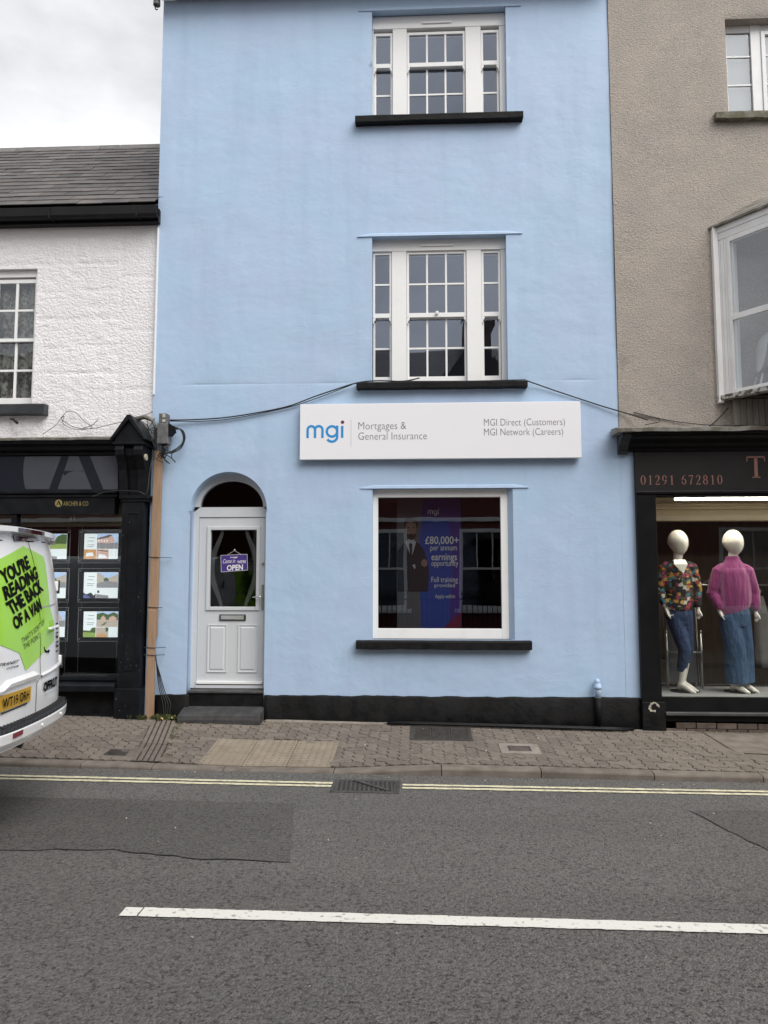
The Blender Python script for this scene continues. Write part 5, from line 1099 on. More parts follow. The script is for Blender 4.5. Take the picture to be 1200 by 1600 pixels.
m = MB(); m.add([(e0.x,e0.y,zt),(e1.x,e1.y,zt),(e2.x,e2.y,zt),(e2.x,.0,zt+.42),(4.02,.0,zt+.34),(3.46,.0,zt+.02)], [(0,1,4,5),(1,2,3,4)]); m.add([(e0.x,e0.y,zt-.025),(e1.x,e1.y,zt-.025),(e2.x,e2.y,zt-.025),(e2.x,.0,zt-.025),(3.46,.0,zt-.025)], [(4,3,2,1,0)])
m.add([(e0.x,e0.y,zt),(e1.x,e1.y,zt),(e1.x,e1.y,zt-.025),(e0.x,e0.y,zt-.025)], [(0,1,2,3)]); m.add([(e1.x,e1.y,zt),(e2.x,e2.y,zt),(e2.x,e2.y,zt-.025),(e1.x,e1.y,zt-.025)], [(0,1,2,3)]); m.add([(e0.x,e0.y,zt),(3.46,0,zt+.02),(3.46,0,zt-.025),(e0.x,e0.y,zt-.025)], [(0,1,2,3)])
m.build('bay_roof', M_LEAD, bay, fixn=False)
m = MB(); bay_box(m, 0, LEN, -.08,-.07, bz0, bz1); 
for k in range(34): x = 3.63+.068*k; box('apron_board', M_BOARD, bay, x+.002, x+.066, -.10-.003*(k%2), -.012, 3.44, bz0+.002, .004)
m = MB(); a,b,c,d_ = 3.55,7.6,bz0-.0,bz1+.05; m.add([(a,-.01,c),(b,-.01,c),(b,2.4,c),(a,2.4,c),(a,-.01,d_),(b,-.01,d_),(b,2.4,d_),(a,2.4,d_)], [(0,1,2,3),(4,7,6,5),(1,5,6,2),(2,6,7,3),(3,7,4,0)]); m.build('bay_room', M_ROOM, gh, fixn=False)
m = MB(); m.add([(3.56,-.06,bz0+.062),(4.15,-.80,bz0+.062),(7.1,-.80,bz0+.062),(7.1,-.01,bz0+.062),(3.56,-.01,bz0+.062)], [(0,1,2,3,4)]); m.build('bay_floor', M_ROOM, bay, fixn=False)
# pale things seen through the bay glass
M_PALE = pmat('pale_moulded_plastic', (.72,.73,.72), (.66,.67,.66), rough=.4)
ch = empty('shell_chair', (4.0,-.20,bz0+.07), 'pale moulded chair standing behind the bay window glass', 'chair')
m = MB(); rg = []
for i in range(13):
    t_ = i/12; x = 3.88+.04*math.sin(t_*3)+.34*max(0,t_-.45)**1.2; z = 4.02+.50*min(t_,.72)/.72+.02*math.sin(t_*6)-.42*max(0,t_-.72); w = .07+.13*math.sin(math.pi*min(1,t_*1.02))**.7
    rg.append([(x-.018,-.22-w,z),(x+.02,-.22-w*.5,z+.03),(x+.025,-.22+w*.5,z+.03),(x-.018,-.22+w,z),(x-.03,-.22,z-.012)])
m.loft(rg); o = m.build('shell', M_PALE, ch, smooth=True); md = o.modifiers.new('s','SUBSURF'); md.levels = md.render_levels = 2
m = MB()
for dx in (-.02,.16): m.tube([(3.94+dx,-.20,4.02),(3.90+dx*1.8,-.22,bz0+.07)], .012, 8); m.tube([(3.94+dx,-.05,4.02),(3.90+dx*1.8,0,bz0+.07)], .012, 8)
m.build('legs', M_PALE, ch, smooth=True)
t = empty('white_table', (4.5,-.1,bz0+.07), 'white table edge behind the bay window glass', 'table')
box('table_top', M_PALE, t, 4.02,5.2,-.30,.4,4.13,4.16,.006)
for xx, y_ in ((4.12,-.22),(4.12,.32),(5.1,-.22),(5.1,.32)): MB().tube([(xx,y_,4.13),(xx-.04,y_,bz0+.07)], .016, 8).build('leg', M_PALE, t, smooth=True)

# ---- black shopfront
SFX1 = 7.5
G_RSHOP = glass_mat('clothes_shop_glass', .055, (.90,.92,.91), edge=.3)
m = MB(); m.box(2.493,SFX1,-.02,.03,2.62,3.40); m.box(2.733,SFX1,-.03,.05,.19,.345)
rs = m.build('shopfront', M_BLACKW, gh)
m = MB(); rg = []; n = 60
for i in range(n+1):
    x = 2.235+(SFX1-2.235)*i/n; w = fbm(x,3,3)*.010; w2 = fbm(x,8,6)*.006; rg.append([(x,-.33+w2,3.335+w),(x,-.335+w2,3.375+w),(x,-.25,3.40+w),(x,-.02,3.425+w),(x,-.02,3.335)])
m.loft(rg).build('lead_flashing', M_LEAD, rs)
m = MB(); prof = [(-.02,3.15),(-.07,3.15),(-.075,3.185),(-.11,3.20),(-.13,3.235),(-.20,3.27),(-.24,3.30),(-.30,3.31),(-.305,3.334),(-.02,3.334)]
m.prism(prof, 2.41, SFX1, 0); m.build('cornice', M_BLACKW, rs)
m = MB(); m.prism([(-.02,3.12),(-.06,3.12),(-.07,3.16),(-.10,3.175),(-.11,3.21),(-.17,3.25),(-.21,3.28),(-.27,3.29),(-.275,3.331),(-.02,3.331)], 2.30, 2.409, 0); m.build('cornice_end', M_DSTONE, rs, bevel=.004)
M_FASK = pmat('charcoal_fascia', (.014,.013,.013), (.017,.016,.016), scale=4, rough=.5, spec=.2)
box('fascia', M_FASK, rs, 2.487, SFX1, -.055, -.0205, 2.69, 3.149, .003)
box('fascia_bead', M_BLACKW, rs, 2.487, SFX1, -.075, -.0205, 2.655, 2.689, .006)
M_COPPER = pmat('copper_lettering', (.27,.125,.10), (.25,.115,.09), scale=4, rough=.4)
FY = -.0565
def serif(parent, ch_, x, z, h):
    m = MB(); w = h*.11; t_ = h*.05; W = h*.52
    S = lambda pts, ww: ribbon(m, [(x+a*h, z+b*h) for a, b in pts], [q*h for q in ww] if isinstance(ww, list) else ww*h, FY)
    def ring(cx, cz, rx, rz, a0=0, a1=360, n=24, thick=.11, thin=.04):
        pts = [(cx+rx*math.cos(R(a0+(a1-a0)*i/n)), cz+rz*math.sin(R(a0+(a1-a0)*i/n))) for i in range(n+1)]
        S(pts, [thin+(thick-thin)*abs(math.cos(R(a0+(a1-a0)*i/n)))**1.5 for i in range(n+1)])
    if ch_ == '0': ring(.26,.5,.20,.46)
    elif ch_ == '1': S([(.27,.02),(.27,.98)], .11); S([(.27,.95),(.20,.88),(.10,.82)], .045); S([(.12,.02),(.42,.02)], .04)
    elif ch_ == '2': S([(.08,.74),(.10,.86),(.18,.95),(.28,.96),(.38,.90),(.43,.76),(.40,.60),(.30,.42),(.16,.22),(.08,.06)], [.09,.06,.045,.05,.09,.12,.11,.07,.05,.05]); S([(.06,.045),(.44,.045),(.48,.20)], [.09,.09,.03])
    elif ch_ == '9': ring(.25,.68,.18,.28); S([(.43,.68),(.42,.45),(.35,.22),(.22,.06),(.12,.02)], [.10,.11,.09,.05,.03])
    elif ch_ == '6': ring(.27,.32,.18,.28); S([(.09,.32),(.10,.55),(.18,.78),(.30,.93),(.42,.98)], [.10,.11,.09,.05,.03])
    elif ch_ == '7': S([(.05,.92),(.48,.92)], .09); S([(.05,.95),(.05,.76)], .04); S([(.46,.92),(.34,.62),(.25,.30),(.22,.02)], [.05,.07,.10,.11])
    elif ch_ == '8': ring(.26,.72,.155,.24,thick=.10); ring(.26,.27,.19,.25,thick=.11)
    elif ch_ == 'T': S([(.42,.02),(.42,.96)], .15); S([(.02,.96),(.82,.96)], .07); S([(.035,.98),(.02,.74)], [.06,.03]); S([(.805,.98),(.82,.74)], [.06,.03]); S([(.24,.025),(.60,.025)], .05)
    m.build('lettering', M_COPPER, parent, fixn=False)
x = 2.549
for c in '01291 672810':
    if c != ' ': serif(rs, c, x, 2.762, .112)
    x += .0815 if c != ' ' else .055
serif(rs, 'T', 3.755, 2.835, .252)
m = MB(); m.add([(4.008,FY,3.088),(4.25,FY,3.088),(4.25,FY,3.075),(4.03,FY,3.07),(4.01,FY,3.03)], [(0,1,2,3,4)]); ribbon(m, [(4.13,2.84),(4.13,3.08)], .04, FY+.0003); m.build('lettering', M_COPPER, rs, fixn=False)
m = MB(); m.box(2.492,2.715,-.06,.03,-.08,2.655); pl_ = m.build('pilaster', M_BLACKW, rs, bevel=.005)
m = MB(); m.box(2.487,2.742,-.085,.03,-.08,.30); m.build('pilaster_base', M_BLACKP, rs, bevel=.008)
M_CHIP = pmat('chipped_cream_paint', (.50,.46,.38), (.30,.27,.22), scale=20, rough=.9)
m = MB(); pts = [(2.615+.05*math.cos(R(18*i))*(1+.15*random.uniform(-1,1)), .245+.045*math.sin(R(18*i))*(1+.15*random.uniform(-1,1))) for i in range(20)]; ribbon(m, pts[:17], [random.uniform(.008,.035) for i in range(17)], -.0862); m.build('chipped_paint', M_CHIP, rs, fixn=False)
box('head_rail', M_BLACKW, rs, 2.716, SFX1, -.05, .03, 2.627, 2.654, .004)
MB().add([(2.716,-.008,.345),(SFX1,-.008,.345),(SFX1,-.008,2.627),(2.716,-.008,2.627)], [(0,1,2,3)]).build('pane', G_RSHOP, rs, fixn=False)
box('sill', pmat('worn_metal_sill', (.05,.05,.052), (.08,.08,.08), rough=.4), rs, 2.743, SFX1, -.10, -.031, .155, .189, .005)
box('stall_riser', M_BLACKW, rs, 2.743, SFX1, -.029, .04, .08, .189, .003)
M_BRICKD = pmat('dirty_brown_brick', (.075,.055,.045), (.12,.09,.075), scale=10, rough=.9, bump=.5, bscale=60, rnd=.25)
for r_ in range(2):
    for k in range(20):
        x = 2.75+.225*k+(.11 if r_ else 0); box('brick', M_BRICKD, rs, x+.004, x+.218, -.055-random.uniform(0,.006), -.03, -.055+.066*r_-.012*(x-2.75), .005+.066*r_-.012*(x-2.75), .004)
# interior
M_SHOPW = pmat('brown_panelling', (.085,.062,.045), (.06,.045,.033), scale=3, rough=.7, stretch=(4,1,1))
M_CEIL = pmat('cream_ceiling', (.46,.38,.26), (.42,.345,.235), rough=.8)
M_DISPF = pmat('grey_display_floor', (.30,.30,.30), (.26,.26,.26), scale=5, rough=.5)
m = MB(); a,b,c,d_ = 2.55,SFX1,-.05,2.78; m.add([(a,.04,c),(b,.04,c),(b,4.2,c),(a,4.2,c),(a,.04,d_),(b,.04,d_),(b,4.2,d_),(a,4.2,d_)], [(0,1,2,3),(1,5,6,2),(2,6,7,3),(3,7,4,0)]); m.build('room', M_SHOPW, rs, fixn=False)
box('ceiling', M_CEIL, rs, 2.56, SFX1, .05, 4.1, 2.70, 2.775, 0)
box('bulkhead', M_CEIL, rs, 2.56, SFX1, 1.5, 1.7, 2.46, 2.699, .01)
box('bulkhead_moulding', M_CEIL, rs, 2.56, SFX1, 1.44, 1.4999, 2.61, 2.65, .01)
box('display_floor', M_DISPF, rs, 2.56, SFX1, .02, 1.0, .24, .335, .004)
t = empty('ceiling_light', (4.8,.5,2.66), 'long white strip light along the ceiling of the clothes shop window', 'lamp')
box('lamp_housing', M_UPVC, t, 3.04, 7.3, .20, .36, 2.642, 2.6995, .004)
M_TUBE = pmat('lit_tube', (.9,.9,.85), (.9,.9,.85), emit=(1.0,.93,.78), estr=13.0)
MB().box(3.06,7.28,.21,.35,2.622,2.6415).build('diffuser', M_TUBE, t)
# ---- clothes rails and garments deeper inside
def garment(xc, yc, z1, h, w, mat, lab, thick=.07, turn=0.0):
    t = empty('hanging_garment', (xc,yc,z1-h), lab, 'garment', 'garments on the shop rail')
    m = MB(); rg = []
    for i in range(9):
        q = i/8; z = z1-.05-(h-.05)*q; ww = w*(.35+.65*min(1,q*4))*(1+.10*q); th = thick*(.5+.5*min(1,q*4)); r_ = []
        for k in range(20):
            a = 2*math.pi*k/20; f = 1+.12*math.sin(5*a+xc*7)*q; u = ww/2*math.cos(a)*f; v = th*math.sin(a)*f; r_.append((xc+u*math.cos(turn)-v*math.sin(turn), yc+u*math.sin(turn)+v*math.cos(turn), z))
        rg.append(r_)
    m.loft(rg).build('cloth', mat, t, smooth=True)
    m = MB(); m.tube([(xc,yc,z1-.06),(xc,yc,z1),(xc+.02,yc,z1+.03),(xc,yc,z1+.05)], .004, 6); m.build('hanger', M_SATIN, t)
C_ = lambda n, c: pmat(n, c, tuple(q*.7 for q in c), scale=9, rough=.9, bump=.3, bscale=60, sheen=.2)
gl = [(3.45,1.55,1.55,1.1,.30,C_('taupe_cloth',(.20,.165,.14)),'taupe long coat hanging between the two mannequins'),(3.62,1.6,1.5,.75,.26,C_('stone_cloth',(.27,.23,.20)),'stone-coloured jacket hanging just left of the purple jumper mannequin'),
      (4.3,1.6,1.5,.9,.3,C_('olive_cloth',(.06,.06,.045)),'dark olive garment hanging to the right of the purple jumper mannequin'),(2.95,1.7,1.5,.8,.26,C_('black_cloth',(.018,.018,.02)),'black garment hanging behind the patterned blouse mannequin'),(3.25,1.75,1.5,.9,.2,C_('brown_cloth',(.09,.06,.05)),'brown garment hanging behind the patterned blouse mannequin'),(4.6,1.7,1.5,1.0,.24,C_('grey_cloth',(.12,.12,.12)),'grey garment at the right end of the rail in the clothes shop')]
for q in gl: garment(*q, turn=random.uniform(.5,1.1))
t = empty('clothes_rail', (3.8,1.65,0), 'metal clothes rail behind the mannequins in the clothes shop', 'rail')
MB().tube([(2.85,1.65,1.60),(5.0,1.65,1.60)], .014, 8).build('bar', M_SATIN, t, smooth=True)
for xx in (2.87,4.98): MB().tube([(xx,1.65,-.04),(xx,1.65,1.60)], .014, 8).build('upright', M_SATIN, t, smooth=True)
t = empty('clothes_rail', (3.5,1.05,1.6), 'slanting silver display arm between the two mannequins', 'rail')
m = MB(); m.tube([(3.46,.95,1.58),(3.60,.80,1.66)], .012, 8); m.build('arm', M_SATIN, t); MB().tube([(3.46,.95,1.59),(3.46,.98,.336)], .012, 8).build('stem', M_SATIN, t)
# grey mirror on a stand behind the first mannequin
t = empty('mirror_stand', (3.2,.85,.335), 'grey mirror in a pale metal stand behind the patterned blouse mannequin', 'mirror')
M_MIRR = pmat('grey_mirror', (.20,.22,.23), (.18,.20,.21), rough=.12, metallic=.6)
for xx in (3.05,3.47): MB().tube([(xx,.80,.336),(xx,.80,1.02)], .014, 8).build('post', M_SATIN, t, smooth=True); 
for xx in (3.05,3.47): MB().ell((xx,.80,1.025), (.02,.02,.02), 10, 6).build('knob', M_SATIN, t, smooth=True)
MB().tube([(3.05,.80,.78),(3.47,.80,.775)], .013, 8).build('crossbar', M_SATIN, t, smooth=True)
m = MB(); m.obox((3.085,.84,.40), (.35,0,0), (0,.015,0), (0,.09,.95)); m.build('mirror', M_MIRR, t)
for xx in (3.075,3.44): m = MB(); m.obox((xx,.825,.40), (.012,0,0), (0,.03,0), (0,.09,.95)); m.build('mirror_edge', M_SATIN, t)

# ---- mannequins
M_MANN = pmat('cream_mannequin', (.74,.70,.62), (.70,.66,.58), scale=3, rough=.18, coat=.3)
def organic(o, vox, it=4):
    a = o.modifiers.new('remesh','REMESH'); a.mode = 'VOXEL'; a.voxel_size = vox; a.use_smooth_shade = True
    b = o.modifiers.new('smooth','SMOOTH'); b.factor = .5; b.iterations = it
def limb(m, pts, rad, sq=1.0, n=14):      # tapered limb through points with elliptical rings
    P_ = []; Q_ = []
    for i in range(len(pts)-1):
        for k in range(4): t = k/4; P_.append(Vector(pts[i]).lerp(Vector(pts[i+1]), t)); Q_.append(rad[i]+(rad[i+1]-rad[i])*t)
    P_.append(Vector(pts[-1])); Q_.append(rad[-1]); m.tube(P_, Q_, n)
def rings(m, sec):                         # torso: (x, y, z, rx, ry)
    m.loft([[(x+rx*math.cos(2*math.pi*k/24), y+ry*math.sin(2*math.pi*k/24), z) for k in range(24)] for x,y,z,rx,ry in sec])
def hand(m, w, d, side, face):
    w = Vector(w); d = Vector(d).normalized(); s = Vector((side*.35, -.9*face, 0)).normalized(); p = w+d*.072
    limb(m, [w, w+d*.03, p], [.019,.024,.023])
    for k, (o_, l_) in enumerate(((-.027,.054),(-.009,.066),(.009,.062),(.026,.048))):
        b = w+d*.066+s*o_*.8; inward = Vector((-side*.35, 0, 0)); limb(m, [b, b+d*l_*.5+s*o_*.15, b+d*l_+inward*.035], [.0098,.0088,.0070], n=8)
    b = w+d*.03+s*.022; limb(m, [b, b+d*.035+s*.025, b+d*.065+s*.028], [.012,.010,.008], n=8)
def foot(m, a, d):
    a = Vector(a); d = Vector(d); d.z = 0; d.normalize()
    limb(m, [a+Vector((0,0,.10)), a+Vector((0,0,.03))-d*.02, a-d*.04], [.038,.04,.030]); limb(m, [a+Vector((0,0,.055)), a+d*.08+Vector((0,0,.02)), a+d*.15+Vector((0,0,-.012)), a+d*.19+Vector((0,0,-.017))], [.042,.038,.028,.014])
def mannequin(x, y, lab, spec):
    t = empty('mannequin', (x, y, .335), lab, 'mannequin', 'mannequins in the clothes shop window', local=True)
    m = MB()
    hx = spec['head']
    def egg(p): 
        k = 1-.24*max(0,-p.z)**1.2; q = Vector((p.x*k, p.y*k, p.z)); q.x += .18*max(0,-p.z); q.y -= .10*max(0,-p.z); return q
    m.ell((hx,0,1.785), (.122,.13,.155), 24, 16, egg)
    limb(m, [(hx+.01,.01,1.70),(hx*.5,.015,1.58),(0,.02,1.50)], [.058,.055,.075]); rings(m, [(0,.02,.90,.15,.11),(0,.02,1.05,.13,.095),(0,.015,1.25,.15,.105),(0,.01,1.42,.165,.10),(0,.015,1.52,.12,.075),(0,.02,1.57,.06,.05)])
    for s_, arm in spec['arms'].items():
        sd = -1 if s_ == 'l' else 1; limb(m, [(sd*.10,.015,1.50)]+arm, [.05,.05,.038,.024]); d_ = Vector(arm[-1])-Vector(arm[-2]); hand(m, arm[-1], d_+Vector((0,-.02,0)), sd, 1)
    for lg in spec['legs']:
        limb(m, lg['p'], [.09,.06,.036]); foot(m, lg['foot'], lg['dir'])
    b = m.build('body', M_MANN, t, recentre=False); organic(b, .0075, 3)
    return t
blm = bpy.data.materials.new('patterned_blouse'); blm.use_nodes = True; tt = blm.node_tree; bb = tt.nodes['Principled BSDF']; bb.inputs['Roughness'].default_value = .8
tc = tt.nodes.new('ShaderNodeTexCoord'); mp = tt.nodes.new('ShaderNodeMapping'); mp.inputs['Scale'].default_value = (1,.5,1.15); vo = tt.nodes.new('ShaderNodeTexVoronoi'); vo.distance = 'CHEBYCHEV'; vo.inputs['Scale'].default_value = 23; rp = tt.nodes.new('ShaderNodeValToRGB'); rp.color_ramp.interpolation = 'CONSTANT'
sp = tt.nodes.new('ShaderNodeSeparateColor'); n_ = tt.nodes.new('ShaderNodeTexNoise'); n_.inputs['Scale'].default_value = 9; n_.inputs['Detail'].default_value = 3
L = tt.links.new; L(tc.outputs['Object'], mp.inputs['Vector']); ad = tt.nodes.new('ShaderNodeMix'); ad.data_type = 'VECTOR'; ad.inputs['Factor'].default_value = .08; L(mp.outputs[0], ad.inputs['A']); L(n_.outputs['Color'], ad.inputs['B']); L(tc.outputs['Object'], n_.inputs['Vector'])
L(ad.outputs['Result'], vo.inputs['Vector']); L(vo.outputs['Color'], sp.inputs[0]); L(sp.outputs[0], rp.inputs['Fac'])
cols_ = [(0,(.012,.012,.014)),(.30,(.30,.05,.035)),(.38,(.42,.23,.05)),(.48,(.02,.02,.022)),(.58,(.50,.47,.40)),(.66,(.05,.16,.19)),(.72,(.06,.07,.03)),(.80,(.30,.035,.09)),(.87,(.52,.33,.06)),(.94,(.10,.05,.03))]
while len(rp.color_ramp.elements) < len(cols_): rp.color_ramp.elements.new(.5)
for e, (p, c) in zip(rp.color_ramp.elements, cols_): e.position = p; e.color = (*c,1)
vo2 = tt.nodes.new('ShaderNodeTexVoronoi'); vo2.feature = 'DISTANCE_TO_EDGE'; vo2.inputs['Scale'].default_value = 23; L(ad.outputs['Result'], vo2.inputs['Vector']); r2 = tt.nodes.new('ShaderNodeValToRGB'); r2.color_ramp.elements[0].position = .02; r2.color_ramp.elements[1].position = .06; L(vo2.outputs['Distance'], r2.inputs['Fac'])
mx = tt.nodes.new('ShaderNodeMix'); mx.data_type = 'RGBA'; mx.blend_type = 'MULTIPLY'; mx.inputs['Factor'].default_value = .9; L(rp.outputs['Color'], mx.inputs['A']); L(r2.outputs['Color'], mx.inputs['B']); L(mx.outputs['Result'], bb.inputs['Base Color'])
M_JUMP = pmat('magenta_knit', (.25,.036,.15), (.20,.03,.12), scale=6, rough=.95, bump=.9, bscale=4.5, bdetail=6, bdist=.05, stretch=(3,3,.6), sheen=.3)
M_JEAN1 = pmat('dark_denim', (.018,.036,.085), (.028,.052,.11), scale=7, rough=.9, bump=.9, bscale=11, bdist=.035, stretch=(1.6,1.6,1))
M_JEAN2 = pmat('mid_denim', (.028,.062,.125), (.042,.088,.16), scale=7, rough=.9, bump=.9, bscale=9, bdist=.04, stretch=(2,2,.7))
M_BASE = pmat('black_glass_base', (.01,.01,.01), rough=.08)
A1 = {'l':[(-.165,.01,1.48),(-.225,.03,1.22),(-.165,-.03,.985)], 'r':[(.165,.01,1.48),(.225,.03,1.22),(.215,-.03,.985)]}
m1 = mannequin(3.115, .48, 'faceless cream mannequin in a multicoloured patterned blouse and slim dark jeans', dict(head=.01, arms=A1, legs=[dict(p=[(-.07,0,.92),(.03,-.06,.50),(.0,.0,.12)], foot=(.0,.0,.03), dir=(.55,-.8,0)), dict(p=[(.07,.02,.92),(.09,.03,.50),(.045,.10,.12)], foot=(.05,.10,.03), dir=(.65,-.7,0))]))
m = MB(); rings(m, [(-.01,.02,.955,.150,.12),(-.01,.015,1.0,.172,.13),(0,.015,1.15,.168,.122),(0,.01,1.32,.178,.128),(0,.01,1.44,.178,.112),(0,.015,1.53,.135,.085),(-.0,.02,1.565,.085,.065)])
for s_, arm in A1.items():
    sd = -1 if s_ == 'l' else 1; limb(m, [(sd*.10,.015,1.49)]+arm[:-1]+[(arm[-1][0],arm[-1][1],arm[-1][2]+.02)], [.075,.075,.066,.042])
o = m.build('blouse', blm, m1, recentre=False); organic(o, .010, 4)
m = MB(); m.add([(-.085,-.128,1.52),(.075,-.128,1.52),(.02,-.136,1.405)], [(0,1,2)]); m.add([(-.085,-.128,1.52),(.075,-.128,1.52),(.06,-.085,1.575),(-.07,-.085,1.575)], [(0,1,2,3)]); m.build('neckline', M_MANN, m1, recentre=False, fixn=False)
m = MB(); rings(m, [(0,.02,.80,.14,.115),(0,.02,.92,.165,.125),(0,.02,1.0,.155,.115)])
limb(m, [(-.07,0,.90),(.03,-.06,.50),(.0,-.005,.245)], [.100,.076,.057]); limb(m, [(.07,.02,.90),(.09,.03,.50),(.045,.095,.24)], [.098,.072,.056])
o = m.build('jeans', M_JEAN1, m1, recentre=False); organic(o, .010, 4)
MB().tube([(.05,.05,.001),(.05,.05,.010)], .17, 32).build('base_plate', M_BASE, m1, recentre=False)
A2 = {'l':[(-.165,.01,1.44),(-.245,.03,1.17),(-.185,-.03,.965)], 'r':[(.175,.01,1.44),(.255,.03,1.17),(.245,-.02,.955)]}
m2 = mannequin(3.765, .48, 'faceless cream mannequin in a magenta jumper and wide blue jeans', dict(head=.015, arms=A2, legs=[dict(p=[(-.07,0,.92),(-.01,-.04,.50),(-.02,.0,.12)], foot=(-.03,.0,.03), dir=(.6,-.8,0)), dict(p=[(.08,.02,.92),(.11,.04,.50),(.10,.08,.12)], foot=(.10,.08,.03), dir=(.6,-.7,0))]))
m = MB(); rg = []
for z, rx, ry, sl in ((.92,.175,.125,.10),(1.0,.195,.14,.085),(1.12,.198,.142,.05),(1.28,.192,.14,.0),(1.42,.185,.130,0),(1.50,.145,.105,0),(1.565,.092,.082,0),(1.62,.072,.07,0)):
    rg.append([(.01+rx*math.cos(2*math.pi*k/28), .015+ry*math.sin(2*math.pi*k/28), z+sl*(math.cos(2*math.pi*k/28)*.6+.3)) for k in range(28)])
m.loft(rg)
for s_, arm in A2.items():
    sd = -1 if s_ == 'l' else 1; limb(m, [(sd*.10,.015,1.46)]+arm[:-1]+[(arm[-1][0],arm[-1][1],arm[-1][2]+.06),(arm[-1][0],arm[-1][1],arm[-1][2]+.01)], [.080,.078,.070,.052,.042])
o = m.build('jumper', M_JUMP, m2, recentre=False); organic(o, .010, 5)
m = MB(); rings(m, [(.01,.02,.78,.165,.13),(.01,.02,.92,.180,.135),(.01,.02,1.02,.165,.12)])
limb(m, [(-.07,.0,.90),(-.03,-.035,.52),(-.01,-.01,.11)], [.118,.120,.128]); limb(m, [(.08,.02,.90),(.11,.035,.50),(.115,.06,.115)], [.112,.108,.112])
o = m.build('jeans', M_JEAN2, m2, recentre=False); organic(o, .011, 3)
MB().tube([(.05,.05,.001),(.05,.05,.010)], .18, 32).build('base_plate', M_BASE, m2, recentre=False)
cable('cable', [(2.60,-.12,3.45),(2.8,-.05,3.52),(2.5,-.03,3.62),(2.9,-.03,3.52),(3.3,-.05,3.46),(3.6,-.06,3.45)], .005, 'thin wire trailing along the lead above the clothes shop cornice')
cable('cable', [(3.35,-.06,3.44),(3.45,-.05,3.52),(3.58,-.05,3.66)], .007, 'black wire rising from the clothes shop cornice towards the bay window')

# ================================================================ VAN (parked at the kerb, rear doors towards us)
VAN_O = (-2.877, -3.285, -.12)
van = empty('parked_van', VAN_O, 'white panel van with a lime green speech-bubble graphic on its rear doors', 'van', local=True)
van.rotation_euler = (0, 0, R(8))
M_VANW = pmat('white_van_paint', (.86,.86,.865), (.84,.84,.845), scale=2, rough=.22, coat=.6)
M_VANK = pmat('black_trim_plastic', (.016,.016,.017), (.024,.024,.025), scale=20, rough=.55, bump=.2, bscale=150, bdist=.002)
M_LIME = pmat('lime_vinyl', (.37,.72,.045), (.36,.70,.045), scale=2, rough=.28, coat=.4)
M_TAIL = pmat('dark_red_lamp', (.05,.004,.008), (.04,.003,.006), rough=.08, coat=.8)
M_REDR = pmat('red_reflector', (.20,.006,.02), (.17,.005,.018), scale=40, rough=.12, coat=.8)
M_PLATE = pmat('yellow_plate', (.62,.36,.025), (.59,.34,.024), scale=4, rough=.35)
M_TYRE = pmat('tyre_rubber', (.015,.015,.015), (.022,.022,.022), scale=20, rough=.8)
M_ALLOY = pmat('wheel_steel', (.35,.35,.36), (.30,.30,.31), scale=9, rough=.35, metallic=.8)
def v_hw(z): return lerp(z, [.3,.5,.8,1.0,1.35,1.6,1.85,2.0,2.1,2.17], [.90,.95,.96,.96,.955,.945,.92,.90,.87,.80])
def v_rx(z): return lerp(z, [.3,.5,.8,1.1,1.4,1.7,2.1,2.2], [.0,.0,.0,0,-.01,-.04,-.10,-.12])
def rearX(Y, z):
    t = min(1.1, abs(Y)/v_hw(z)); return v_rx(z)-.08*t**2-.10*t**6
def v_fx(z): return lerp(z, [.3,.55,.9,1.05,1.2,1.5,1.9,2.1,2.17], [-4.85,-4.97,-4.97,-4.85,-4.40,-3.95,-3.45,-3.2,-3.0])
zsv = [.62,.66,.7,.75,.8,.9,1.0,1.1,1.2,1.3,1.4,1.5,1.6,1.7,1.8,1.9,1.98,2.05,2.10,2.135,2.155]
rgs = []
for z in zsv:
    w = v_hw(z); rg = []
    for k in range(33): Y = -w*math.cos(math.pi*k/32); rg.append((rearX(Y,z), Y, z))
    for k in range(1,10): rg.append((rearX(w,z)+(v_fx(z)+.35-rearX(w,z))*k/9, w*(1-.05*(k/9)**4), z))
    for k in range(1,10): a = math.pi*k/10; rg.append((v_fx(z)+.35-.35*math.sin(a), .95*w*math.cos(a), z))
    for k in range(9,0,-1): rg.append((rearX(w,z)+(v_fx(z)+.35-rearX(w,z))*k/9, -w*(1-.05*(k/9)**4), z))
    rgs.append(rg)
m = MB(); m.loft(rgs, cap=False); n = len(rgs[0])
m.add(rgs[-1], [tuple(range(n))]); m.add(rgs[0], [tuple(range(n-1,-1,-1))])
body = m.build('body', M_VANW, van, smooth=True, recentre=False); md = body.modifiers.new('split','EDGE_SPLIT'); md.split_angle = R(50)
def VP(Y, z, off=.004): return (rearX(Y,z)+off, Y, z)
def vpoly(name, mat, pts, off, parent=body, sub=.06):
    bm = bmesh.new(); f = bm.faces.new([bm.verts.new((p[0],p[1],0)) for p in pts]); bmesh.ops.triangulate(bm, faces=bm.faces[:])
    for _ in range(5):
        es = [e for e in bm.edges if e.calc_length() > sub*1.6]
        if not es: break
        bmesh.ops.subdivide_edges(bm, edges=es, cuts=1); bmesh.ops.triangulate(bm, faces=bm.faces[:])
    bm.verts.index_update(); m = MB(); m.add([VP(v.co.x, v.co.y, off) for v in bm.verts], [tuple(v.index for v in fc.verts) for fc in bm.faces]); bm.free()
    return m.build(name, mat, parent, recentre=False, fixn=False, smooth=True)
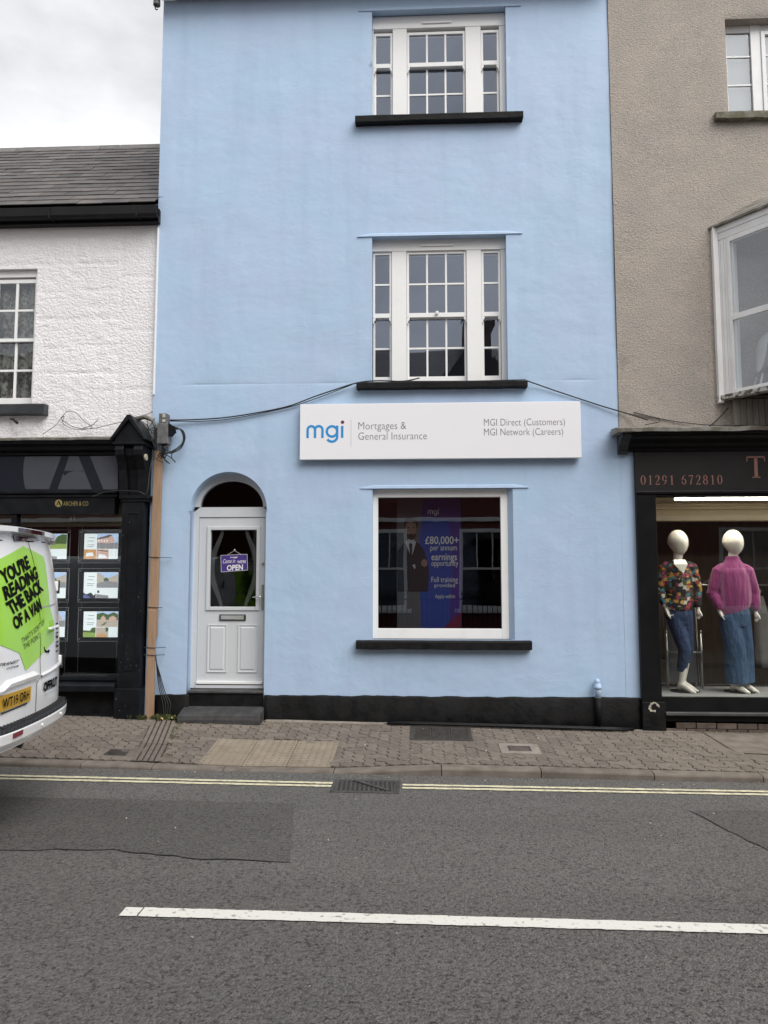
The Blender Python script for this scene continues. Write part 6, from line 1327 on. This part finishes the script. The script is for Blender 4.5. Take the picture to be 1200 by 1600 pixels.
def vtext(body_, bl, br, tl, mat=None, bold=.03, off=.008, name='lettering', shear=0.0, spacing=1.0):
    vs, fs = text_mesh(body_, bold, shear, spacing); m = MB()
    bm = bmesh.new(); vv = [bm.verts.new((p[0],p[1],0)) for p in vs]
    for f in fs: 
        try: bm.faces.new([vv[i] for i in f])
        except ValueError: pass
    for _ in range(2):
        es = [e for e in bm.edges if e.calc_length() > .12]
        if es: bmesh.ops.subdivide_edges(bm, edges=es, cuts=1); bmesh.ops.triangulate(bm, faces=bm.faces[:])
    bm.verts.index_update()
    m.add([VP(bl[0]+(br[0]-bl[0])*v.co.x+(tl[0]-bl[0])*v.co.y, bl[1]+(br[1]-bl[1])*v.co.x+(tl[1]-bl[1])*v.co.y, off) for v in bm.verts], [tuple(v.index for v in f.verts) for f in bm.faces]); bm.free()
    return m.build(name, mat or M_TXTK, body, recentre=False, fixn=False)
# lime graphic
vpoly('lime_graphic', M_LIME, [(-.95,1.80),(-.527,1.927),(-.130,2.035),(.307,1.970),(.342,1.911),(.345,1.577),(.42,1.47),(.435,1.30),(-.223,1.133),(-.326,1.267),(-.610,1.349),(-.95,1.42)], .003)
vtext("YOU'RE", (-.513,1.750), (-.039,1.875), (-.567,1.85), bold=.045)
vtext('READING', (-.509,1.639), (.105,1.799), (-.543,1.736), bold=.045)
vtext('THE BACK', (-.439,1.536), (.20,1.705), (-.519,1.627), bold=.045)
vtext('OF A VAN', (-.395,1.430), (.125,1.560), (-.443,1.521), bold=.045)
vtext("THAT'S SORT OF", (-.297,1.329), (.162,1.449), (-.305,1.368), bold=-.006)
vtext('THE POINT.', (-.265,1.283), (.06,1.351), (-.275,1.322), bold=-.006)
m = MB(); pts = [(.150,1.270),(.165,1.245),(.20,1.228),(.25,1.222),(.30,1.236)]
vpoly('arrow', M_TXTK, [(.143,1.272),(.158,1.272),(.172,1.250),(.205,1.237),(.25,1.233),(.25,1.245),(.300,1.228),(.25,1.207),(.25,1.219),(.20,1.221),(.165,1.236)], .006)
vtext('TRANSIT', (-.62,1.204), (-.349,1.203), (-.605,1.224), bold=.02, shear=.3); vtext('CUSTOM', (-.528,1.174), (-.352,1.174), (-.52,1.187), bold=.02, shear=.3)
vtext('OFFKUT', (.154,.925), (.565,.925), (.144,1.001), bold=.06)
vtext('CREATE  PRINT  DELIVER', (.17,.893), (.56,.893), (.17,.905), pmat('grey_small_print', (.3,.3,.31)), bold=0)
# vertical lettering near the corner
for k in range(7):
    z = 1.20+.037*k; vpoly('lettering', M_TXTK, [(.50,z),(.585,z),(.585,z+.012+.008*(k%2)),(.50,z+.010)], .005)
    if k%2: vpoly('lettering', M_TXTK, [(.50,z),(.52,z),(.52,z+.03),(.50,z+.03)], .0055)
# door gap, swages, recess, plate
def vstrip(name, mat, pts, w, off, parent=body):
    a = []; 
    for i, p in enumerate(pts):
        q0 = pts[max(0,i-1)]; q1 = pts[min(len(pts)-1,i+1)]; dx, dz = q1[0]-q0[0], q1[1]-q0[1]; l = math.hypot(dx,dz); a.append((p[0]-dz/l*w/2, p[1]+dx/l*w/2, p[0]+dz/l*w/2, p[1]-dx/l*w/2))
    m = MB(); m.add([VP(q[0],q[1],off) for q in a]+[VP(q[2],q[3],off) for q in a], [(i,i+1,len(a)+i+1,len(a)+i) for i in range(len(a)-1)]); return m.build(name, mat, parent, recentre=False, fixn=False)
vstrip('door_gap', M_TXTK, [(-.026,2.076),(.02,1.98),(.053,1.886),(.068,1.7),(.074,1.503),(.071,1.325),(.062,1.176),(.078,1.05),(.0,1.013),(-.001,.80)], .008, .0045)
vstrip('door_gap', M_TXTK, [(-.9,2.045),(-.5,2.06),(0,2.075),(.4,2.09),(.7,2.09)], .008, .0035)
vstrip('door_gap', pmat('soft_gap', (.35,.35,.36)), [(.10,1.572),(.30,1.578),(.45,1.585),(.60,1.60),(.66,1.66),(.69,1.74),(.70,1.9),(.69,2.05)], .012, .0045)
def vridge(name, mat, pts_t, pts_b, d_):   # raised swage between two polylines
    m = MB(); N = len(pts_t); mid = [((a[0]+b[0])/2,(a[1]+b[1])/2) for a, b in zip(pts_t, pts_b)]
    m.add([VP(*p,.001) for p in pts_t]+[VP(*p,d_) for p in mid]+[VP(*p,d_*.8) for p in pts_b]+[VP(p[0],p[1]-.004,.0) for p in pts_b], [(k*N+i,k*N+i+1,(k+1)*N+i+1,(k+1)*N+i) for k in range(3) for i in range(N-1)]); return m.build(name, mat, body, recentre=False, smooth=False)
vridge('swage', M_VANW, [(-.90,1.03),(-.60,1.060),(-.52,1.100),(-.3,1.108),(-.064,1.112),(.0,1.10)], [(-.90,.99),(-.60,1.022),(-.50,1.050),(-.3,1.055),(-.06,1.058),(.0,1.05)], .035)
vridge('swage', M_VANW, [(.08,1.075),(.3,1.085),(.5,1.10),(.68,1.115)], [(.08,1.045),(.3,1.055),(.5,1.068),(.68,1.08)], .018)
pl_m = MB(); c = [(-.612,.897),(-.131,.907),(-.131,1.008),(-.612,1.004)]
pl_m.add([VP(p[0],p[1],.012) for p in c]+[VP(p[0],p[1],.002) for p in c], [(0,1,2,3),(0,4,5,1),(1,5,6,2),(2,6,7,3),(3,7,4,0)]); plate = pl_m.build('number_plate', M_PLATE, body, recentre=False)
vtext('WT19 ORH', (-.578,.916), (-.178,.926), (-.582,.984), bold=.02, off=.019)
vstrip('plate_surround', M_VANK, [(-.58,.886),(-.19,.896)], .012, .010)
# far-door handle and hinges
m = MB(); a = [(.19,1.398),(.43,1.404),(.43,1.424),(.19,1.416)]; m.add([VP(p[0],p[1],.045) for p in a]+[VP(p[0],p[1],.02) for p in a], [(0,1,2,3),(7,6,5,4),(0,4,5,1),(1,5,6,2),(2,6,7,3),(3,7,4,0)]); m.build('door_handle', M_VANW, body, recentre=False, bevel=.006)
vpoly('handle_recess_shade', pmat('lime_shadow_recess', (.30,.58,.04)), [(.27,1.37),(.43,1.375),(.43,1.46),(.30,1.46)], .0045)  # flat patch; the shade of a recess is put into the darker lime
for z in (1.10,1.72):
    m = MB(); X = rearX(.74,z)-.015; m.obox((X-.05,.72,z-.03), (.085,0,0), (0,.05,0), (0,0,.085)); m.build('hinge', M_VANW, body, recentre=False, bevel=.008)
    m = MB(); m.tube([(X+.03,.74,z-.05),(X+.03,.74,z+.06)], .014, 8); m.build('hinge_pin', M_VANK, body, recentre=False)
# bumper
bp = []
NB = 40
for k in range(NB+1):
    Y = -.95+1.9*k/NB; X = rearX(Y*.985,.7)+.075-.045*(abs(Y)/.95)**8; bp.append((X,Y))
m = MB(); rg = [[(x-.12,Y,.645),(x-.03,Y,.655),(x-.006,Y,.69),(x,Y,.755),(x-.03,Y,.778),(x-.14,Y,.785),(x-.14,Y,.645)] for x, Y in bp]
m.loft(rg); m.build('bumper', M_VANW, van, recentre=False, bevel=.006)
m = MB(); rg = [[(x-.006,Y,.757),(x-.004,Y,.766),(x-.035,Y,.793),(x-.10,Y,.797),(x-.10,Y,.77)] for x, Y in bp[3:-2]]
m.loft(rg); pad = m.build('bumper_step', M_VANK, van, recentre=False)
m = MB()
for k in range(5,NB-3): x, Y = bp[k]; m.obox((x-.085,Y-.006,.797), (.07,0,0), (0,.012,0), (0,0,.005)); m.obox((x-.0035,Y-.004,.768), (.003,0,0), (0,.008,0), (0,0,.018))
m.build('tread_ribs', M_VANK, pad, recentre=False)
def bump_pt(Y, z): return (lerp(Y, [q[1] for q in bp], [q[0] for q in bp])+.002, Y, z)
m = MB(); c = [(-.545,.715),(-.415,.720),(-.413,.752),(-.545,.750)]; m.add([tuple(Vector(bump_pt(*p))+Vector((.004,0,0))) for p in c]+[bump_pt(*p) for p in c], [(0,1,2,3),(0,4,5,1),(1,5,6,2),(2,6,7,3),(3,7,4,0)]); m.build('reflector', M_REDR, van, recentre=False)
for Y, z in ((-.05,.715),(.42,.72)): m = MB(); p = bump_pt(Y,z); m.tube([(p[0]-.004,Y,z),(p[0]+.003,Y,z)], .013, 12); m.build('parking_sensor', M_VANW, van, recentre=False)
# roof spoiler, high lamps
m = MB(); rg = []
for k in range(25):
    Y = -.78+1.5*k/24; e = (abs(Y+.03)/.76)**6; x = rearX(Y,2.12)+.03; rg.append([(x-.30,Y,2.152-.03*e),(x-.02,Y,2.170-.05*e),(x+.03,Y,2.165-.055*e),(x+.03,Y,2.128-.05*e),(x-.05,Y,2.11-.03*e)])
m.loft(rg).build('spoiler', M_VANW, van, recentre=False, smooth=False)
vpoly('high_level_lamp', M_TAIL, [(-.29,2.112),(.15,2.122),(.226,2.092),(-.29,2.066)], .012)
m = MB(); NL = 14; m.add([(rearX(-.33+.52*k/NL,2.12)+.0635,-.33+.52*k/NL,2.160-.03*q) for q in (0,1) for k in range(NL+1)], [(k,k+1,NL+2+k,NL+1+k) for k in range(NL)]); m.build('high_level_lamp', M_TAIL, van, recentre=False, fixn=False)
vpoly('corner_trim', M_VANK, [(.40,2.165),(.66,2.15),(.74,2.09),(.62,2.085),(.50,2.12)], .02)
m = MB(); m.tube([(-.7,-.55,2.15),(-.85,-.55,2.35)], .006, 6); m.build('aerial', M_VANK, van, recentre=False)
# windscreen, side windows, wheels, mirrors (away from the camera)
M_VGL = pmat('dark_vehicle_glass', (.02,.022,.024), (.025,.027,.03), rough=.05, coat=.5)
m = MB(); r1 = [(-4.30,Y,1.27) for Y in (-.82,0,.82)]; r2 = [(-3.42,Y,1.98) for Y in (-.74,0,.74)]
m.add([(-4.22,-.80,1.30),(-4.36,0,1.30),(-4.22,.80,1.30),(-3.50,.76,1.90),(-3.56,0,1.92),(-3.50,-.76,1.90)], [(0,1,4,5),(1,2,3,4)]); m.build('windscreen', M_VGL, van, recentre=False, fixn=False)
for s_ in (-1,1):
    m = MB(); m.add([(-4.0,s_*.955,1.28),(-2.95,s_*.972,1.28),(-2.95,s_*.925,1.82),(-3.55,s_*.925,1.82)], [(0,1,2,3)]); m.build('side_window', M_VGL, van, recentre=False, fixn=False)
    m = MB(); m.box(-3.95,-3.80,s_*1.0-.0 if s_ > 0 else -1.16,1.16 if s_ > 0 else -1.0,1.25,1.52); m.build('wing_mirror', M_VANK, van, recentre=False, bevel=.03)
    vpoly('tail_lamp', M_TAIL, [(s_*.80,1.0),(s_*.93,1.0),(s_*.90,1.5),(s_*.80,1.5)], .004) if s_ < 0 else None
    for X in (-.98,-3.93):
        t = MB(); t.tube([(X,s_*.72,.325),(X,s_*.955,.325)], .325, 28); wv = t.build('wheel', M_TYRE, van, recentre=False, bevel=.03)
        t = MB(); t.tube([(X,s_*.93,.325),(X,s_*.962,.325)], .20, 24); t.build('rim', M_ALLOY, wv, recentre=False, bevel=.01)
m = MB(); m.box(-4.6,-1.3,-.7,.7,.36,.63); m.build('underbody', M_VANK, van, recentre=False)
m = MB(); m.tube([(-.15,-.15,.62),(-.03,-.15,.60)], .03, 8); m.build('tow_eye', M_VANK, van, recentre=False)

# ================================================================ HOUSE ACROSS THE STREET (behind the camera; seen mirrored in the glass)
M_MAROON = pmat('maroon_render', (.16,.04,.036), (.13,.033,.03), scale=2, rough=.8, bump=.3, bscale=30)
oh = empty('terraced_house', (0,-12,0), 'dark red house across the street with white sash windows, mirrored in the shop window', 'house')
OYF = -11.6
ow = [(x_+a_,x_+b_,c_,d_) for x_ in (-8.55,8.55,-12.8,12.8) for a_,b_,c_,d_ in ((-.7,.7,.9,3.05),(-.55,.55,4.5,6.1))]+[(-1.75,-.35,.9,3.05),(1.05,2.45,.9,3.05),(3.9,5.3,.9,3.05),(-4.6,-3.2,.9,3.05),(-1.6,-.5,4.5,6.1),(1.2,2.3,4.5,6.1),(4.0,5.1,4.5,6.1),(-4.5,-3.4,4.5,6.1)]
X = sorted(set([-16,16]+[c for h in ow for c in h[:2]])); Z = sorted(set([-.2,6.5]+[c for h in ow for c in h[2:]]))
m = MB()
for xa, xb in zip(X, X[1:]):
    for za, zb in zip(Z, Z[1:]):
        if any(a <= (xa+xb)/2 <= b and c <= (za+zb)/2 <= d_ for a,b,c,d_ in ow): continue
        m.add([(xa,OYF,za),(xb,OYF,za),(xb,OYF,zb),(xa,OYF,zb)], [(3,2,1,0)])
for sx_ in (-16,16): m.add([(sx_,OYF,-.2),(sx_,OYF,6.5),(sx_,OYF-3.2,8.9),(sx_,OYF-6.4,6.5),(sx_,OYF-6.4,-.2)], [(0,1,2,3,4)])
m.build('wall', M_MAROON, oh, fixn=False)
box('string_course', M_WHITEF, oh, -16, 16, OYF, OYF+.08, 3.25, 3.36, .01)
m = MB(); m.prism([(OYF+.35,6.45),(OYF-3.2,9.05),(OYF-6.7,6.45),(OYF-6.7,6.35),(OYF-3.2,8.92),(OYF+.35,6.35)], -16, 16, 0); m.build('roof', M_SLATE, oh)
for xc in (1.6,):                            # front gable and chimney that break the roofline
    m = MB(); m.prism([(xc-1.5,6.4),(xc+1.5,6.4),(xc,8.5)], OYF-2.5, OYF+.1, 1); m.build('gable', M_SLATE, oh); box('chimney', M_BRICKD, oh, xc-.2, xc+.75, OYF-3.5, OYF-2.7, 8.0, 9.9, .01)
for (a,b,c,d_) in ow:
    m = MB(); f = .09
    for q in ((a,a+f,c,d_),(b-f,b,c,d_),(a+f,b-f,c,c+f),(a+f,b-f,d_-f,d_),(a+f,b-f,(c+d_)/2-.03,(c+d_)/2+.03)): m.box(q[0],q[1],OYF-.12,OYF+.03,q[2],q[3])
    for k in (1,2): xx = a+f+(b-a-2*f)*k/3; m.box(xx-.015,xx+.015,OYF-.10,OYF-.05,(c+d_)/2+.03,d_-f)
    w_ = m.build('sash_window', M_WHITEF, oh); MB().add([(a,OYF-.06,c),(b,OYF-.06,c),(b,OYF-.06,d_),(a,OYF-.06,d_)], [(3,2,1,0)]).build('pane', G_SHOP, w_, fixn=False)
    box('sill', M_WHITEF, w_, a-.12, b+.12, OYF, OYF+.12, c-.10, c-.002, .01)
box('room', M_ROOMD, oh, -15.9, 15.9, OYF-1.2, OYF-1.15, -.1, 6.8, 0)
rl_ = empty('iron_railing', (0,-10.9,0), 'black spiked iron railing across the street, mirrored in the shop window', 'railing')
for z in (.30,1.15): box('rail', M_BLACKW, rl_, -7.5, 7.5, -10.915, -10.885, z, z+.035, 0)
bar0 = MB(); bar0.box(-.010,.010,-.010,.010,.02,1.30); bar0.add([(-.022,-.022,1.30),(.022,-.022,1.30),(.022,.022,1.30),(-.022,.022,1.30),(0,0,1.42)], [(0,1,4),(1,2,4),(2,3,4),(3,0,4)])
me = bpy.data.meshes.new('railing_bar'); me.from_pydata(bar0.v, [], bar0.f); me.materials.append(M_BLACKW)
for k in range(116):
    o = bpy.data.objects.new('railing_bar', me); COL.objects.link(o); o.parent = rl_; o.matrix_parent_inverse = Matrix.Translation(-WP[rl_.name]); o.location = (-7.5+.13*k, -10.9, 0)

# ================================================================ WEEDS, LEAVES, LITTER
M_WEED = pmat('weed_green', (.055,.075,.018), (.09,.10,.03), scale=20, rough=.8, rnd=0)
wd = MB()
def tuft(x, y, n, h):
    for _ in range(n):
        a = random.uniform(0,6.28); l = h*random.uniform(.4,1); px_, py_ = x+random.gauss(0,.03), y+random.gauss(0,.02); z = zp(px_,py_)-.005; w = random.uniform(.003,.008)
        dx, dy = math.cos(a), math.sin(a); tip = (px_+dx*l*.6, py_+dy*l*.6, z+l*.8); midp = (px_+dx*l*.25, py_+dy*l*.25, z+l*.55)
        wd.add([(px_-dy*w,py_+dx*w,z),(px_+dy*w,py_-dx*w,z),(midp[0]+dy*w*1.4,midp[1]-dx*w*1.4,midp[2]),(tip[0],tip[1],tip[2]),(midp[0]-dy*w*1.4,midp[1]+dx*w*1.4,midp[2])], [(0,1,2,3,4)])
for x in (-3.40,-3.34,-3.22,-3.18,-3.06,-3.02,-2.97,-2.92,-2.88,-2.83): tuft(x, -.14+random.uniform(-.05,.03), 26, .085)
for k in range(16): y = -.2-.075*k; tuft(chan_x(y)+.315+random.uniform(-.01,.03), y, 9 if k < 9 else 5, .022)
for k in range(40): tuft(random.uniform(-3.5,-2.7), -.10+random.uniform(-.05,.02), 3, .03)
tag(wd.build('weeds', M_WEED, fixn=False), 'low green weeds and moss growing round the timber post foot', 'weeds', kind='stuff')
M_LEAF = pmat('dead_leaf', (.20,.10,.045), (.32,.20,.07), scale=9, rough=.8)
M_LEAFP = pmat('pale_litter', (.50,.47,.40), (.40,.37,.32), scale=9, rough=.8)
def bits(name, mat, spots, r0, r1, lab, cat):
    m = MB()
    for (x, y, zf) in spots:
        r = random.uniform(r0, r1); a0 = random.uniform(0,6.28); z = zf(x,y)+.009; n = 6
        m.add([(x+r*math.cos(a0+k*math.pi/3)*(1,.45,.6,1,.5,.6)[k], y+r*math.sin(a0+k*math.pi/3)*(1,.5,.7,1,.5,.7)[k], z+random.uniform(0,.012)) for k in range(n)]+[(x,y,z+.006)], [(k,(k+1)%n,n) for k in range(n)])
    return tag(m.build(name, mat, fixn=False), lab, cat, kind='stuff')
bits('fallen_leaves', M_LEAF, [(random.uniform(-2.75,-1.5), random.uniform(-.34,-.13), zp) for _ in range(55)]+[(random.uniform(.25,.6), random.uniform(-.10,-.05), zp) for _ in range(12)]+[(random.uniform(2.8,3.8), random.uniform(-.14,-.08), zp) for _ in range(16)], .006, .016, 'small brown dead leaves gathered along the wall foot', 'leaves')
bits('litter', M_LEAFP, [(random.uniform(-.5,-.35), -.08, zp) for _ in range(8)]+[(random.uniform(-1.8,2.9), random.uniform(-1.5,-.1), zp) for _ in range(60)]+[(random.uniform(1.2,2.3), random.uniform(-.09,-.06), zp) for _ in range(22)]+[(random.uniform(-3,3.2), random.uniform(-1.9,-1.68), zr) for _ in range(26)]+[(random.uniform(-2.6,2.6), random.uniform(-5.8,-2.2), zr) for _ in range(36)]+[(random.uniform(2.75,3.9), random.uniform(-.12,-.07), zp) for _ in range(14)], .004, .011, 'tiny pale bits of litter and grit scattered over pavement and road', 'litter')
for (x, y, r, lab) in ((-2.955,-.20,.020,'pale yellow fallen leaf near the foot of the timber post'),(-2.835,-.17,.026,'larger yellow fallen leaf beside the grooved slabs')):
    m = MB(); z = zp(x,y)+.012; m.add([(x+r*1.2*math.cos(k*math.pi/5)*(1 if k%2 else .75), y+r*1.2*math.sin(k*math.pi/5)*(1 if k%2 else .75), z+.010*(k%3)) for k in range(10)]+[(x,y,z+.03)], [(k,(k+1)%10,10) for k in range(10)]); tag(m.build('leaf', pmat('yellow_leaf', (.55,.40,.15), (.50,.38,.22), scale=9), fixn=False), lab, 'leaf')
